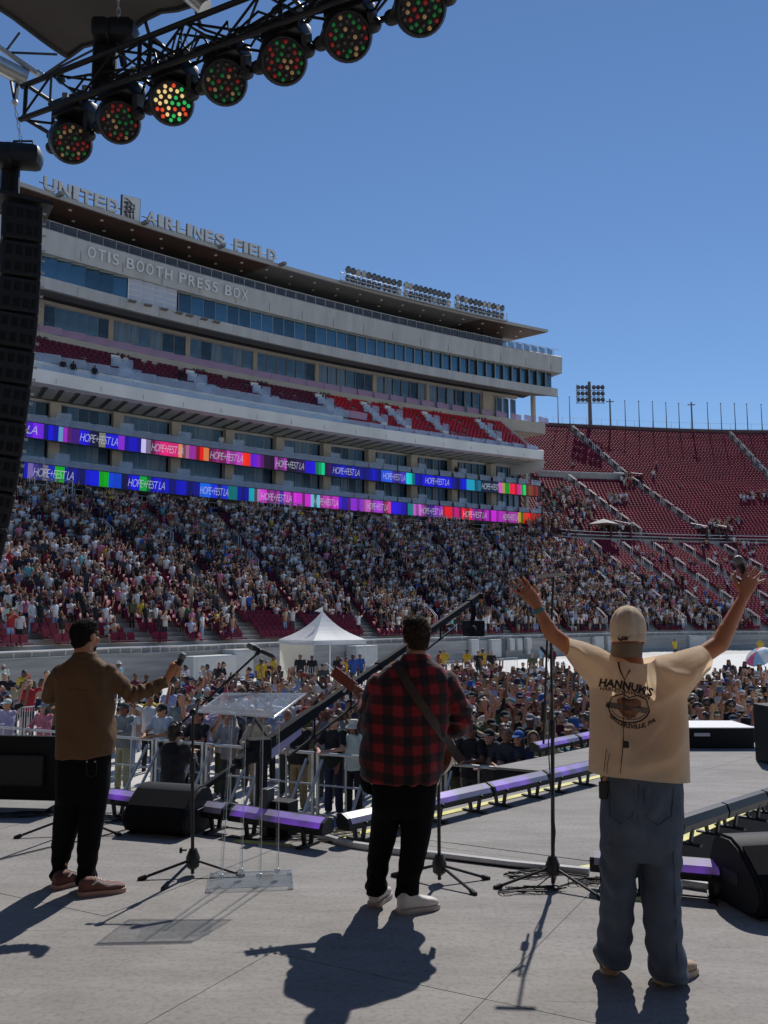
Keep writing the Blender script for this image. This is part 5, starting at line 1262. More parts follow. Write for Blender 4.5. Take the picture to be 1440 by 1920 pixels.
fs = [(k * 8 + j, k * 8 + (j + 1) % 8, (k + 1) * 8 + (j + 1) % 8, (k + 1) * 8 + j) for k in range(K) for j in range(8)]
mb.add(vs, fs); me = mb.mesh('canopy', M_tent); me.polygons.foreach_set('use_smooth', [False] * len(me.polygons)); link('canopy', me, None, tn)
for (x0, y0), (x1, y1) in (((-1, -1), (1, -1)), ((1, -1), (1, 1)), ((1, 1), (-1, 1)), ((-1, 1), (-1, -1))):
    a, b = tp_(x0 * hs, y0 * hs, ez), tp_(x1 * hs, y1 * hs, ez); MB().bar(a - Vector((0, 0, .12)), b - Vector((0, 0, .12)), .015, .24).obj('valance', M_tent, tn)
for x, y in ((-1, -1), (1, -1), (1, 1), (-1, 1)): MB().tube(tp_(x * (hs - .06), y * (hs - .06), FIELD_Z), tp_(x * (hs - .06), y * (hs - .06), ez), .035, 8).obj('pole', M_white, tn)
a, b = tp_(-hs + .03, hs - .05, FIELD_Z), tp_(-hs + .03, -hs + .1, FIELD_Z)
mb = MB(); n = 16; vs = []
for i in range(n + 1):
    p = a.lerp(b, i / n); q = Vector((math.cos(ta), math.sin(ta), 0)) * (.05 * math.sin(i * 1.7)); vs += [p + q, p + q * .3 + Vector((0, 0, 2.25))]
mb.add(vs, [(2 * i, 2 * i + 2, 2 * i + 3, 2 * i + 1) for i in range(n)]); mb.obj('side_wall', mat('tent_side', (.70, .66, .55), .7, translucent=.4), tn, True)
MB().add([tp_(-.03, 0, pkz - .1), tp_(.03, 0, pkz - .1), tp_(.03, 0, pkz + .2), tp_(-.03, 0, pkz + .2), tp_(-.35, .3, pkz - .02), tp_(-.33, .33, pkz - .02)], [(0, 1, 2, 3), (0, 3, 4), (1, 5, 2), (2, 5, 4, 3), (0, 4, 5, 1)]).obj('pennant', M_tent, tn)

jb = empty('camera_jib', P(385, 1478, 13), label='long black camera crane arm rising from the pit to the right', cat='camera crane')
M_jib = mat('jib_black', (.010, .010, .012), .8, spec=.2, bump=.2, bscale=30)
j0, j1 = P(372, 1484, 12.2), P(893, 1122, 20.0); jd = (j1 - j0)
at = lambda f, dz=0.0: j0 + jd * f + Vector((0, 0, dz))
MB().bar(at(.0), at(.10), .06, .07).obj('tail_bar', M_jib, jb)
for a, b, w_ in ((.09, .30, .16), (.30, .52, .115), (.52, .54, .15), (.54, .97, .115), (.96, 1.0, .16)): MB().bar(at(a), at(b), w_ * .8, w_).obj('arm_section', M_jib, jb)
MB().tube(at(.22, -.42), at(.88, -.30), .025, 8).obj('parallel_rod', M_jib, jb)
for f in (.30, .42, .56, .66, .80): MB().bar(at(f), at(f, -.40 + .12 * (f - .22)), .03, .03).obj('strut', M_jib, jb)
MB().add([at(.17, -.09), at(.25, -.08), at(.25, -.19), at(.17, -.24)] + [v + Vector((.05, .04, 0)) for v in (at(.17, -.09), at(.25, -.08), at(.25, -.19), at(.17, -.24))], [(0, 1, 2, 3), (7, 6, 5, 4), (0, 1, 5, 4), (1, 2, 6, 5), (2, 3, 7, 6), (3, 0, 4, 7)]).obj('side_plate', mat('lilac_plate', (.36, .32, .50), .4), jb)
MB().bar(at(.17, .05), P(478, 1345, 14.2), .05, .05).obj('handle', M_jib, jb); MB().bar(at(.10, .05), P(478, 1345, 14.2), .04, .04).obj('handle', M_jib, jb)
MB().box(at(.14, .0), (.35, .30, .34), .4, bev=.04).obj('pivot_head', M_jib, jb)
pb = at(.15); MB().tube((pb.x, pb.y, FIELD_Z + .1), (pb.x, pb.y, pb.z), .09, 10).obj('column', M_jib, jb); MB().box((pb.x, pb.y, FIELD_Z + .12), (.9, .9, .16), .4, bev=.03).obj('dolly', M_jib, jb)
mb = MB(); mb.path([at(.99), at(1.01, .04), P(905, 1118, 20.1)], .07, 8); mb.obj('nose', M_jib, jb, True)
MB().bar(P(888, 1124, 20.0), P(887, 1165, 20.0), .10, .10).obj('drop_post', M_jib, jb); MB().box(P(888, 1178, 20.0), (.36, .5, .36), .3, bev=.04).obj('camera', M_jib, jb); MB().tube(P(888, 1178, 19.8), P(884, 1182, 19.5), .09, 12).obj('camera_lens', M_jib, jb)

ub = P(1425, 1232, 40); um2 = Vector((ub.x, ub.y, ub.z)); o = empty('umbrella', um2, label='open umbrella in pale blue, white and pink at the right edge', cat='umbrella')
ax = Vector((-.5, -.35, .8)).normalized(); q = ax.to_track_quat('Z', 'Y').to_matrix().to_4x4()
for k in range(8):
    mb = MB(); vs = []
    for r, z in ((.02, .34), (.3, .28), (.55, .14), (.68, .0)):
        for e in (0, .5, 1): t = (k + e) * math.pi / 4; rr = r * (1 if e != .5 else .965); vs.append((Matrix.Translation(um2) @ q) @ Vector((rr * math.cos(t), rr * math.sin(t), z)))
    mb.add(vs, [(3 * i + j, 3 * i + j + 1, 3 * i + j + 4, 3 * i + j + 3) for i in range(3) for j in range(2)]); mb.obj('panel', [mat('umbrella_blue', (.25, .45, .65), .6, translucent=.4), mat('umbrella_white', (.7, .7, .7), .6, translucent=.4), mat('umbrella_pink', (.6, .12, .25), .6, translucent=.4)][k % 3], o)
MB().tube(um2 + ax * .3, um2 - ax * .55, .012, 6).obj('shaft', M_black, o)
# unseen drapes added round the stage to cut sky light and warm the shade
M_drape = mat('added_drape', (.46, .35, .27), .9, var=.2, scale=.8)
def drape(a, b, h, label):
    o = empty('added_drape', ((a.x + b.x) / 2, (a.y + b.y) / 2, 0), label=label, cat='drape'); n = 90; mb = MB(); d = (b - a); nn = Vector((d.y, -d.x)).normalized(); vs = []
    for i in range(n + 1):
        p = a + d * (i / n) + nn * (.09 * math.sin(i * 1.9)); vs += [(p.x, p.y, 0.0), (p.x, p.y, h)]
    q = [(x + nn.x * .02, y + nn.y * .02, z) for x, y, z in vs]; k = len(vs)
    mb.add(vs + q, [(2 * i, 2 * i + 2, 2 * i + 3, 2 * i + 1) for i in range(n)] + [(k + 2 * i + 1, k + 2 * i + 3, k + 2 * i + 2, k + 2 * i) for i in range(n)]); mb.obj('cloth', M_drape, o, True, fix=False)
    mb = MB(); mb.tube((a.x, a.y, h), (b.x, b.y, h), .05, 8); mb.obj('rail', M_black, o)
bk0, bk1 = P0 - U * 8.5 - V * 13, P0 + U * 9.5 - V * 13
drape(bk0, bk1, 8.0, 'added tan drape behind the camera, cutting sky light on the stage')
drape(bk0, P0 - U * 8.5 - V * 3.5, 8.0, 'added tan side drape left of the stage, cutting sky light')
drape(P0 + U * 9.5 - V * 3.5, bk1, 8.0, 'added tan side drape right of the stage, cutting sky light')
# pale track cover beyond the crowd
gs = MB(); pts = [on_level(880, 1262, FIELD_Z), on_level(1480, 1262, FIELD_Z), on_level(1480, 1224, FIELD_Z), on_level(880, 1240, FIELD_Z)]
gs.prism([(p.x, p.y) for p in pts], Matrix.Translation((0, 0, FIELD_Z + .004)), .004); tag(gs.obj('track_cover', mat('white_track_cover', (.72, .71, .68), .8, var=.05, scale=.5)), kind='structure')
# ------------------------------------------------------------------ people: shared builders
def mpx(py, Y): b = (960 - py) / FL; return Y / (math.cos(TH) - b * math.sin(TH)) / FL
Z3 = Vector((0, 0, 1))
def head_shape(mb, c, f, s=1.0, up=Z3, neck_to=None, nr=.058):
    """Skull, jaw, nose, ears and neck; f is where the face looks."""
    c = Vector(c); f = Vector(f).normalized(); r = f.cross(up).normalized(); up = r.cross(f).normalized()
    M = Matrix((r, f, up)).transposed(); L = lambda x, y, z: c + M @ (Vector((x, y, z)) * s)
    mb.ball(L(0, -.012, .022), (.076 * s, .097 * s, .098 * s), 20, 14, M)
    mb.ball(L(0, .028, -.045), (.058 * s, .062 * s, .075 * s), 18, 12, M)
    mb.ball(L(0, .062, -.094), (.03 * s, .026 * s, .024 * s), 12, 8, M)
    mb.ball(L(0, .076, .022), (.052 * s, .016 * s, .014 * s), 14, 8, M)
    mb.cap(L(0, .088, .012), L(0, .106, -.028), .010 * s, .015 * s, 10)
    for sx in (-1, 1):
        mb.ball(L(sx * .026, .104, -.036) - M @ Vector((0, .012 * s, 0)), .010 * s, 8, 6); mb.ball(L(sx * .04, .066, -.03), (.022 * s, .02 * s, .024 * s), 10, 8, M)
        mb.ball(L(sx * .078, -.004, -.012), (.010 * s, .022 * s, .034 * s), 12, 8, M)
    mb.ball(L(0, .084, -.066), (.024 * s, .014 * s, .011 * s), 10, 8, M)
    if neck_to is not None:
        mb.cap(L(0, -.018, -.05), neck_to, nr * s, nr * 1.12 * s, 16)
    return L
def hand_shape(mb, wrist, d, n, ts, curl=.25, spread=.18, k=1.0, fan=None):
    """Palm and five fingers. d: wrist to knuckles, n: back of the hand, ts: side (+1/-1) of the thumb along d x n."""
    wrist = Vector(wrist); d = Vector(d).normalized(); n = Vector(n); n = (n - d * n.dot(d)).normalized(); l = d.cross(n).normalized() * ts
    kn = wrist + d * .092 * k
    mb.loft([(wrist - d * .012, l * .027 * k, n * .021 * k), (wrist + d * .02 * k, l * .032 * k, n * .019 * k), (wrist + d * .055 * k, l * .041 * k, n * .017 * k), (kn, l * .042 * k, n * .013 * k), (kn + d * .008 * k, l * .036 * k, n * .009 * k)], 18, 2.6)
    for i, (off, ln, r) in enumerate(((.031, .074, .0088), (.0105, .083, .0090), (-.0105, .077, .0087), (-.030, .060, .0078))):
        a = (fan[i] if fan else (1.5 - i) * spread); fd = (d * math.cos(a) + l * math.sin(a)).normalized(); p = kn + l * off * k - d * .012 * k; ax = fd.cross(n).normalized()
        c_ = curl[i] if hasattr(curl, '__len__') else curl; cur = fd; first = True
        for seg, fr_ in enumerate((.50, .29, .24)):
            cur = Quaternion(ax, -c_ * (.55 if seg == 0 else 1.0)) @ cur
            q = p + cur * (ln * fr_ + (.012 if first else 0)) * k; mb.cap(p, q, r * k * (1.04 - .06 * seg), r * k * (1.0 - .09 * seg), 10); p = q; first = False
    t0 = wrist + d * .022 * k + l * .024 * k - n * .004; t1 = t0 + (d * .62 + l * .72 - n * .25).normalized() * .045 * k; t2 = t1 + (d * .88 + l * .38 - n * .25).normalized() * .034 * k; t3 = t2 + (d * .97 + l * .15 - n * .2).normalized() * .027 * k
    mb.cap(t0, t1, .0155 * k, .0120 * k, 10); mb.cap(t1, t2, .0115 * k, .0102 * k, 10); mb.cap(t2, t3, .0102 * k, .0082 * k, 10)
def fist_shape(mb, c, ax, pd, k=1.0, wrist=None):
    """A hand closed round a rod: c on the rod, ax along it (thumb end), pd from the rod towards the palm."""
    c = Vector(c); ax = Vector(ax).normalized(); pd = Vector(pd); pd = (pd - ax * pd.dot(ax)).normalized(); sd = ax.cross(pd)
    mb.ball(c + pd * .032 * k, (.021 * k, .026 * k, .043 * k), 14, 10, Matrix((pd, sd, ax)).transposed())
    for i, off in enumerate((.031, .0105, -.0105, -.030)):
        pts = []
        for t in np.linspace(-.3, 3.7 - .15 * i, 9):
            rr = (.030 - .0025 * t * .6) * k; pts.append(c + ax * off * k + (pd * math.cos(t) + sd * math.sin(t)) * rr)
        rr_ = [.0092 * k * (1 - .03 * j) for j in range(9)]; mb.path(pts, .009, 10, rr_); mb.ball(pts[-1], rr_[-1], 8, 6); mb.ball(pts[3], .0102 * k, 8, 6)
    a = [c + ax * .012 * k + pd * .042 * k - sd * .012 * k, c + ax * .040 * k + pd * .024 * k - sd * .026 * k, c + ax * .058 * k - pd * .004 * k - sd * .024 * k, c + ax * .066 * k - pd * .020 * k - sd * .012 * k]
    for p, q, r0, r1 in zip(a[:-1], a[1:], (.0145, .012, .0105), (.012, .0105, .009)): mb.cap(p, q, r0 * k, r1 * k, 10)
    if wrist is not None: mb.cap(c + pd * .034 * k - ax * .01 * k, wrist, .026 * k, .026 * k, 14)
def px_ring(l, r, y, Y, depth, yr=None, fwd=0.0):
    """Ring of a garment between two outline points of one height, as deep as given."""
    a, b = P(l, y, Y), P(r, yr if yr is not None else y, Y); c = (a + b) / 2 + Vector((0, fwd, 0)); return (c, (b - a) / 2, Vector((0, depth, 0)))
def cloth_finish(me, amp=.006, freq=(8, 8, 3.2), seed=1, keep=None, extra=None):
    co = mesh_co(me); no = mesh_no(me); q = co * np.array(freq)
    f = vnoise(q, 1.0, seed) + .5 * vnoise(q, 2.1, seed + 3) + .25 * vnoise(q, 4.3, seed + 5)
    f = np.sign(f) * np.abs(f) ** .8
    a = amp if keep is None else amp * keep(co)
    d = f * a
    if extra is not None: d = d + extra(co)
    set_co(me, co + no * d[:, None]); return me
def shoe(parent, heel, dirv, L, wd, upper, sole, name='shoe', hi=.095, label=None, stripe=None):
    heel = Vector(heel); d = Vector(dirv); d.z = 0; d.normalize(); s = Vector((d.y, -d.x, 0)); up = Z3
    prof = [(0.0, .55, .62), (.06, .80, .86), (.16, .88, 1.0), (.30, .84, .98), (.42, .84, .80), (.55, .92, .62), (.68, 1.0, .52), (.82, .97, .45), (.93, .78, .36), (1.0, .40, .24)]
    mb = MB(); mb.loft([(heel + d * L * t + up * (.020 + hi * h * .5), s * wd / 2 * w_, up * (hi * h * .5)) for t, w_, h in prof], 24, 2.7)
    me = blob(mb, .0055, 3, 'shoe'); me.materials.append(upper); o = link(name, me, parent=parent)
    if label: o['label'] = label
    ms = MB(); ol = []
    for t, w_, h in prof: ol.append((t, w_ * 1.05))
    rt = [heel + d * (L * (t * 1.03 - .012)) + s * (wd / 2 * w_ + .003) for t, w_ in ol]; lf = [heel + d * (L * (t * 1.03 - .012)) - s * (wd / 2 * w_ + .003) for t, w_ in reversed(ol)]
    ring = rt + lf; k = len(ring); vs = [p + up * z for z in (.001, .006, .026, .030) for p in ring]
    cen = sum(ring, Vector()) / k
    vs = [(cen + (Vector((v.x, v.y, 0)) - Vector((cen.x, cen.y, 0))) * (.97 if i // k in (0, 3) else 1.0)) + up * (v.z - cen.z if False else 0) for i, v in enumerate(vs)]
    vs = [Vector((v.x, v.y, (.001, .006, .027, .030)[i // k])) for i, v in enumerate(vs)]
    ms.add(vs, [(r * k + j, r * k + (j + 1) % k, (r + 1) * k + (j + 1) % k, (r + 1) * k + j) for r in range(3) for j in range(k)] + [tuple(reversed(range(k))), tuple(range(3 * k, 4 * k))])
    so_ = ms.obj('sole', sole, o, True)
    if stripe is not None:
        bv = BVHTree.FromPolygons([v.co.copy() for v in me.vertices], [tuple(p.vertices) for p in me.polygons])
        for sg in (1, -1):
            pts = []
            for t, h in ((.28, .55), (.40, .72), (.50, .55), (.62, .40), (.80, .38)):
                a = heel + d * L * t + s * sg * .2 + up * (.02 + hi * h); hit = bv.ray_cast(a, -s * sg)
                if hit[0]: pts.append(hit[0] + s * sg * .0015)
            if len(pts) > 2: mb = MB(); mb.path(pts, .006, 6); mb.obj('side_stripe', stripe, o, True)
        for t in (.36, .42, .48, .54):
            c = heel + d * L * t; hit = bv.ray_cast(c + up * .3, -up)
            if hit[0]: mb = MB(); mb.path([hit[0] + s * x + up * (.003 - abs(x) * .12) for x in (-.022, 0, .022)], .0038, 6); mb.obj('lace', stripe, o, True)
    return o
def hair_shape(c, f, s, prims, tufts, length, seed, m, parent, comb=(0, 0, 1), mat_name=None, zmin=-.06):
    c = Vector(c); f = Vector(f).normalized(); r = f.cross(Z3).normalized(); M = Matrix((r, f, Z3)).transposed(); mb = MB()
    for (x, y, z), rad in prims: mb.ball(c + M @ (Vector((x, y, z)) * s), tuple(q * s for q in rad), 18, 12, M)
    me = blob(mb, .006, 2, 'hair'); cloth_finish(me, .0035, (70, 70, 70), seed)
    rd = random.Random(seed); co = mesh_co(me); no = mesh_no(me); V_, F_ = [], []
    me2 = MB(); me2.add([tuple(v) for v in co], [tuple(p.vertices) for p in me.polygons])
    idx = [i for i in range(len(co)) if (Vector(co[i]) - c).z > zmin * s]
    for _ in range(tufts):
        i = rd.choice(idx); p = Vector(co[i]); nn = Vector(no[i]); t = (nn * .75 + Vector(comb) * .5 + Vector((rd.uniform(-.6, .6), rd.uniform(-.6, .6), rd.uniform(-.5, .5)))).normalized()
        a = nn.orthogonal().normalized(); b = nn.cross(a); w_ = rd.uniform(.003, .006); L = length * rd.uniform(.5, 1.2); mid = p + t * L * .55; t2 = (t + Vector((rd.uniform(-.7, .7), rd.uniform(-.7, .7), rd.uniform(-.6, .3)))).normalized()
        j = len(me2.v); tip = mid + t2 * L * .5
        me2.add([p + a * w_, p - a * w_ * .5 + b * w_ * .8, p - a * w_ * .5 - b * w_ * .8, mid + a * w_ * .7, mid - a * w_ * .35 + b * w_ * .6, mid - a * w_ * .35 - b * w_ * .6, tip],
                [(0, 1, 4, 3), (1, 2, 5, 4), (2, 0, 3, 5), (3, 4, 6), (4, 5, 6), (5, 3, 6)])
    o = me2.obj('hair', m, parent, False, fix=False); o.data.polygons.foreach_set('use_smooth', [True] * len(o.data.polygons)); return o
M_skin = mat('skin_tan', (.60, .26, .12), .5, var=.10, scale=14, bump=.12, bscale=160, translucent=.22)
M_skin2 = mat('skin_brown', (.33, .15, .085), .5, var=.10, scale=14, bump=.12, bscale=160, translucent=.10)
def bvh_of(me): return BVHTree.FromPolygons([v.co.copy() for v in me.vertices], [tuple(p.vertices) for p in me.polygons])
CAMP = Vector((0, 0, CZ))
def on_cloth(bv, px, py, lift=.003):
    d = ray(px, py).normalized(); h = bv.ray_cast(CAMP, d)
    return (h[0] + h[1] * lift) if h[0] is not None else None

# ------------------------------------------------------------------ singer in the cream T-shirt, arms raised
Y0 = 4.66
pr = empty('person', (P(1205, 1700, Y0).x, Y0, 0), label='person in cream graphic T-shirt, loose blue jeans and backwards cap with both arms raised', cat='person')
YL, YR = on_level(1144, 1826).y, on_level(1258, 1842).y
hc_ = P(1179, 1193, Y0 + .02); ff = Vector((.42, .9, .05))
mb = MB()
head_shape(mb, hc_, ff, 1.0, neck_to=P(1183, 1248, Y0 - .01), nr=.06)
mb.loft([px_ring(1140, 1228, 1258, Y0, .07), px_ring(1124, 1258, 1290, Y0, .095), px_ring(1124, 1266, 1360, Y0, .10), px_ring(1132, 1266, 1440, Y0, .11), px_ring(1130, 1274, 1500, Y0, .12), px_ring(1134, 1270, 1590, Y0, .11)], 24, 2.4)
for a, b in ((P(1160, 1590, Y0), (1156, 1690, YL)), (P(1238, 1590, Y0), (1246, 1690, YR))):
    pass
for hipx, kx, ky, ax_, ay, Yk in ((1163, 1157, 1690, 1146, 1800, YL), (1236, 1240, 1700, 1252, 1812, YR)):
    kn = P(kx, ky, (Y0 + Yk) / 2); an = P(ax_, ay, Yk); mb.cap(P(hipx, 1570, Y0), kn, .072, .05, 14); mb.cap(kn, an, .048, .036, 14); mb.cap(an, an + Vector((.03, .10, -.03)), .04, .035, 12)
# left arm (picture left) and right arm, each a tapering chain
sh, el, wr = P(1102, 1240, Y0), P(1034, 1188, Y0 + .03), P(1009, 1142, Y0 + .06)
mb.cap(sh, el, .047, .041, 16); mb.cap(el, wr, .043, .026, 16); mb.ball(el.lerp(wr, .25) , .0415, 14, 9)
hand_shape(mb, P(1007, 1136, Y0 + .06), (P(979, 1098, Y0 + .10) - P(1007, 1136, Y0 + .06)), (.25, -1, .25), -1 if False else 1, curl=[.12, .08, .10, .14], k=1.06, fan=[.10, -.02, -.17, -.48])
sh, el, wr = P(1270, 1260, Y0), P(1349, 1207, Y0 + .03), P(1393, 1122, Y0 + .08)
mb.cap(sh, el, .050, .047, 16); mb.cap(el, wr, .049, .029, 16); mb.ball(el.lerp(wr, .28), .046, 14, 9)
hand_shape(mb, P(1395, 1117, Y0 + .08), (P(1409, 1080, Y0 + .10) - P(1395, 1117, Y0 + .08)), (.0, -1, .2), 1 if False else -1, curl=[.16, .10, .12, .20], k=1.05, fan=[-.02, -.06 - .12, -.38, -.66])
body = blob(mb, .0056, 3, 'body'); body.materials.append(M_skin); body_o = link('body', body, parent=pr)
# shirt
M_cream = mat('cream_cotton', (.90, .73, .51), .85, var=.05, scale=5, bump=.15, bscale=220, translucent=.48, sheen=.2, wrinkle=.12)
def pl_(p, a, b):                 # distance from points to a segment, and the nearest point
    ab = b - a; t = np.clip(((p - a) @ ab) / max(ab @ ab, 1e-12), 0, 1); q = a + t[:, None] * ab; return np.linalg.norm(p - q, axis=1), q
def flat_garment(outline, closed, Yc, D, Rr, folds, step=.0055, amp=.004, seed=3, name='shirt'):
    """Two panels of cloth sewn along the closed edges of an outline (picture points turned into places at depth Yc), open at hem, neck and sleeves."""
    pts = np.array([[P(x, y, Yc).x, P(x, y, Yc).z] for x, y in outline]); n = len(pts)
    x0, z0 = pts.min(0) - step * 2; x1, z1 = pts.max(0) + step * 2; nx, nz = int((x1 - x0) / step) + 1, int((z1 - z0) / step) + 1
    gx_, gz_ = np.meshgrid(x0 + step * np.arange(nx), z0 + step * np.arange(nz)); g2 = np.stack([gx_.ravel(), gz_.ravel()], 1)
    ins = np.zeros(len(g2), bool)
    for i in range(n):
        p, q = pts[i], pts[(i + 1) % n]; c = (p[1] > g2[:, 1]) != (q[1] > g2[:, 1]); xi = p[0] + (g2[:, 1] - p[1]) / (q[1] - p[1] + 1e-12) * (q[0] - p[0]); ins ^= c & (g2[:, 0] < xi)
    ed = np.full(len(g2), 9.0); near = g2.copy()
    for i in range(n):
        d_, q_ = pl_(g2, pts[i], pts[(i + 1) % n]); m_ = d_ < ed; ed[m_] = d_[m_]; near[m_] = q_[m_]
    pos = np.where(ins[:, None], g2, near)
    cl = np.full(len(g2), 9.0)
    for i in range(n):
        if closed[i]: d_, _q = pl_(pos, pts[i], pts[(i + 1) % n]); cl = np.minimum(cl, d_)
    t = np.clip(cl / Rr, 0, 1); dep = D * np.sqrt(np.clip(1 - (1 - t) ** 2, 0, 1))
    idx = np.arange(nx * nz).reshape(nz, nx); quad = np.stack([idx[:-1, :-1], idx[:-1, 1:], idx[1:, 1:], idx[1:, :-1]], -1).reshape(-1, 4); quad = quad[ins[quad].any(1)]
    used = np.unique(quad); rm = -np.ones(nx * nz, int); rm[used] = np.arange(len(used)); quad = rm[quad]; pos = pos[used]; dep = dep[used]; t = t[used]
    fo = np.zeros(len(pos))
    for cv, w_, a_ in folds:
        c2 = np.array([[P(x, y, Yc).x, P(x, y, Yc).z] for x, y in cv]); dd = np.full(len(pos), 9.0); sgn = np.zeros(len(pos)); L = np.zeros(len(pos)); acc = 0; tot = sum(np.linalg.norm(c2[i + 1] - c2[i]) for i in range(len(c2) - 1))
        for i in range(len(c2) - 1):
            d_, q_ = pl_(pos, c2[i], c2[i + 1]); m_ = d_ < dd; ab = c2[i + 1] - c2[i]; dd[m_] = d_[m_]; L[m_] = (acc + np.linalg.norm(q_[m_] - c2[i], axis=1)) / tot; acc += np.linalg.norm(ab)
            s_ = np.sign(ab[0] * (pos[:, 1] - c2[i][1]) - ab[1] * (pos[:, 0] - c2[i][0])); sgn[m_] = s_[m_]
        ends = np.sin(np.pi * np.clip(.12 + .76 * L, 0, 1)); r_ = dd / w_ * np.where(sgn > 0, 1.0, .55)      # steeper on one side, as cloth falls
        fo += 1.35 * a_ * ends * np.exp(-r_ ** 2)
    p3 = np.stack([pos[:, 0], np.full(len(pos), Yc), pos[:, 1]], 1)
    nz_ = vnoise(p3, 7, seed) + .5 * vnoise(p3, 16, seed + 1)
    edge = np.clip(t * 1.6, 0, 1)
    back = np.stack([pos[:, 0], Yc - dep - (fo + amp * nz_) * edge, pos[:, 1]], 1); front = np.stack([pos[:, 0], Yc + dep * .9 + amp * nz_ * edge, pos[:, 1]], 1)
    k = len(pos); bm = bmesh.new(); vs = [bm.verts.new(v) for v in back] + [bm.verts.new(v) for v in front]
    for q in quad:
        if len(set(q)) == 4:
            bm.faces.new([vs[i] for i in q]); bm.faces.new([vs[i + k] for i in reversed(q)])
    bmesh.ops.remove_doubles(bm, verts=bm.verts[:], dist=.0012); bmesh.ops.recalc_face_normals(bm, faces=bm.faces[:])
    for _ in range(2): bmesh.ops.smooth_vert(bm, verts=[v for v in bm.verts if not v.is_boundary], factor=.5, use_axis_x=False, use_axis_y=True, use_axis_z=False)
    me = bpy.data.meshes.new(name); bm.to_mesh(me); bm.free(); me.polygons.foreach_set('use_smooth', [True] * len(me.polygons)); return me
OUT = [(1150, 1228), (1122, 1213), (1094, 1203), (1064, 1196), (1059, 1212), (1060, 1229), (1072, 1247), (1090, 1268), (1106, 1289), (1107, 1330), (1106, 1390), (1104, 1446), (1160, 1450), (1220, 1457), (1291, 1462), (1289, 1400), (1287, 1350), (1285, 1309), (1296, 1292), (1310, 1276), (1322, 1261), (1319, 1236), (1312, 1210), (1290, 1216), (1262, 1224), (1226, 1231), (1205, 1240), (1188, 1243), (1168, 1240)]
CLO = [1, 1, 1, 0, 0, 1, 1, 1, 1, 1, 1, 0, 0, 0, 1, 1, 1, 1, 1, 1, 0, 0, 1, 1, 1, 0, 0, 0, 0]
FOLDS = [([(1304, 1240), (1268, 1275), (1225, 1303), (1196, 1318)], .030, .020), ([(1284, 1312), (1274, 1362), (1236, 1408), (1180, 1426), (1140, 1424)], .042, .030), ([(1286, 1345), (1280, 1405), (1250, 1440)], .026, .018), ([(1078, 1226), (1108, 1282), (1126, 1340), (1150, 1398)], .028, .018), ([(1144, 1236), (1130, 1285), (1119, 1345), (1113, 1410)], .020, .013),
         ([(1222, 1238), (1246, 1258), (1282, 1266)], .020, .016), ([(1072, 1204), (1084, 1232), (1100, 1262)], .014, .009), ([(1303, 1218), (1298, 1255), (1290, 1286)], .014, .010), ([(1288, 1222), (1280, 1262), (1268, 1298)], .014, .009), ([(1160, 1248), (1165, 1300), (1160, 1350)], .018, .008), ([(1235, 1300), (1222, 1350), (1190, 1385)], .024, .012), ([(1196, 1250), (1204, 1290), (1222, 1320)], .014, .007), ([(1108, 1300), (1128, 1360), (1170, 1400)], .022, .012)]
shirt = flat_garment(OUT, CLO, Y0, .150, .125, FOLDS); shirt.materials.append(M_cream); sh_o = link('shirt', shirt, parent=pr)
cx = P(1197, 1350, Y0).x
bv = bvh_of(shirt)
M_print = mat('shirt_print', (.035, .025, .028), .85, var=.35, scale=60); M_print_o = mat('shirt_print_orange', (.24, .10, .045), .85, var=.3, scale=50); M_print_g = mat('shirt_print_grey', (.16, .12, .09), .85, var=.3, scale=50)
def print_text(txt, fn, size, m, name='print', bold=.01, spacing=1.0):
    vs, fs = text_data(txt, 1.0, bold, 0, 'CENTER', spacing, res=2); mb = MB(); ok = []
    for v in vs: ok.append(on_cloth(bv, *fn(v.x * size, v.y * size), .004))
    if any(q is None for q in ok): return
    mb.add(ok, fs); return mb.obj(name, m, sh_o, fix=False)
def line_map(cx_, cy_, rot, arc=0.0):
    c, s_ = math.cos(rot), math.sin(rot)
    def fn(x, y):
        y2 = y - arc * x * x; return cx_ + c * x + s_ * y2, cy_ + s_ * x - c * y2
    return fn
print_text("HANNUM'S", line_map(1173, 1292, .20, .0015), 20, M_print, bold=.045)
print_text("HARLEY-DAVIDSON", line_map(1172, 1300, .19, .0012), 10.5, M_print, bold=.02)
def tube_on(pts, r, m, name, parent, lift=.002, closed=False):
    q = [on_cloth(bv, x, y, lift) for x, y in pts]; q = [v for v in q if v is not None]
    if len(q) > 1: mb = MB(); mb.path(q, r, 5, closed=closed); return mb.obj(name, m, parent, True)
def poly_on(pts, m, name, lift=.0025, n=1):
    c = (sum(p[0] for p in pts) / len(pts), sum(p[1] for p in pts) / len(pts)); vs = [on_cloth(bv, *c, lift)] + [on_cloth(bv, *p, lift) for p in pts]
    k = len(pts); return MB().add(vs, [(0, 1 + i, 1 + (i + 1) % k) for i in range(k)]).obj(name, m, sh_o, fix=False)
def ell(cx_, cy_, rx, ry, n, a0=0, a1=2 * math.pi, rot=.12):
    return [(cx_ + rx * math.cos(t) * math.cos(rot) - ry * math.sin(t) * math.sin(rot), cy_ + rx * math.cos(t) * math.sin(rot) + ry * math.sin(t) * math.cos(rot)) for t in np.linspace(a0, a1, n)]
tube_on(ell(1179, 1328, 38, 27, 40, 0, math.pi), .0035, M_print, 'print', sh_o); tube_on(ell(1179, 1328, 33, 21, 40, 0, math.pi), .002, M_print_g, 'print', sh_o)
tube_on([(1141, 1322), (1148, 1306), (1168, 1301), (1180, 1308), (1195, 1304), (1212, 1312), (1217, 1330)], .003, M_print, 'print', sh_o)
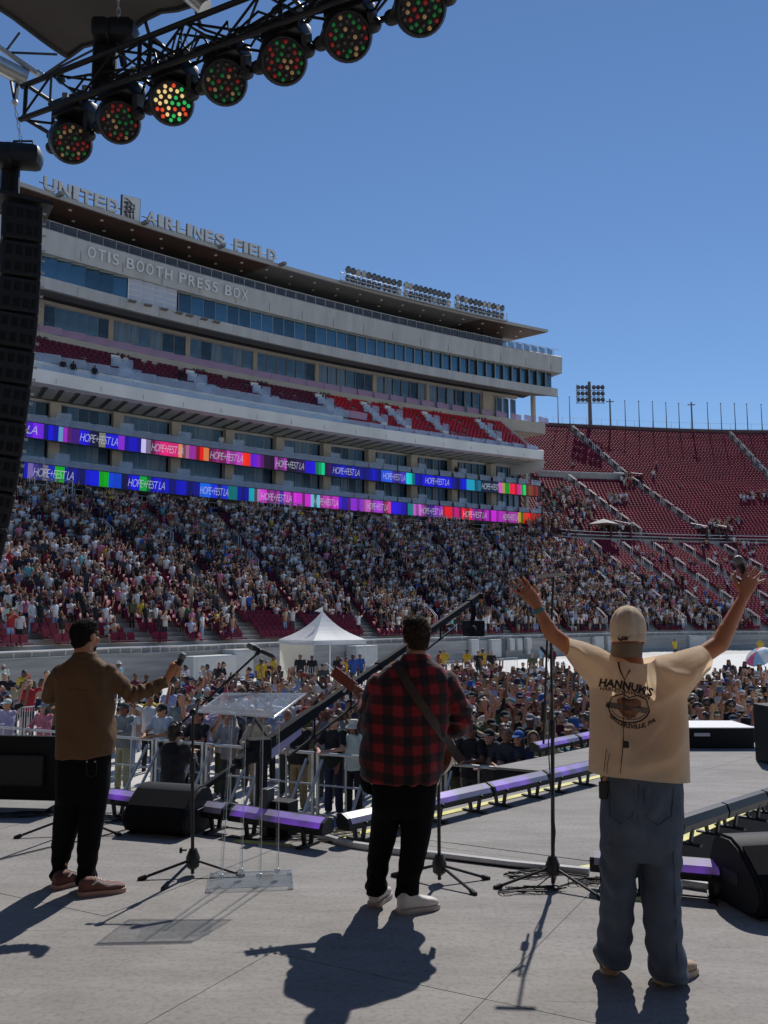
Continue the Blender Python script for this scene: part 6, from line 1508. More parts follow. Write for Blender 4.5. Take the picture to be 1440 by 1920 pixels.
poly_on([(1157, 1311), (1168, 1307), (1180, 1311), (1192, 1309), (1202, 1315), (1201, 1330), (1192, 1342), (1179, 1350), (1167, 1341), (1158, 1329)], M_print_o, 'print', .0028)
poly_on([(1139, 1316), (1216, 1327), (1215, 1338), (1138, 1327)], M_print_g, 'print', .0038)
print_text('HARLEY-DAVIDSON', line_map(1177, 1331, .14), 9.2, M_print, bold=.03)
print_text('MOTOR', line_map(1180, 1316, .12), 8, M_print, bold=.02); print_text('CYCLES', line_map(1180, 1344, .14), 6.5, M_print, bold=.02)
vs_all = "SELLERSVILLE, PA"
print_text(vs_all, line_map(1184, 1366, .10, -.0095), 11.5, M_print, bold=.035)
cord = [(1159, 1243), (1162, 1256), (1171, 1275), (1180, 1258), (1189, 1243)]
M_cord = mat('cord_dark', (.03, .018, .015), .7)
tube_on(cord, .0042, M_cord, 'earphone_cord', pr, .005)
tube_on([(1171, 1275), (1170, 1320), (1169, 1360), (1168, 1394), (1166, 1420), (1163, 1449)], .0022, M_cord, 'earphone_lead', pr, .004)
tube_on([(1138, 1404), (1135, 1428), (1133, 1447)], .0016, M_cord, 'earphone_lead', pr, .004); tube_on([(1144, 1412), (1140, 1430), (1138, 1450)], .0016, M_cord, 'earphone_lead', pr, .004)
q = on_cloth(bv, 1172, 1396, .008); MB().box(q, (.030, .016, .034), bev=.006).obj('cord_clip', M_black, pr)
# jeans
M_jean = mat('jeans_denim', (.082, .104, .142), .85, var=.30, scale=7, bump=.35, bscale=260, stretch=(1, 1, .35), wrinkle=.35)
mb = MB()
mb.loft([px_ring(1133, 1277, 1440, Y0, .125), px_ring(1130, 1278, 1470, Y0, .135), px_ring(1128, 1278, 1530, Y0 - .005, .15), px_ring(1127, 1277, 1580, Y0 - .005, .145), px_ring(1129, 1276, 1610, Y0, .125)], 36, 2.5)
mb.loft([px_ring(1129, 1200, 1575, Y0, .135), px_ring(1127, 1193, 1640, (Y0 * 2 + YL) / 3, .115), px_ring(1125, 1188, 1700, (Y0 + YL) / 2, .105), px_ring(1122, 1182, 1750, YL, .105), px_ring(1115, 1180, 1788, YL, .115), px_ring(1116, 1178, 1803, YL, .115), px_ring(1120, 1174, 1806, YL, .10)], 32, 2.3)
mb.loft([px_ring(1199, 1276, 1575, Y0, .135), px_ring(1200, 1276, 1640, Y0, .115), px_ring(1206, 1276, 1705, (Y0 + YR) / 2, .108), px_ring(1212, 1278, 1760, YR, .108), px_ring(1220, 1284, 1802, YR, .118), px_ring(1221, 1288, 1823, YR, .122), px_ring(1226, 1284, 1829, YR, .10)], 32, 2.3)
jeans = blob(mb, .0072, 4, 'jeans')
def stack(co):
    z = co[:, 2]; n = vnoise(co, 5, 21)
    return .010 * np.sin(z * 62 + 5 * n + co[:, 0] * 9) * np.clip(1 - z / .42, 0, 1) + .007 * np.sin(z * 30 + 5 * n + co[:, 0] * 22) * np.exp(-((z - .5) / .13) ** 2) + .006 * np.sin(z * 34 - np.abs(co[:, 0] - cx) * 40 + 4 * n) * np.exp(-((z - .80) / .12) ** 2)
cloth_finish(jeans, .006, (7, 7, 3), 12, extra=stack); jeans.materials.append(M_jean); je_o = link('jeans', jeans, parent=pr)
bvj = bvh_of(jeans); bv = bvj
M_seam = mat('jeans_seam', (.05, .055, .065), .9)
tube_on([(1207, 1478), (1209, 1530), (1233, 1548), (1258, 1530), (1263, 1478), (1207, 1478)], .0022, M_seam, 'pocket_seam', je_o, .001)
tube_on([(1143, 1478), (1143, 1528), (1163, 1545), (1186, 1530), (1189, 1480), (1143, 1478)], .0022, M_seam, 'pocket_seam', je_o, .001)
tube_on([(1198, 1470), (1196, 1530), (1195, 1600)], .0025, M_seam, 'centre_seam', je_o, .001)
tube_on([(1262, 1500), (1262, 1600), (1266, 1700), (1270, 1800)], .002, M_seam, 'leg_seam', je_o, .001)
q = on_cloth(bvj, 1138, 1482, .014); MB().box(q, (.058, .026, .088), .25, bev=.007).obj('belt_pack', M_hous, pr); MB().tube(q + Vector((-.015, 0, .04)), q + Vector((-.02, -.005, .085)), .004, 6).obj('belt_pack_antenna', M_black, pr, True)
M_tan = mat('shoe_tan', (.50, .35, .24), .6, var=.15, scale=12); M_sole = mat('sole_pale', (.55, .40, .28), .6); M_wsh = mat('shoe_white', (.66, .60, .54), .55, var=.1, scale=10); M_wsole = mat('sole_white', (.50, .41, .34), .6)
shoe(pr, on_level(1143, 1830) + Vector((0, .00, 0)), (.25, .97, 0), .285, .10, M_tan, M_sole, hi=.105)
shoe(pr, on_level(1236, 1848) + Vector((0, .01, 0)), (.80, .60, 0), .29, .10, M_tan, M_sole, hi=.105)
# cap worn backwards
M_cap = mat('cap_cotton', (.92, .81, .63), .85, var=.07, scale=9, bump=.25, bscale=200, translucent=.45); M_bill = mat('cap_bill', (.50, .39, .26), .85, bump=.2, bscale=220)
fh = Vector((.42, .9, 0)).normalized(); rr = fh.cross(Z3); Mh = Matrix((rr, fh, Z3)).transposed()
mb = MB(); mb.ball(hc_ + Vector((0, 0, .045)) - fh * .012, (.094, .112, .115), 26, 18, Mh); mb.ball(hc_ + Vector((0, 0, .0)) - fh * .012, (.092, .109, .09), 26, 18, Mh)
capm = blob(mb, .005, 2, 'cap'); bm = bmesh.new(); bm.from_mesh(capm)
bmesh.ops.bisect_plane(bm, geom=bm.verts[:] + bm.edges[:] + bm.faces[:], plane_co=hc_ + Vector((0, 0, -.032)) - fh * .02, plane_no=(fh * -.10 + Z3 * -1), clear_outer=True)
for v in bm.verts:
    loc = Mh.transposed() @ (v.co - hc_); a = math.atan2(loc.y, loc.x); v.co += (v.co - (hc_ + Vector((0, 0, .04)))).normalized() * (-.0035 * abs(math.cos(3 * a)) ** 12 + .003 * math.sin(a * 5 + loc.z * 60) * max(0, loc.z - .08) * 8)
bmesh.ops.solidify(bm, geom=bm.faces[:], thickness=.004); bm.to_mesh(capm); bm.free(); capm.materials.append(M_cap); capm.polygons.foreach_set('use_smooth', [True] * len(capm.polygons)); cap_o = link('cap', capm, parent=pr)
MB().lathe([(.009, 0), (.009, .004), (.004, .007)], Matrix.Translation(hc_ + Vector((0, 0, .158)) - fh * .012), 10).obj('button', M_cap, cap_o, True)
mb = MB(); vs = []; NB, KB = 18, 7
for i in range(NB + 1):
    a = (i / NB - .5) * 2.3; base = hc_ + Vector((0, 0, -.030)) - fh * .012 + (-fh * math.cos(a) * .104 + rr * math.sin(a) * .088)
    for k in range(KB + 1):
        t = k / KB; ext = .088 * (math.cos(a * .68) ** .6 if abs(a) < 2.2 else 0) * t
        p = base + (-fh * .50 - Z3 * .92).normalized() * ext + (base - (hc_ - fh * .012)).normalized() * .0 ; vs.append(p + Z3 * (.0) - fh * (.006 * math.sin(t * 3.1)))
fs = [(i * (KB + 1) + k, (i + 1) * (KB + 1) + k, (i + 1) * (KB + 1) + k + 1, i * (KB + 1) + k + 1) for i in range(NB) for k in range(KB)]
bm = bmesh.new(); bl_ = [bm.verts.new(v) for v in vs]; [bm.faces.new([bl_[j] for j in f]) for f in fs]; bmesh.ops.solidify(bm, geom=bm.faces[:], thickness=.005); me = bpy.data.meshes.new('bill'); bm.to_mesh(me); bm.free(); me.materials.append(M_bill); me.polygons.foreach_set('use_smooth', [True] * len(me.polygons)); link('bill', me, parent=cap_o)
bvc = bvh_of(capm)
def cap_text():
    bvx = bvc; vs, fs = text_data('SB', 1.0, .05, 0, 'CENTER', res=2); ok = [on_cloth(bvx, 1171 + v.x * 12, 1200 - v.y * 9, .002) for v in vs]
    if all(q is not None for q in ok): MB().add(ok, fs).obj('emblem', M_print, cap_o, fix=False)
    q = [on_cloth(bvx, x, y, .003) for x, y in ((1159, 1193), (1159, 1199), (1164, 1202), (1175, 1198), (1184, 1192), (1174, 1196.5), (1165, 1198), (1161, 1196))]
    if all(v is not None for v in q): MB().add(q, [(0, 1, 7), (1, 2, 6, 7), (2, 3, 5, 6), (3, 4, 5)]).obj('emblem', M_print, cap_o, fix=False)
cap_text()
mb = MB(); wa, wb_ = P(1011, 1150, Y0 + .06), P(1008, 1141, Y0 + .06); dd = (wb_ - wa).normalized(); mb.lathe([(.0325, -.012), (.034, -.008), (.034, .008), (.0325, .012)], Matrix.Translation((wa + wb_) / 2) @ dd.to_track_quat('Z', 'Y').to_matrix().to_4x4(), 20); mb.obj('wristband', mat('teal_band', (.09, .22, .22), .7), pr, True)
# ear-side glasses arm and the microphone in the raised right hand
MB().bar(hc_ + rr * .080 + fh * .0 + Z3 * .01, hc_ + rr * .074 + fh * .10 + Z3 * .012, .004, .010).obj('glasses_arm', M_black, pr)
mic('black microphone held up in the raised right hand at the right edge', P(1385, 1050, Y0 + .16), P(1417, 1124, Y0 + .14))

# ------------------------------------------------------------------ man in the brown jacket
Y1 = on_level(150, 1668).y
pb_ = empty('person', (P(150, 1600, Y1).x, Y1, 0), label='person in brown jacket and slim black trousers holding out a microphone, seen from behind', cat='person')
hb = P(160, 1193, Y1 + .02); fb = Vector((.45, .89, .06))
mb = MB(); head_shape(mb, hb, fb, 1.0, neck_to=P(158, 1240, Y1), nr=.062)
mb.loft([px_ring(124, 196, 1250, Y1, .08), px_ring(110, 208, 1275, Y1, .11), px_ring(115, 206, 1340, Y1, .11), px_ring(124, 198, 1420, Y1, .10), px_ring(124, 194, 1470, Y1, .10), px_ring(128, 188, 1490, Y1, .08)], 24, 2.4)
YBL, YBR = on_level(118, 1660).y, on_level(170, 1668).y
for hx, kx, ax_, ay, Yk in ((133, 125, 114, 1640, YBL), (185, 176, 166, 1645, YBR)):
    kn, an = P(kx, 1555, (Y1 + Yk) / 2), P(ax_, ay, Yk); mb.cap(P(hx, 1470, Y1), kn, .062, .044, 14); mb.cap(kn, an, .042, .030, 14); mb.cap(an, an + Vector((.03, .03, -.03)), .03, .024, 10)
sh, el, wr = P(207, 1262, Y1), P(246, 1302, Y1 + .06), P(311, 1277, Y1 + .16); mb.cap(sh, el, .05, .042, 14); mb.cap(el, wr, .042, .028, 14)
mc = P(330, 1257, Y1 + .19); mt = P(341, 1233, Y1 + .20); max_ = (mt - mc).normalized()
fist_shape(mb, mc, max_, P(316, 1266, Y1 + .15) - mc, 1.08, wr)
sh, el, wr = P(110, 1262, Y1), P(94, 1306, Y1 + .08), P(112, 1300, Y1 + .34); mb.cap(sh, el, .05, .042, 14); mb.cap(el, wr, .042, .028, 14); hand_shape(mb, wr, (.3, .9, .3), (0, 0, 1), 1, .3, .1)
bodyb = blob(mb, .006, 3, 'body'); bodyb.materials.append(M_skin); link('body', bodyb, parent=pb_)
M_jack = mat('brown_jacket', (.15, .075, .028), .8, var=.10, scale=5, bump=.2, bscale=260, translucent=.05, wrinkle=.25)
mb = MB()
mb.loft([px_ring(140, 181, 1222, Y1, .068), px_ring(134, 186, 1232, Y1, .082), px_ring(115, 206, 1247, Y1, .10, 1249), px_ring(105, 212, 1268, Y1, .12), px_ring(107, 213, 1310, Y1, .13), px_ring(107, 214, 1370, Y1, .135), px_ring(106, 214, 1414, Y1, .14, 1409), px_ring(106, 214, 1422, Y1, .14, 1414)], 36, 2.7)
for pts, rs in (([P(202, 1262, Y1), P(226, 1286, Y1 + .03), P(245, 1302, Y1 + .06), P(280, 1293, Y1 + .11), P(312, 1277, Y1 + .16)], [.070, .062, .058, .050, .042]), ([P(116, 1264, Y1), P(100, 1285, Y1 + .03), P(93, 1306, Y1 + .08), P(100, 1304, Y1 + .22), P(111, 1300, Y1 + .33)], [.068, .06, .058, .050, .042])):
    mb.path(pts, .06, 20, rs); [mb.ball(p, r_ * .99, 16, 10) for p, r_ in zip(pts[:-1], rs[:-1])]
jack = blob(mb, .0068, 4, 'jacket')
xb = P(160, 1300, Y1).x
def sleeve_folds(co):
    x = co[:, 0]; n = vnoise(co, 6, 5)
    arm = np.clip((x - P(222, 1300, Y1).x) / .05, 0, 1)
    z = co[:, 2]; zz = P(160, 1420, Y1).z
    return .0065 * np.sin(x * 78 + 9 * n + z * 30 + 6 * vnoise(co, 14, 7)) * arm + (1 - arm) * .006 * np.sin((z - zz) * 24 + (x - xb) * 26 + 4 * n) * np.clip((x - xb + .15) * 4, 0, 1)
cloth_finish(jack, .005, (6, 6, 3), 31, extra=sleeve_folds); jack.materials.append(M_jack); ja_o = link('jacket', jack, parent=pb_)
bv = bvh_of(jack); tube_on([(136, 1232), (150, 1236), (168, 1236), (185, 1232)], .004, mat('jacket_seam', (.09, .045, .018), .9), 'collar_seam', ja_o, .001); tube_on([(106, 1272), (130, 1292), (160, 1294), (190, 1294), (214, 1312)], .0025, MATS['jacket_seam'], 'yoke_seam', ja_o, .0005)
tube_on([(206, 1250), (212, 1275), (216, 1305)], .003, MATS['jacket_seam'], 'sleeve_seam', ja_o, .0005)
q = on_cloth(bv, 214, 1411, .004)
if q: MB().box(q, (.012, .005, .022)).obj('hem_tag', M_white, ja_o)
M_bpant = mat('black_trousers', (.006, .006, .007), .9, spec=.12, var=.2, scale=6, bump=.25, bscale=240)
mb = MB()
mb.loft([px_ring(110, 207, 1408, Y1, .13), px_ring(108, 206, 1450, Y1, .135), px_ring(106, 203, 1485, Y1, .13), px_ring(108, 200, 1505, Y1, .11)], 30, 2.5)
mb.loft([px_ring(107, 156, 1480, Y1, .10), px_ring(100, 148, 1540, (Y1 + YBL) / 2, .085), px_ring(97, 136, 1590, YBL, .072), px_ring(98, 125, 1628, YBL, .06), px_ring(94, 127, 1640, YBL, .068), px_ring(95, 125, 1650, YBL, .066)], 26, 2.2)
mb.loft([px_ring(152, 204, 1480, Y1, .10), px_ring(148, 194, 1540, (Y1 + YBR) / 2, .088), px_ring(146, 186, 1590, YBR, .075), px_ring(147, 180, 1630, YBR, .064), px_ring(143, 181, 1645, YBR, .072), px_ring(145, 179, 1655, YBR, .07)], 26, 2.2)
tro = blob(mb, .0078, 4, 'trousers'); cloth_finish(tro, .005, (8, 8, 4), 41, extra=lambda co: .006 * np.sin(co[:, 2] * 75 + 5 * vnoise(co, 6, 8)) * np.clip(1 - co[:, 2] / .35, 0, 1)); tro.materials.append(M_bpant); tro_o = link('trousers', tro, parent=pb_)
bv = bvh_of(tro); tube_on([(163, 1427), (163, 1452), (171, 1458), (180, 1452), (181, 1426)], .002, mat('trouser_seam', (.035, .035, .035), .9), 'pocket_seam', tro_o, .001)
for x in (163, 178):
    q = on_cloth(bv, x, 1428, .003)
    if q: MB().ball(q, .006, 8, 6).obj('rivet', M_steel, tro_o)
M_vans = mat('shoe_maroon', (.16, .06, .045), .7, var=.15, scale=14); M_gum = mat('sole_tan', (.50, .29, .21), .6)
shoe(pb_, on_level(100, 1668) + Vector((0, 0, 0)), (.62, .78, 0), .285, .10, M_vans, M_gum, hi=.095, stripe=M_wsh)
shoe(pb_, on_level(146, 1680) + Vector((0, 0, 0)), (.93, .36, 0), .295, .10, M_vans, M_gum, hi=.095, stripe=M_wsh)
M_hair_d = mat('hair_dark', (.014, .010, .008), .75, var=.4, scale=60, spec=.2)
hair_shape(hb, fb, 1.0, [((0, -.018, .026), (.079, .099, .094)), ((0, -.048, -.030), (.061, .048, .056)), ((0, .012, .074), (.066, .078, .044))], 2600, .0085, 5, M_hair_d, pb_, (0, .1, .5), zmin=-.09)
fbn = Vector((fb.x, fb.y, 0)).normalized(); rb_ = fbn.cross(Z3)
mb = MB(); mb.ball(hb + fbn * .050 - Z3 * .078, (.054, .034, .032), 14, 10, Matrix((rb_, fbn, Z3)).transposed()); be = blob(mb, .006, 2, 'beard'); cloth_finish(be, .004, (60, 60, 60), 3); be.materials.append(M_hair_d); link('beard', be, parent=pb_)
mic('black microphone held out by the man in the brown jacket', mt + max_ * .012, mc - max_ * .11)

# ------------------------------------------------------------------ guitarist in the plaid shirt
Y2 = on_level(745, 1702).y
pp = empty('person', (P(750, 1600, Y2).x, Y2, 0), label='person in red and black plaid shirt playing guitar, seen from behind', cat='person')
hp = P(781, 1194, Y2 + .02); fp = Vector((-.12, .99, -.05))
mb = MB(); head_shape(mb, hp, fp, 1.02, neck_to=P(778, 1246, Y2), nr=.062)
mb.loft([px_ring(736, 824, 1256, Y2, .085), px_ring(706, 836, 1285, Y2, .12), px_ring(700, 828, 1350, Y2, .125), px_ring(704, 822, 1440, Y2, .125), px_ring(704, 820, 1490, Y2, .13), px_ring(710, 812, 1520, Y2, .11)], 24, 2.4)
YPL, YPR = on_level(704, 1695).y, on_level(760, 1706).y
for hx, kx, ax_, ay, Yk in ((722, 716, 704, 1670, YPL), (792, 780, 762, 1680, YPR)):
    kn, an = P(kx, 1590, (Y2 + Yk) / 2), P(ax_, ay, Yk); mb.cap(P(hx, 1500, Y2), kn, .07, .05, 14); mb.cap(kn, an, .046, .034, 14); mb.cap(an, an + Vector((.05, .09, -.03)), .042, .034, 10)
sh, el, wr = P(838, 1284, Y2), P(866, 1350, Y2 + .02), P(842, 1378, Y2 + .26); mb.cap(sh, el, .055, .046, 14); mb.cap(el, wr, .046, .03, 14); hand_shape(mb, wr, (-.75, .25, -.35), (.2, -.5, .8), 1, .5, .1)
sh, el, wr = P(704, 1286, Y2), P(690, 1360, Y2 + .10), P(682, 1306, Y2 + .40); mb.cap(sh, el, .055, .046, 14); mb.cap(el, wr, .046, .03, 14)
gh = P(676, 1297, Y2 + .42); gaxis = (P(624, 1258, Y2 + .50) - P(790, 1398, Y2 + .26)).normalized(); fist_shape(mb, gh, gaxis, Vector((0, -.6, -.8)), 1.0, wr)
bodyp = blob(mb, .006, 3, 'body'); bodyp.materials.append(M_skin2); link('body', bodyp, parent=pp)
mb = MB()
mb.loft([px_ring(755, 806, 1226, Y2, .072), px_ring(746, 814, 1238, Y2, .09), px_ring(722, 832, 1250, Y2, .115), px_ring(700, 846, 1274, Y2, .145), px_ring(688, 846, 1305, Y2, .16), px_ring(678, 842, 1350, Y2, .165), px_ring(673, 836, 1400, Y2, .17), px_ring(674, 828, 1445, Y2, .17), px_ring(678, 822, 1460, Y2, .17), px_ring(680, 820, 1464, Y2, .168)], 40, 2.6)
ARMP = (([P(832, 1284, Y2), P(850, 1312, Y2 + .01), P(866, 1346, Y2 + .03), P(858, 1362, Y2 + .10), P(850, 1370, Y2 + .16)], [.092, .086, .078, .068, .058]), ([P(712, 1288, Y2), P(698, 1322, Y2 + .03), P(690, 1358, Y2 + .10), P(686, 1330, Y2 + .26), P(682, 1310, Y2 + .37)], [.092, .084, .076, .062, .05]))
for pts, rs in ARMP:
    mb.path(pts, .07, 20, rs); [mb.ball(p, r_ * .99, 16, 10) for p, r_ in zip(pts[:-1], rs[:-1])]
pl_me = blob(mb, .0064, 4, 'shirt')
xp = P(760, 1350, Y2).x
def pl_folds(co):
    n = vnoise(co, 5, 15); x = co[:, 0] - xp; z = co[:, 2]; zz = P(760, 1464, Y2).z
    return .008 * np.sin(x * 34 + 5 * n + (z - zz) * 7) * np.clip(1 - (z - zz) / .55, 0.15, 1) + .009 * np.sin(z * 46 + 5 * n) * np.clip((np.abs(x) - .24) / .05, 0, 1)
cloth_finish(pl_me, .007, (6, 6, 3.4), 51, extra=pl_folds)
# cloth coordinates: round the body or along the sleeve, so the checks follow the cloth
co = mesh_co(pl_me); uvw = np.stack([co[:, 0] + .35 * (co[:, 1] - Y2), co[:, 2] + .05 * vnoise(co, 3, 2) - .04 * np.abs(co[:, 0] - xp), np.zeros(len(co))], 1)
a0, a1 = np.array(ARMP[0][0][0]), np.array(ARMP[0][0][2]); ax_ = (a1 - a0) / np.linalg.norm(a1 - a0)
dist = np.linalg.norm((co - a0) - ((co - a0) @ ax_)[:, None] * ax_, axis=1); onarm = (co[:, 0] > P(838, 1300, Y2).x) & (dist < .13)
uvw[onarm, 0] = ((co[onarm] - a0) @ np.cross(ax_, (0, 1, 0))) + 5; uvw[onarm, 1] = (co[onarm] - a0) @ ax_
at = pl_me.attributes.new('cloth', 'FLOAT_VECTOR', 'POINT'); at.data.foreach_set('vector', uvw.ravel())
M_pl = mat('plaid_flannel', (.3, .02, .03), .9, bump=.25, bscale=240, translucent=.06, sheen=.15, wrinkle=.3)
def plaid_nodes(m):
    n = m.node_tree.nodes; l = m.node_tree.links; p = n['Principled BSDF']
    a = n.new('ShaderNodeAttribute'); a.attribute_name = 'cloth'; sp = n.new('ShaderNodeSeparateXYZ'); l.new(a.outputs['Vector'], sp.inputs[0])
    def band(sock):
        mu = n.new('ShaderNodeMath'); mu.operation = 'MULTIPLY'; mu.inputs[1].default_value = 2 * math.pi / .118; l.new(sock, mu.inputs[0])
        si = n.new('ShaderNodeMath'); si.operation = 'SINE'; l.new(mu.outputs[0], si.inputs[0])
        mr = n.new('ShaderNodeMapRange'); mr.inputs['From Min'].default_value = -.22; mr.inputs['From Max'].default_value = .22; l.new(si.outputs[0], mr.inputs[0]); return mr.outputs[0]
    x, y = band(sp.outputs[0]), band(sp.outputs[1])
    ad = n.new('ShaderNodeMath'); ad.operation = 'ADD'; l.new(x, ad.inputs[0]); l.new(y, ad.inputs[1])
    dv = n.new('ShaderNodeMath'); dv.operation = 'MULTIPLY'; dv.inputs[1].default_value = .5; l.new(ad.outputs[0], dv.inputs[0])
    cr = n.new('ShaderNodeValToRGB'); e = cr.color_ramp.elements; e[0].color = (.010, .008, .010, 1); e[1].color = (.27, .012, .018, 1); m_ = e.new(.5); m_.color = (.07, .007, .010, 1)
    l.new(dv.outputs[0], cr.inputs[0]); l.new(cr.outputs[0], p.inputs['Base Color'])
    for q in n:
        if q.type == 'BSDF_TRANSLUCENT': l.new(cr.outputs[0], q.inputs[0])
plaid_nodes(M_pl); pl_me.materials.append(M_pl); pl_o = link('shirt', pl_me, parent=pp)
mb = MB(); mb.loft([px_ring(690, 824, 1440, Y2 + .03, .14), px_ring(690, 826, 1462, Y2 + .03, .145), px_ring(700, 822, 1472, Y2 + .04, .14)], 30, 2.5); te = blob(mb, .007, 3, 'undershirt'); cloth_finish(te, .004, (9, 9, 5), 5); te.materials.append(mat('white_tee', (.62, .60, .57), .85)); link('undershirt', te, parent=pp)
mb = MB(); mb.loft([px_ring(674, 702, 1440, Y2 + .10, .08), px_ring(673, 704, 1465, Y2 + .10, .085), px_ring(680, 705, 1482, Y2 + .10, .07), px_ring(690, 704, 1488, Y2 + .10, .05)], 20, 2.4); te = blob(mb, .007, 3, 'shirt_tail'); te.materials.append(M_bpant); link('shirt_tail', te, parent=pp)
mb = MB()
mb.loft([px_ring(698, 822, 1440, Y2, .14), px_ring(697, 820, 1475, Y2, .145), px_ring(697, 817, 1510, Y2, .145), px_ring(699, 814, 1530, Y2, .12)], 32, 2.5)
mb.loft([px_ring(698, 758, 1500, Y2, .115), px_ring(694, 745, 1560, (Y2 + YPL) / 2, .10), px_ring(688, 733, 1610, YPL, .09), px_ring(687, 725, 1650, YPL, .082), px_ring(684, 726, 1664, YPL, .088), px_ring(686, 723, 1674, YPL, .085)], 28, 2.2)
mb.loft([px_ring(752, 817, 1500, Y2, .115), px_ring(752, 808, 1560, (Y2 + YPR) / 2, .105), px_ring(748, 798, 1610, YPR, .094), px_ring(744, 788, 1650, YPR, .086), px_ring(740, 786, 1670, YPR, .09), px_ring(742, 782, 1682, YPR, .086)], 28, 2.2)
tp2 = blob(mb, .0078, 4, 'trousers'); cloth_finish(tp2, .006, (8, 8, 4), 61, extra=lambda co: .007 * np.sin(co[:, 2] * 68 + 5 * vnoise(co, 6, 18)) * np.clip(1 - co[:, 2] / .4, 0, 1)); tp2.materials.append(M_bpant); link('trousers', tp2, parent=pp)
shoe(pp, on_level(699, 1702), (.35, .94, 0), .265, .095, M_wsh, M_wsole, hi=.12)
shoe(pp, on_level(747, 1714), (.90, .43, 0), .275, .095, M_wsh, M_wsole, hi=.12)
M_hair_b = mat('hair_brown', (.040, .024, .014), .7, var=.5, scale=50, spec=.25)
hair_shape(hp, fp, 1.02, [((0, -.022, .030), (.085, .106, .098)), ((0, -.058, -.035), (.066, .048, .062)), ((-.01, .0, .085), (.074, .085, .045)), ((.03, .03, .092), (.045, .05, .033)), ((-.04, -.02, .09), (.045, .05, .030))], 3000, .010, 9, M_hair_b, pp, (.2, 0, .8), zmin=-.08)
# guitar and strap
go = empty('guitar', P(790, 1398, Y2 + .26), label='acoustic guitar with reddish neck held in front of the plaid shirt', cat='guitar')
g0 = P(790, 1398, Y2 + .27); gy = gaxis; gn = Vector((.15, 1, .1)); gn = (gn - gy * gn.dot(gy)).normalized(); gx = gy.cross(gn)
M_gw = mat('guitar_wood', (.20, .075, .03), .25, var=.3, scale=9, stretch=(1, 6, 1), coat=.5); M_gtop = mat('guitar_top', (.42, .24, .09), .25, var=.15, scale=9, coat=.5); M_neck = mat('guitar_neck', (.22, .045, .025), .3, var=.2, scale=14, coat=.5)
ol = []
for t in np.linspace(0, 2 * math.pi, 40, endpoint=False):
    yy = math.cos(t); xx = math.sin(t); wq = .165 + (-.035 * yy) - .045 * math.exp(-((yy - .12) / .28) ** 2); ol.append((xx * wq * 1.08, yy * .235))
Mg = Matrix((gx, gy, gn)).transposed().to_4x4(); Mg.translation = g0 - gn * .05
MB().prism(ol, Mg, .10).obj('body', M_gw, go); Mt = Mg.copy(); Mt.translation = g0 + gn * .052; MB().prism([(x * .985, y * .985) for x, y in ol], Mt, .004).obj('sound_board', M_gtop, go)
nk0, nk1 = g0 + gy * .22 + gn * .035, g0 + gy * .62 + gn * .035
MB().bar(nk0, nk1, .05, .026, up=gn).obj('neck', M_neck, go); MB().bar(nk0 + gn * .016 - gy * .1, nk1 + gn * .016, .05, .006, up=gn).obj('fretboard', M_hous, go)
MB().bar(nk1, nk1 + gy * .19 - gn * .03, .075, .018, up=gn).obj('headstock', M_neck, go)
for k in range(3):
    for sx in (-1, 1):
        c = nk1 + gy * (.045 + .05 * k) - gn * (.006 + .008 * k) + gx * sx * .044; MB().cap(c - gx * sx * .01, c + gx * sx * .022, .006, .009, 8).obj('tuning_peg', M_steel, go, True)
MB().tube(nk1 + gy * .17, nk1 + gy * .26 + gx * .02 + Vector((0, 0, .03)), .002, 5).obj('string_end', M_steel, go)
bv = bvh_of(pl_me); L_, R_ = [], []
for x, y in ((741, 1243), (750, 1256), (764, 1281), (780, 1306), (797, 1331), (814, 1356), (831, 1380), (846, 1401), (858, 1418), (866, 1428)):
    dx, dy = .82 * 8.5, -.57 * 8.5
    a, b = on_cloth(bv, x + dx, y + dy, .006), on_cloth(bv, x - dx, y - dy, .006)
    if a is None: a = P(x + dx, y + dy, Y2 - .02)
    if b is None: b = P(x - dx, y - dy, Y2 - .03)
    L_.append(a); R_.append(b)
L_.append(P(872, 1424, Y2 + .10)); R_.append(P(862, 1436, Y2 + .10))
bk = Vector((0, -.004, 0)); n_ = len(L_); mb = MB()
mb.add(L_ + R_ + [v + bk for v in L_] + [v + bk for v in R_], [(i, i + 1, n_ + i + 1, n_ + i) for i in range(n_ - 1)] + [(2 * n_ + i + 1, 2 * n_ + i, 3 * n_ + i, 3 * n_ + i + 1) for i in range(n_ - 1)] + [(i + 1, i, 2 * n_ + i, 2 * n_ + i + 1) for i in range(n_ - 1)] + [(n_ + i, n_ + i + 1, 3 * n_ + i + 1, 3 * n_ + i) for i in range(n_ - 1)])
mb.obj('strap', mat('leather_strap', (.045, .025, .016), .6, var=.2, scale=20), go, True)
# ------------------------------------------------------------------ the crowd: people of flesh and cloth built once per pose, then copied
POSES = {'down': ((.255, .02, 1.14), (.265, -.10, .90)), 'up': ((.36, -.06, 1.50), (.40, -.12, 1.78)), 'wide': ((.43, -.05, 1.44), (.66, -.10, 1.68)),
         'phone': ((.23, -.20, 1.27), (.065, -.36, 1.57)), 'clap': ((.25, -.14, 1.16), (.05, -.33, 1.28)), 'lean': ((.25, -.17, 1.17), (.07, -.40, 1.15)), 'one': None}
M_sk = mat('crowd_skin', (.5, .3, .2), .55, objcol=True, var=.06, scale=20); M_cl = mat('crowd_cloth', (.5, .5, .5), .85, objcol=True, var=.10, scale=9, translucent=.10)
M_eye = mat('eye_dark', (.03, .02, .018), .5); M_lip = mat('mouth_tone', (.22, .07, .06), .6); M_hairc = mat('crowd_hair', (.05, .03, .02), .55, objcol=True, var=.35, scale=60)
M_shades = mat('sunglass_lens', (.008, .008, .01), .12)
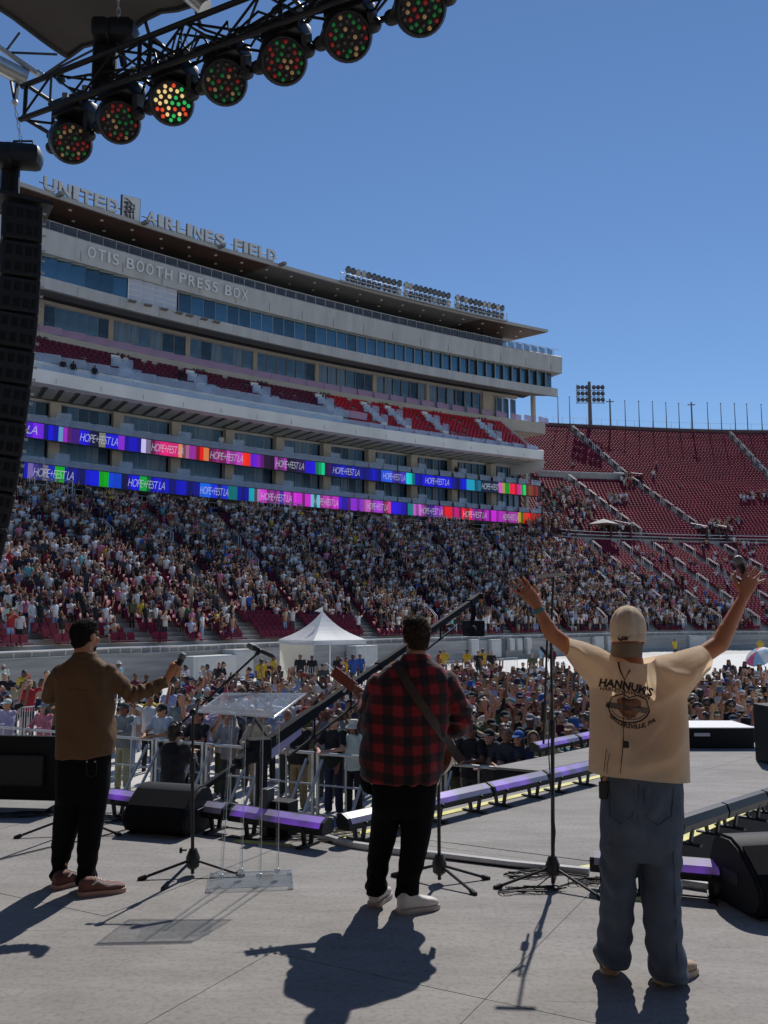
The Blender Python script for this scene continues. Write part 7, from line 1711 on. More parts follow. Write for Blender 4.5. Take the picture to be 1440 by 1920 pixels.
def arm_pts(pose, sx):
    if pose == 'one': e, h = POSES['up'] if sx > 0 else POSES['down']
    else: e, h = POSES[pose]
    return Vector((sx * .185, .0, 1.41)), Vector((sx * e[0], e[1], e[2])), Vector((sx * h[0], h[1], h[2]))
HC = Vector((0, -.025, 1.585))
def make_body(pose):
    mb = MB(); L = head_shape(mb, HC, (0, -1, 0), 1.0, neck_to=Vector((0, .0, 1.44)), nr=.055)
    mb.loft([((0, 0, .86), (.14, 0, 0), (0, .095, 0)), ((0, 0, 1.05), (.125, 0, 0), (0, .085, 0)), ((0, 0, 1.28), (.155, 0, 0), (0, .1, 0)), ((0, 0, 1.42), (.15, 0, 0), (0, .075, 0)), ((0, 0, 1.46), (.07, 0, 0), (0, .055, 0))], 18, 2.3)
    for sx in (-1, 1):
        s, e, h = arm_pts(pose, sx); mb.cap(s, e, .046, .038, 10); mb.cap(e, h, .037, .026, 10); d = (h - e).normalized()
        nrm = Vector((0, 1, .2)) if pose in ('up', 'wide', 'one') else Vector((0, 0, 1)) if pose in ('lean', 'clap') else Vector((sx, 0, .1)) if pose != 'phone' else Vector((0, 1, -.2))
        hand_shape(mb, h, d, nrm, -sx if pose in ('up', 'wide') else sx, .3 if pose not in ('up', 'wide') else .12, .16, 1.02)
        mb.cap((sx * .085, 0, .88), (sx * .10, -.01, .48), .07, .05, 10); mb.cap((sx * .10, -.01, .48), (sx * .11, .0, .08), .048, .035, 10); mb.loft([((sx * .11, .06, .05), (.035, 0, 0), (0, 0, .045)), ((sx * .115, -.05, .045), (.044, 0, 0), (0, 0, .04)), ((sx * .12, -.18, .03), (.036, 0, 0), (0, 0, .025))], 10)
    me = blob(mb, .0125, 2, 'body_' + pose)
    for q in (M_sk, M_eye, M_lip, mat('shoe_mix', (.25, .24, .23), .7, var=.6, scale=1.5)): me.materials.append(q)
    mi = []
    for p in me.polygons:
        c = p.center - HC; k = 0
        if c.y < -.055 and abs(abs(c.x) - .032) < .010 and abs(c.z - .006) < .0065: k = 1
        elif c.y < -.05 and abs(abs(c.x) - .033) < .02 and abs(c.z - .028) < .006: k = 1
        elif c.y < -.07 and abs(c.x) < .024 and abs(c.z + .066) < .008: k = 2
        elif p.center.z < .085: k = 3
        mi.append(k)
    me.polygons.foreach_set('material_index', mi); return me
def make_shirt(pose, long_, wide=1.0):
    mb = MB(); w_ = wide
    mb.loft([((0, .0, .84), (.185 * w_, 0, 0), (0, .125, 0)), ((0, 0, .95), (.178 * w_, 0, 0), (0, .122, 0)), ((0, 0, 1.15), (.172 * w_, 0, 0), (0, .118, 0)), ((0, 0, 1.32), (.188 * w_, 0, 0), (0, .122, 0)), ((0, 0, 1.42), (.165, 0, 0), (0, .09, 0)), ((0, 0, 1.468), (.082, 0, 0), (0, .066, 0))], 20, 2.5)
    for sx in (-1, 1):
        s, e, h = arm_pts(pose, sx); s2 = s.lerp(Vector((sx * .12, 0, 1.38)), .4)
        if long_: mb.path([s2, s, e, h.lerp(e, .06)], .05, 12, [.07, .066, .054, .043]); mb.ball(e, .054, 10, 8); mb.ball(s, .066, 10, 8)
        else: mb.path([s2, s, s.lerp(e, .78)], .06, 12, [.072, .07, .064]); mb.ball(s, .069, 10, 8)
    me = blob(mb, .0135, 2, 'shirt'); cloth_finish(me, .007, (9, 9, 6), len(pose) + 3 * long_, extra=lambda co: .005 * np.sin(co[:, 2] * 40 + co[:, 0] * 25)); me.materials.append(M_cl); return me
def make_trousers(short):
    mb = MB(); mb.loft([((0, 0, .80), (.155, 0, 0), (0, .112, 0)), ((0, 0, .90), (.152, 0, 0), (0, .108, 0)), ((0, 0, .98), (.145, 0, 0), (0, .1, 0))], 18, 2.4)
    for sx in (-1, 1):
        if short: mb.path([(sx * .08, 0, .88), (sx * .095, -.005, .66), (sx * .10, -.01, .50)], .09, 14, [.088, .085, .082])
        else: mb.path([(sx * .08, 0, .88), (sx * .10, -.01, .5), (sx * .11, 0, .09)], .08, 14, [.09, .072, .066]); mb.ball((sx * .10, -.01, .5), .072, 10, 8)
    me = blob(mb, .0135, 2, 'trousers'); cloth_finish(me, .005, (9, 9, 5), 9); me.materials.append(M_cl); return me
def make_hair(kind):
    mb = MB(); c = HC; B = lambda x, y, z, r: mb.ball(c + Vector((x, y, z)), r, 14, 10)
    B(0, .022, .036, (.084, .098, .094))
    if kind == 'long':
        B(0, .06, -.06, (.085, .06, .12)); B(0, .075, -.19, (.082, .045, .13))
        for sx in (-1, 1): B(sx * .074, .0, -.10, (.026, .04, .12)); B(sx * .085, -.015, -.22, (.03, .03, .09))
    elif kind == 'bob':
        B(0, .055, -.05, (.092, .07, .10))
        for sx in (-1, 1): B(sx * .076, .005, -.06, (.028, .05, .085))
    elif kind == 'bun': B(0, .05, -.02, (.08, .06, .07)); B(0, .06, .125, (.045, .045, .042))
    elif kind == 'curly':
        rd = random.Random(4)
        for _ in range(34): a, b = rd.uniform(0, 6.28), rd.uniform(-.1, 1.4); B(.085 * math.cos(a) * math.cos(b), .025 + .09 * math.sin(a) * math.cos(b) + (.02 if math.sin(a) < 0 else 0), .04 + .09 * math.sin(b), (.03, .03, .03))
    else: B(0, .055, -.03, (.074, .062, .075))
    me = blob(mb, .011, 1, 'hair_' + kind); cloth_finish(me, .006, (45, 45, 25), 3); me.materials.append(M_hairc); return me
def make_hat(kind):
    mb = MB(); c = HC
    if kind == 'cap':
        mb.ball(c + Vector((0, .012, .052)), (.088, .104, .085), 16, 10); me0 = mb
        mb.loft([(c + Vector((0, -.06, .055)), (.07, 0, 0), (0, .0, .012)), (c + Vector((0, -.12, .048)), (.066, 0, 0), (0, 0, .009)), (c + Vector((0, -.175, .030)), (.045, 0, 0), (0, 0, .008))], 14, 3)
    elif kind == 'bucket':
        mb.lathe([(.096, .03), (.086, .10), (.07, .128)], Matrix.Translation(c + Vector((0, .01, .0))), 18); mb.lathe([(.155, -.02), (.158, -.012), (.10, .045), (.09, .04)], Matrix.Translation(c + Vector((0, .01, .0))), 18)
    elif kind == 'straw':
        mb.lathe([(.092, .03), (.086, .11), (.06, .13)], Matrix.Translation(c + Vector((0, .01, .0))), 18); mb.lathe([(.20, .028), (.20, .036), (.09, .055), (.09, .03)], Matrix.Translation(c + Vector((0, .01, .0))), 20)
    elif kind == 'beanie': mb.ball(c + Vector((0, .012, .050)), (.09, .108, .10), 16, 10); mb.lathe([(.094, .015), (.098, .02), (.098, .05), (.09, .055)], Matrix.Translation(c + Vector((0, .012, .0))), 16)
    elif kind == 'hood':
        mb.ball(c + Vector((0, .035, .02)), (.11, .11, .135), 18, 12); mb.ball(c + Vector((0, .05, -.09)), (.11, .09, .08), 14, 10)
        me = blob(mb, .011, 2, 'hood'); bm = bmesh.new(); bm.from_mesh(me); bmesh.ops.bisect_plane(bm, geom=bm.verts[:] + bm.edges[:] + bm.faces[:], plane_co=c + Vector((0, -.035, 0)), plane_no=(0, -1, .12), clear_outer=True); bmesh.ops.solidify(bm, geom=bm.faces[:], thickness=-.012); bm.to_mesh(me); bm.free(); me.materials.append(M_cl); me.polygons.foreach_set('use_smooth', [True] * len(me.polygons)); return me
    me = blob(mb, .009, 1, 'hat_' + kind)
    if kind in ('cap', 'beanie'):
        bm = bmesh.new(); bm.from_mesh(me); bmesh.ops.bisect_plane(bm, geom=bm.verts[:] + bm.edges[:] + bm.faces[:], plane_co=c + Vector((0, 0, .022)), plane_no=(0, -.08, -1), clear_outer=True); bmesh.ops.holes_fill(bm, edges=[e for e in bm.edges if e.is_boundary]); bm.to_mesh(me); bm.free()
    me.materials.append(M_cl); me.polygons.foreach_set('use_smooth', [True] * len(me.polygons)); return me
BODY = {p: make_body(p) for p in POSES}; SHIRT = {(p, l): make_shirt(p, l) for p in POSES for l in (0, 1)}; TROU = {s: make_trousers(s) for s in (0, 1)}
HAIR = {k: make_hair(k) for k in ('short', 'long', 'bob', 'bun', 'curly')}; HAT = {k: make_hat(k) for k in ('cap', 'bucket', 'straw', 'beanie', 'hood')}
g_ = MB(); [g_.box(HC + Vector((sx * .033, -.098, .006)), (.05, .014, .034), bev=.006) for sx in (-1, 1)]; g_.bar(HC + Vector((-.03, -.1, .012)), HC + Vector((.03, -.1, .012)), .006, .006); [g_.bar(HC + Vector((sx * .058, -.095, .012)), HC + Vector((sx * .08, .0, .008)), .005, .008) for sx in (-1, 1)]; GLASS = g_.mesh('sunglasses', M_shades)
ph = MB(); ph.box((0, -.40, 1.615), (.078, .012, .15), bev=.004); PHONE = ph.mesh('phone', M_hous)
CLOTH = {'black': (.014, .014, .016), 'charcoal': (.05, .05, .055), 'white': (.62, .61, .60), 'grey': (.24, .24, .25), 'navy': (.02, .028, .065), 'blue': (.03, .10, .36), 'pale blue': (.33, .42, .56), 'teal': (.12, .36, .37), 'maroon': (.11, .012, .02), 'red': (.36, .022, .03), 'pink': (.58, .18, .26), 'magenta': (.52, .03, .16), 'yellow': (.62, .40, .03), 'beige': (.48, .38, .27), 'brown': (.14, .075, .04), 'olive': (.10, .105, .05), 'lavender': (.43, .42, .52), 'tan': (.36, .25, .15), 'orange': (.55, .16, .03), 'green': (.03, .13, .07)}
SKIN = [(.56, .27, .155), (.48, .225, .125), (.38, .165, .085), (.60, .33, .21), (.24, .10, .05), (.14, .058, .03)]
HAIRC = {'black': (.010, .008, .008), 'dark brown': (.028, .016, .010), 'brown': (.075, .04, .02), 'blond': (.30, .19, .08), 'grey': (.28, .27, .26)}
POSE_T = {'down': 'with arms down', 'up': 'with both arms up', 'wide': 'with arms spread wide', 'phone': 'holding up a phone', 'clap': 'with hands together', 'lean': 'leaning on the barrier', 'one': 'raising one hand'}
USED = set(); N_PEOPLE = [0]
def person(pos, rz, shirt='black', long_=0, pose='down', hair='short', hairc='black', hat=None, hatc='black', glasses=False, place='', trou='charcoal', short=0, k=1.0, skin=None, tries=0, fixed=False):
    g_word = {0: 'T-shirt', 1: 'long sleeved top'}[long_]
    hd = ('%s %s' % (hatc, {'cap': 'cap', 'bucket': 'bucket hat', 'straw': 'brimmed hat', 'beanie': 'beanie', 'hood': 'hood'}[hat])) if hat else ('%s %s hair' % (hairc, hair if hair != 'bob' else 'bobbed') if hair else 'bald head')
    lab = 'person in %s %s, %s%s, %s%s' % (shirt, g_word, hd, ' and sunglasses' if glasses else '', POSE_T[pose], ', ' + place if place else '')
    if len(lab.split()) > 16: lab = 'person in %s %s, %s, %s%s' % (shirt, 'tee' if not long_ else 'top', hd, {'down': 'arms down', 'up': 'arms up', 'wide': 'arms wide', 'phone': 'holding phone', 'clap': 'clapping', 'lean': 'leaning', 'one': 'one hand up'}[pose], ', ' + place if place else '')
    lab = ' '.join(lab.split()[:16])
    if lab in USED and tries < 60:
        rd = random
        if fixed and tries < 25: return person(pos, rz, shirt, long_, pose, rd.choice(('short', 'bob', 'curly', 'long')), rd.choice(('black', 'dark brown', 'brown', 'grey')), hat, hatc if tries < 10 else rd.choice(('black', 'white', 'grey', 'beige')), rd.random() < .5, place, trou, short, k, skin, tries + 1, fixed=True)
        return person(pos, rz, rd.choice(list(CLOTH)[:-2]), rd.choice((0, 0, 1)), pose if pose == 'lean' else rd.choice(('down', 'down', 'one', 'phone', 'clap', 'up')), rd.choice(('short', 'long', 'bob', 'curly')), rd.choice(('black', 'dark brown', 'brown')), hat if hat == 'cap' else rd.choice((None, None, 'cap', 'bucket')), rd.choice(('black', 'white', 'navy', 'beige', 'red', 'blue')), rd.random() < .4, place, trou, short, k, skin, tries + 1)
    USED.add(lab); N_PEOPLE[0] += 1
    root = empty('person', pos, rz, lab, 'person', 'people in the crowd'); root.scale = (k, k, k)
    sk = skin if skin is not None else random.choice(SKIN)
    def ch(name, me, c=None, par=root):
        o = bpy.data.objects.new(name, me); COL.objects.link(o); o.parent = par
        if c is not None: o.color = (*[v * random.uniform(.88, 1.12) for v in c], 1)
        return o
    ch('body', BODY[pose], sk); ch('shirt', SHIRT[pose, long_], CLOTH[shirt]); ch('trousers' if not short else 'shorts', TROU[short], CLOTH[trou])
    if hair and hat != 'hood': ch('hair', HAIR[hair], HAIRC[hairc])
    if hat: ch(hat if hat in ('cap', 'hood', 'beanie') else 'hat', HAT[hat], CLOTH[hatc])
    if glasses: ch('sunglasses', GLASS)
    if pose == 'phone': ch('phone', PHONE)
    return root
HAIRS = ('short', 'short', 'long', 'long', 'bob', 'bun', 'curly')
PLACED = []
def on_stage(p):
    q = Vector((p.x, p.y))
    for poly in (thrust, bst, main):
        cen = sum(poly, Vector((0, 0))) / len(poly); pol = [v + (v - cen).normalized() * .45 for v in poly]
        n = len(pol); s = [((pol[(i + 1) % n] - pol[i]).x * (q - pol[i]).y - (pol[(i + 1) % n] - pol[i]).y * (q - pol[i]).x) for i in range(n)]
        if all(v > 0 for v in s) or all(v < 0 for v in s): return True
    return False
def face_cam(p, jitter=.3): return math.atan2(-p.y, -p.x) + math.pi / 2 + random.uniform(-jitter, jitter)
def at_head(hx, hy, k=1.0): return on_level(hx, hy, FIELD_Z + 1.60 * k)
def put(hx, hy, gap=.0, **kw):
    k = kw.get('k', random.uniform(.94, 1.04)); kw['k'] = k; p = at_head(hx, hy, k)
    if gap and (on_stage(p) or any((p.x - q.x) ** 2 + (p.y - q.y) ** 2 < gap * gap for q in PLACED)): return None
    if gap:                        # keep clear of the row of barriers
        t = (p - bl0).dot(bn)
        if -2 < (p - bl0).dot(bd) < 15.5 and t > -.42: return None
    PLACED.append(p); turn = kw.pop('turn', None); rz = face_cam(p) if turn is None else face_cam(p, .1) + turn
    return person(Vector((p.x, p.y, FIELD_Z)), rz, **kw)
def rail_put(px, **kw):           # someone leaning on the barrier at a picture column
    lo, hi = -3.0, 16.0; d = ray(px, 1380)
    for _ in range(40):
        m = (lo + hi) / 2; p = bl0 + bd * m - bn * .44
        if p.x * d.y < d.x * p.y: lo = m
        else: hi = m
    p = bl0 + bd * lo - bn * .44; PLACED.append(p); kw.setdefault('pose', 'lean'); kw.setdefault('k', random.uniform(.96, 1.04)); lowr = kw.pop('low', 0)
    kw.setdefault('place', 'at the barrier')
    return person(Vector((p.x, p.y, FIELD_Z - lowr)), math.atan2(bn.y, bn.x) + math.pi / 2 + random.uniform(-.15, .15), **kw)
for kw in [dict(px=12, shirt='lavender', long_=1, hat='cap', hatc='white', trou='beige'), dict(px=82, shirt='pink', long_=1, hat='cap', hatc='grey', hair='long', hairc='dark brown'), dict(px=232, shirt='grey', long_=1, hat='cap', hatc='charcoal', trou='beige'),
           dict(px=304, shirt='lavender', hat='cap', hatc='black', glasses=True, trou='pale blue', k=1.05), dict(px=342, shirt='beige', long_=0, hair='bob', hairc='brown', glasses=True, low=.22, k=.95), dict(px=372, shirt='black', hair='short', hairc='dark brown', low=.05),
           dict(px=430, shirt='grey', long_=1, hat='hood', hatc='grey'), dict(px=486, shirt='beige', long_=1, hat='hood', hatc='tan', trou='tan', k=1.03), dict(px=561, shirt='black', long_=1, hat='cap', hatc='white', glasses=True, trou='tan'),
           dict(px=627, shirt='black', trou='navy', hair='short', hairc='dark brown', skin=SKIN[3], place='at the barrier by the guitarist'), dict(px=664, shirt='white', hat='bucket', hatc='white', pose='one', trou='black', place='at the barrier', hair='long'),
           dict(px=885, shirt='black', hair='short', hairc='black', place='at the barrier, first right of the plaid shirt', k=1.04), dict(px=918, shirt='charcoal', hat='cap', hatc='black', place='right of the guitarist'), dict(px=950, shirt='charcoal', hair='bun', hairc='brown', k=1.02), dict(px=973, shirt='navy', long_=0, hat='cap', hatc='blue', place='at the barrier', k=.99, hair='long')]:
    rail_put(**kw)
for kw in [dict(hx=337, hy=1297, shirt='black', hair='curly', hairc='dark brown', glasses=True, pose='down'), dict(hx=322, hy=1292, shirt='pale blue', hair='short', hairc='brown', k=1.05), dict(hx=351, hy=1275, shirt='blue', hat='cap', hatc='black', pose='clap', turn=.9),
           dict(hx=374, hy=1293, shirt='teal', hat='bucket', hatc='white', hair='long', hairc='dark brown'), dict(hx=418, hy=1279, shirt='navy', pose='up', hair='short'), dict(hx=436, hy=1283, shirt='magenta', pose='one', hair='long', hairc='black'),
           dict(hx=455, hy=1276, shirt='white', hat='cap', hatc='white', glasses=True), dict(hx=470, hy=1279, shirt='black', hat='cap', hatc='beige', glasses=True), dict(hx=516, hy=1273, shirt='white', pose='up', hair='long', hairc='black'), dict(hx=500, hy=1243, shirt='black', hair='short', pose='clap'),
           dict(hx=524, hy=1252, shirt='charcoal', hair='short', pose='phone', turn=-.9), dict(hx=563, hy=1262, shirt='white', pose='phone', hair='bob', hairc='dark brown', turn=-.9), dict(hx=586, hy=1268, shirt='white', long_=1, pose='phone', hair='bun', hairc='brown', turn=-.6), dict(hx=614, hy=1272, shirt='white', long_=1, pose='one', hair='long', hairc='black'),
           dict(hx=657, hy=1322, shirt='black', hair='curly', hairc='black'), dict(hx=612, hy=1338, shirt='grey', pose='phone', hair='short', hairc='brown'), dict(hx=578, hy=1318, shirt='maroon', hair='long', hairc='brown', pose='clap'), dict(hx=540, hy=1340, shirt='lavender', long_=1, hair=None, hat=None),
           dict(hx=902, hy=1321, shirt='maroon', hair='short', hairc='black', k=1.05), dict(hx=974, hy=1307, shirt='maroon', hat='cap', hatc='navy', pose='wide', glasses=True, k=1.06), dict(hx=991, hy=1277, shirt='blue', pose='up', hair='short', hairc='brown', glasses=True), dict(hx=872, hy=1302, shirt='charcoal', hat='cap', hatc='blue'),
           dict(hx=892, hy=1264, shirt='teal', hair='short', hairc='grey', glasses=True, k=1.04), dict(hx=877, hy=1253, shirt='blue', long_=1, hat='cap', hatc='white', k=1.06), dict(hx=909, hy=1258, shirt='navy', hair='short', hairc='brown'), dict(hx=1015, hy=1214, shirt='pale blue', hair='short', hairc='black', skin=SKIN[5], turn=-.8),
           dict(hx=1036, hy=1217, shirt='maroon', long_=1, hair='short', hairc='black', skin=SKIN[4], turn=-.8), dict(hx=998, hy=1229, shirt='olive', hat='cap', hatc='tan', pose='down', k=.97), dict(hx=1056, hy=1247, shirt='charcoal', hat='straw', hatc='white', hair='long'), dict(hx=1080, hy=1288, shirt='black', hair='long', hairc='dark brown', glasses=True),
           dict(hx=1057, hy=1282, shirt='beige', hair='long', hairc='dark brown', glasses=True), dict(hx=1088, hy=1318, shirt='yellow', pose='wide', hat='cap', hatc='white', k=.97), dict(hx=1069, hy=1307, shirt='brown', hat='cap', hatc='blue', hair='long', hairc='brown'), dict(hx=994, hy=1350, shirt='charcoal', long_=1, hat='cap', hatc='grey'),
           dict(hx=962, hy=1254, shirt='beige', pose='wide', hair='long', hairc='brown', k=.98), dict(hx=941, hy=1264, shirt='black', hair='long', hairc='black'), dict(hx=926, hy=1279, shirt='white', hat='cap', hatc='tan', pose='up'), dict(hx=897, hy=1287, shirt='beige', hat='cap', hatc='red', pose='clap'), dict(hx=960, hy=1289, shirt='white', hair='long', hairc='brown', pose='up'),
           dict(hx=946, hy=1344, shirt='black', hat='cap', hatc='black', pose='up'), dict(hx=1042, hy=1318, shirt='tan', pose='one', hair='short', hairc='brown'), dict(hx=1000, hy=1385, shirt='tan', long_=1, hat='hood', hatc='tan', k=.92), dict(hx=1070, hy=1368, shirt='black', hair='curly', hairc='dark brown'), dict(hx=1095, hy=1352, shirt='charcoal', hair='curly', hairc='brown'), dict(hx=1050, hy=1345, shirt='maroon', hair='short'),
           dict(hx=1366, hy=1241, shirt='navy', long_=1, hair='long', hairc='brown', turn=.3, trou='white'), dict(hx=1396, hy=1244, shirt='black', long_=1, hair='long', hairc='dark brown'), dict(hx=1424, hy=1250, shirt='white', hair='long', hairc='brown', trou='teal'), dict(hx=1410, hy=1257, shirt='charcoal', hair='short', turn=2.6), dict(hx=1365, hy=1266, shirt='white', long_=1, hat='hood', hatc='white'),
           dict(hx=1316, hy=1276, shirt='beige', hat='straw', hatc='beige', pose='down'), dict(hx=1341, hy=1283, shirt='pink', hair='short', hairc='grey'), dict(hx=1400, hy=1276, shirt='black', hair='long', hairc='black'), dict(hx=1404, hy=1322, shirt='blue', hat='cap', hatc='charcoal', k=1.06), dict(hx=1313, hy=1337, shirt='tan', hat='cap', hatc='brown'), dict(hx=1340, hy=1342, shirt='grey', hat='cap', hatc='olive', k=1.03),
           dict(hx=1376, hy=1360, shirt='white', hat='cap', hatc='blue', k=.85), dict(hx=1399, hy=1363, shirt='beige', long_=1, hat='hood', hatc='tan', k=.8), dict(hx=1366, hy=1306, shirt='brown', pose='phone', hair='short'), dict(hx=1314, hy=1300, shirt='black', hair='short', turn=2.8),
           dict(hx=45, hy=1262, shirt='yellow', hair='short', hairc='black', skin=SKIN[5], turn=.6), dict(hx=8, hy=1268, shirt='black', hair='short', hairc='grey', k=1.05), dict(hx=50, hy=1280, shirt='black', hair='long', hairc='brown', glasses=True, short=1, trou='brown'), dict(hx=84, hy=1282, shirt='beige', hair='long', hairc='dark brown'), dict(hx=6, hy=1250, shirt='white', hat='cap', hatc='beige'),
           dict(hx=222, hy=1245, shirt='pale blue', hat='cap', hatc='white', skin=SKIN[5], turn=.7), dict(hx=348, hy=1251, shirt='white', hair='short', hairc='black', skin=SKIN[5], turn=.8), dict(hx=381, hy=1252, shirt='white', hair='short', hairc='grey', turn=-.9), dict(hx=389, hy=1250, shirt='pale blue', hat='cap', hatc='charcoal', turn=-.8), dict(hx=412, hy=1247, shirt='black', hair='long', hairc='black'), dict(hx=419, hy=1245, shirt='white', long_=1, hair='short', hairc='brown', turn=1.2),
           dict(hx=467, hy=1257, shirt='yellow', hair='curly', hairc='black', turn=-1.2), dict(hx=490, hy=1240, shirt='yellow', hair='curly', hairc='black', turn=.4), dict(hx=513, hy=1233, shirt='yellow', hair='short', hairc='black', turn=1.0, skin=SKIN[4]), dict(hx=563, hy=1231, shirt='black', hair='short', hairc='black', k=1.05), dict(hx=585, hy=1233, shirt='black', hat='cap', hatc='black'),
           dict(hx=640, hy=1240, shirt='maroon', hair='short', hairc='black', turn=.9), dict(hx=650, hy=1236, shirt='yellow', hair='short', hairc='brown', turn=1.1), dict(hx=662, hy=1231, shirt='blue', hair='short', hairc='black', turn=.4), dict(hx=675, hy=1230, shirt='blue', hair='short', hairc='brown', turn=-.3), dict(hx=634, hy=1233, shirt='black', hair='long', hairc='black'), dict(hx=606, hy=1250, shirt='charcoal', hair='curly', hairc='black'), dict(hx=740, hy=1234, shirt='yellow', hair='short', hairc='black'),
           dict(hx=876, hy=1222, shirt='yellow', hair='curly', hairc='black', skin=SKIN[4]), dict(hx=897, hy=1224, shirt='black', hair='short', turn=.5), dict(hx=905, hy=1220, shirt='yellow', hair='short', hairc='black', turn=-.5), dict(hx=921, hy=1224, shirt='black', hat='cap', hatc='tan', trou='beige'), dict(hx=826, hy=1223, shirt='red', hair='curly', hairc='black', turn=.4), dict(hx=833, hy=1221, shirt='yellow', hair='short', hairc='brown'),
           dict(hx=1265, hy=1200, shirt='yellow', hair='short', hairc='black', turn=.6), dict(hx=1425, hy=1200, shirt='yellow', hair='short', hairc='black', k=1.02)]:
    place = kw.pop('place', '')
    if not place:
        hx = kw['hx']; place = [w_ for lim, w_ in ((110, 'far left'), (300, 'under the brown sleeve'), (420, 'behind the boom stand'), (530, 'behind the podium'), (606, 'left of the tent pole'), (700, 'right of the tent pole'), (845, 'behind the guitarist'), (930, 'right of the guitarist'), (1025, 'left of the tall stand'), (1130, 'right of the tall stand'), (1300, 'beyond the cap'), (9999, 'at right edge'))if hx < lim][0]
    kw.setdefault('fixed', True); put(place=place, **kw)
# the packed field: everyone in front of the thrust, right of it, and behind the first row at the left
def zone(n, f, gap, place, dens=None):
    c = 0; t = 0
    while c < n and t < n * 60 and N_PEOPLE[0] < 292:
        t += 1; hx, hy = f()
        hat = random.choice((None, None, None, 'cap', 'cap', 'bucket', 'beanie'))
        kw = dict(shirt=random.choices(list(CLOTH), [9, 5, 12, 7, 3, 1.4, 3, 1, 2.5, 1.2, 2, .5, .4, 8, 2, 2, 2.5, 3.5, .3, .6])[0], long_=random.choice((0, 0, 1)), pose=random.choices(list(POSES), [6, 3.5, 1.5, 2.5, 3, 0, 3.5])[0], hair=random.choice(HAIRS), hairc=random.choices(list(HAIRC), [6, 6, 4, 1, 1])[0],
                  hat=hat, hatc=random.choice(('black', 'white', 'navy', 'beige', 'red', 'blue', 'grey', 'tan')), glasses=random.random() < .35, place=place, trou=random.choice(('black', 'charcoal', 'navy', 'pale blue', 'beige', 'olive')))
        if put(hx, hy, gap, **kw): c += 1
U_ = random.uniform
zone(88, lambda: (U_(838, 1128), 1256 + 132 * random.random() ** 1.0), .50, 'right of guitarist')
zone(40, lambda: (U_(1288, 1446), U_(1262, 1368)), .50, 'at right edge')
zone(46, lambda: (U_(325, 692), U_(1268, 1350)), .52, 'behind the podium')
zone(10, lambda: (U_(-10, 100), U_(1262, 1325)), .9, 'far left')
print('individuals', N_PEOPLE[0])

# people in the stand: nearest ones as things, the thousands beyond as one mass
def low_person(kind):
    mb = MB(); seat_ = kind == 'sit'; dz = -.42 if seat_ else 0.0
    def part(k): mb.mi = k
    part(2)
    if seat_:
        for sx in (-.09, .09): mb.path([(sx, .05, .48), (sx, -.32, .50), (sx, -.36, .06)], .07, 4, [.08, .07, .05])
    else:
        for sx in (-.09, .09): mb.path([(sx, 0, .88), (sx, -.02, .45), (sx, 0, .0)], .07, 4, [.085, .07, .05])
    part(1); mb.loft([((0, 0, .84 + dz), (.17, 0, 0), (0, .11, 0)), ((0, 0, 1.15 + dz), (.165, 0, 0), (0, .11, 0)), ((0, 0, 1.38 + dz), (.19, 0, 0), (0, .10, 0)), ((0, 0, 1.46 + dz), (.07, 0, 0), (0, .06, 0))], 7, 2.3)
    part(0); mb.ball((0, -.02, 1.585 + dz), (.078, .095, .115), 6, 5); mb.tube((0, 0, 1.42 + dz), (0, -.01, 1.52 + dz), .055, 4)
    part(3); mb.ball((0, .018, 1.63 + dz), (.09, .098, .088), 6, 4)
    if kind in ('long', 'sit2'): mb.ball((0, .06, 1.50 + dz), (.088, .05, .15), 5, 4)
    if kind == 'capp': mb.box((0, -.12, 1.635), (.12, .12, .018))
    for sx in (-1, 1):
        pose = {'stand': 'down', 'sit': 'clap', 'long': 'down', 'armsup': 'up', 'capp': 'clap', 'onearm': 'one', 'hold': 'phone'}[kind]
        s, e, h = arm_pts(pose, sx); z = Vector((0, 0, dz))
        part(1); mb.path([s + z, s.lerp(e, .75) + z], .06, 4, [.068, .056]); part(0); mb.path([s.lerp(e, .7) + z, e + z, h + (h - e).normalized() * .13 + z], .04, 4, [.042, .038, .034])
    bm = bmesh.new(); me = mb.mesh('p', None); me.polygons.foreach_set('material_index', mb.m); bm.from_mesh(me); bmesh.ops.triangulate(bm, faces=bm.faces[:]); bm.to_mesh(me); bm.free()
    n = len(me.polygons); F = np.empty(n * 3, np.int32); me.polygons.foreach_get('vertices', F); mi = np.empty(n, np.int32); me.polygons.foreach_get('material_index', mi); V_ = mesh_co(me); bpy.data.meshes.remove(me)
    return V_, F.reshape(-1, 3), mi
KINDS = ['stand', 'sit', 'long', 'armsup', 'capp', 'onearm', 'hold']; LOWP = {k: low_person(k) for k in KINDS}
PAL = ['black', 'charcoal', 'white', 'grey', 'navy', 'blue', 'pale blue', 'teal', 'maroon', 'red', 'pink', 'beige', 'brown', 'olive', 'lavender', 'tan', 'yellow', 'orange', 'green']; PW = [26, 9, 27, 7, 7, 2.2, 4, .8, 4.5, 2.6, 3.5, 8, 3, 2, 2, 3.5, .5, .5, .5]
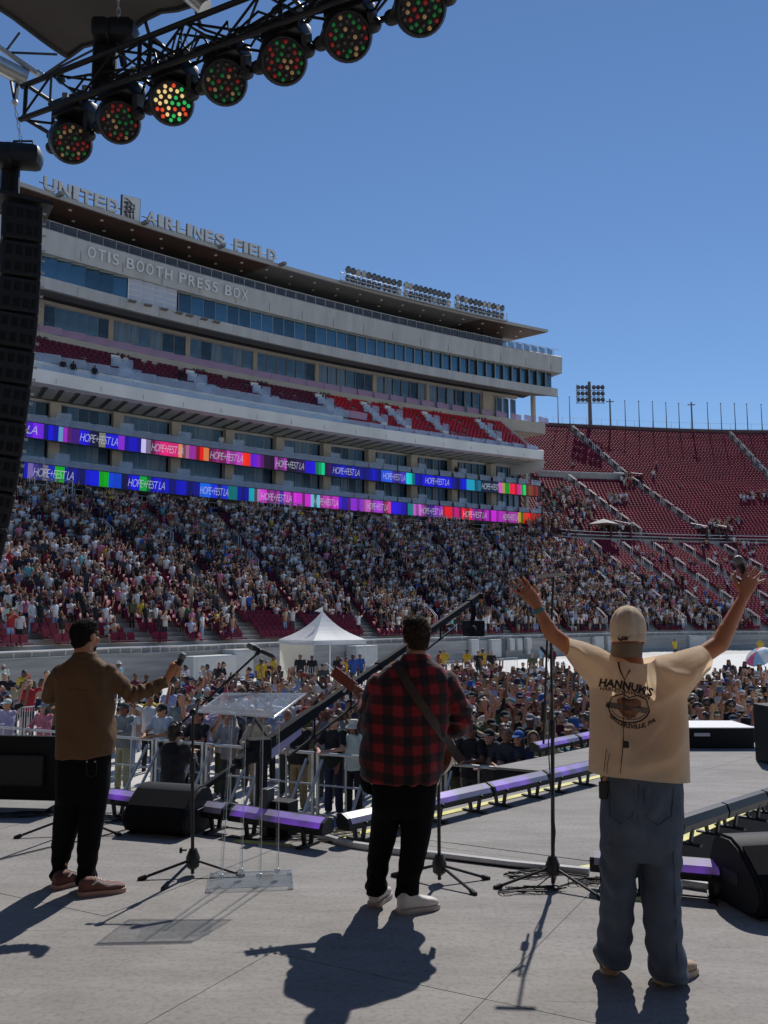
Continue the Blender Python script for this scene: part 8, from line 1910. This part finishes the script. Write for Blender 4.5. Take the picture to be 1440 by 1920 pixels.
def occupied(p, u, lev):
    x, y = proj(p)
    if lev == 0:
        if empty_patch((x, y)): return random.random() < (.10 if x > 400 else .3)
        if x < 1000: return random.random() < (.98 if vnoise(np.array([[p.x, p.y, p.z * 2]]), .35, 6)[0] > -.38 else .72)
        d = y - (1003 + (x - 1010) * .40)
        return random.random() < (.90 if d > 30 else .42 if d > 4 else .05)
    for cx_, cy_, rx, ry, q in ((1035, 950, 32, 26, .6), (1075, 962, 38, 18, .45), (1130, 1005, 60, 10, .3), (1160, 945, 20, 5, .8), (1175, 912, 14, 6, .7), (1412, 942, 26, 6, .7), (1378, 985, 12, 5, .7), (1350, 1005, 20, 12, .7), (1030, 1000, 60, 14, .7)):
        if abs(x - cx_) < rx and abs(y - cy_) < ry: return random.random() < q
    return random.random() < .0015
stand_people = []
for lev, spots in ((0, LOW), (1, UPP)):
    for p, t, u, k in spots:
        pz = p - Vector((0, 0, .0))
        if lev == 0 and k == 0: continue
        if occupied(p, u, lev): stand_people.append((p, t, lev, k))
# aisles and the platform below the screens carry people too
for s in np.arange(VIS, SE - 1, .8):
    if random.random() < .55: q = fac(s, 3.2 + random.random() * 1.4, 11.85); stand_people.append((q, fac_rz(s), 0, 29))
for s in np.arange(VIS, SE - 1, 1.2):
    if random.random() < .45: q = fac(s, 1.9 - random.random() * 1.2, 12.3); stand_people.append((q, fac_rz(s), 0, 30))
random.shuffle(stand_people)
stand_people.sort(key=lambda a: a[0].y)
hid = lambda x, y: (85 < x < 235 and y > 1150) or (675 < x < 870 and y > 1180) or (1050 < x < 1330 and y > 1180)
n_ind = max(0, 300 - N_PEOPLE[0] - 3); ind, rest = [], []
for a in stand_people:
    x, y = proj(a[0] + Vector((0, 0, 1))); (ind if len(ind) < n_ind and 0 < x < 700 and not hid(x, y) and y > 1120 else rest).append(a)
print('stand', len(stand_people), 'as things', len(ind))
for p, t, lev, k in ind:
    x, y = proj(p)
    hat = random.choice((None, None, 'cap', 'bucket')); place = 'in the stand at left' if x < 230 else 'in the stand above the brown sleeve' if x < 430 else 'in the stand beside the tent'
    f = Vector((-math.sin(t), math.cos(t), 0))
    person(Vector((p.x, p.y, p.z)) - f * .28, t + random.uniform(-.3, .3), random.choices(PAL, PW)[0], random.choice((0, 1)), random.choice(('down', 'down', 'clap', 'one', 'up', 'phone')), random.choice(HAIRS), random.choice(('black', 'dark brown', 'brown', 'blond')), hat, random.choice(('black', 'white', 'navy', 'beige', 'red')), random.random() < .3, place, random.choice(('black', 'charcoal', 'navy', 'pale blue', 'beige')), 0, random.uniform(.92, 1.03))
def crowd_mass(name, rest, label, probs, seat_back=True):
    Vs, Fs, Cs, off = [], [], [], 0
    kind_of = rng.choice(len(KINDS), len(rest), p=probs)
    for ki, kn in enumerate(KINDS):
        sel = [a for a, q in zip(rest, kind_of) if q == ki]
        if not sel: continue
        V_, F_, mi = LOWP[kn]; n = len(sel); nv = len(V_)
        pos = np.array([a[0] for a in sel]); t = np.array([a[1] for a in sel]) + rng.uniform(-.45, .45, n); sc_ = rng.uniform(.90, 1.04, n)
        fx, fy = -np.sin(t), np.cos(t); back = (-.02 if kn == 'sit' else .26) if seat_back else 0.0
        pos[:, 0] -= fx * back; pos[:, 1] -= fy * back; pos[:, 0] += rng.uniform(-.07, .07, n); pos[:, 1] += rng.uniform(-.06, .06, n)
        c, s = np.cos(t), np.sin(t)
        X = (V_[None, :, 0] * c[:, None] - V_[None, :, 1] * s[:, None]) * sc_[:, None] + pos[:, None, 0]; Y = (V_[None, :, 0] * s[:, None] + V_[None, :, 1] * c[:, None]) * sc_[:, None] + pos[:, None, 1]; Z = V_[None, :, 2] * sc_[:, None] + pos[:, None, 2]
        Vs.append(np.stack([X, Y, Z], -1).reshape(-1, 3)); Fs.append((F_[None] + (np.arange(n) * nv)[:, None, None]).reshape(-1, 3) + off); off += n * nv
        sk = np.array(SKIN)[rng.integers(0, len(SKIN), n)]; shc = np.array([CLOTH[q] for q in random.choices(PAL, PW, k=n)]) * rng.uniform(.9, 1.35, (n, 1))
        trc = np.array([CLOTH[q] for q in random.choices(('black', 'charcoal', 'navy', 'pale blue', 'beige', 'white', 'olive'), [5, 4, 4, 3, 2, 1, 1], k=n)]); hrc = np.array(random.choices(list(HAIRC.values()) + [CLOTH['white'], CLOTH['beige'], CLOTH['red']], [8, 7, 4, 1.2, 1, 2.2, 1, .5], k=n))
        tab = np.stack([sk, shc, trc, hrc], 1)                      # (n, 4, 3)
        col = tab[:, mi, :]; Cs.append(np.repeat(col.reshape(-1, 3), 3, 0))
    V = np.concatenate(Vs); F = np.concatenate(Fs); Cc = np.concatenate(Cs); Cc = np.concatenate([Cc, np.ones((len(Cc), 1))], 1)
    me = quads(name, V, F); at = me.color_attributes.new('wear', 'FLOAT_COLOR', 'CORNER'); at.data.foreach_set('color', Cc.ravel())
    me.materials.append(mat('crowd_wear', (.5, .5, .5), .8, attr='wear', var=.12, scale=6)); co_ = link(name, me); tag(co_, label, 'crowd', kind='stuff'); return len(F)
nt_ = crowd_mass('stand_crowd', rest, 'dense crowd of spectators filling the far stand', [.20, .36, .19, .05, .09, .07, .04])
field = []
for x0, x1, y0, y1, n in ((1105, 1300, 1244, 1360, 170), (690, 850, 1250, 1335, 60), (1300, 1460, 1256, 1310, 40), (850, 1110, 1240, 1275, 50), (240, 690, 1262, 1318, 90)):
    for _ in range(n):
        p = at_head(random.uniform(x0, x1), random.uniform(y0, y1))
        if on_stage(p) or any((p.x - q.x) ** 2 + (p.y - q.y) ** 2 < .2 for q in PLACED): continue
        if -2 < (p - bl0).dot(bd) < 15.5 and (p - bl0).dot(bn) > -.75: continue
        PLACED.append(p); field.append((Vector((p.x, p.y, FIELD_Z)), face_cam(p, .2), 0, 0))
nt_ += crowd_mass('field_crowd', field, 'packed standing crowd on the field beyond the thrust', [.36, 0, .26, .12, .10, .10, .06], False)
print('crowd tris', nt_)
# the few people up on the decks of the building
for i, (px, py, o_, z, sh, l) in enumerate([(118, 694, 3.3, 22.95, 'black', 'leftmost of three people in black on the pale deck'), (137, 697, 3.3, 22.95, 'black', 'middle of three people in black on the pale deck'), (177, 708, 3.3, 22.95, 'black', 'rightmost of three people in black on the pale deck'), (236, 672, -1.0, 25.9, 'white', 'person in white standing below the number 406'), (341, 690, -.2, 25.4, 'black', 'person in black on the stairs below the number 407'), (415, 826, .3, 15.3 + 3.75, 'white', 'person in white on the balcony above the upper ribbon'), (855, 880, .3, 19.0, 'black', 'person in black on the balcony above the upper ribbon, left of a pair'), (865, 880, .3, 19.0, 'black', 'person in black on the balcony above the upper ribbon, right of a pair')]):
    s = s_at(px, o_, py); p = fac(s, o_, z); N0 = person(p, fac_rz(s) + .2 * math.sin(i), sh, 1, 'down', 'short', 'black', None, trou='charcoal', place='deck %d' % i, fixed=True); N0['label'] = l if l.startswith('person') else 'person in black, ' + l; N0['group'] = 'people up in the building'
# the camera crew in the pit
pc2 = P(326, 1374, 11.6); pc2.z -= 1.585; rb = empty('camera_riser', (pc2.x, pc2.y, FIELD_Z), label='low black riser in the pit under the camera operator', cat='riser'); MB().box((pc2.x, pc2.y, (FIELD_Z + pc2.z) / 2), (1.0, 1.0, pc2.z - FIELD_Z - .004), bev=.02).obj('deck', M_black, rb); hs_ = MB(); hs_.path([HC + Vector((.095 * math.cos(t), .02, .03 + .105 * math.sin(t))) for t in np.linspace(0, math.pi, 14)], .010, 6); hs_.cap(HC + Vector((.085, .01, -.01)), HC + Vector((.105, .01, -.01)), .036, n=12); hs_.cap(HC + Vector((-.085, .01, -.01)), HC + Vector((-.105, .01, -.01)), .036, n=12)
pit = person(pc2, math.pi - .5, 'black', 1, 'clap', 'short', 'dark brown', None, place='pit', trou='black', fixed=True); pit['label'] = 'camera operator in black with headset, seen from behind in the pit'; pit['group'] = 'camera crew'; ho_ = hs_.obj('headset', M_hous, None, True, False); ho_.parent = pit
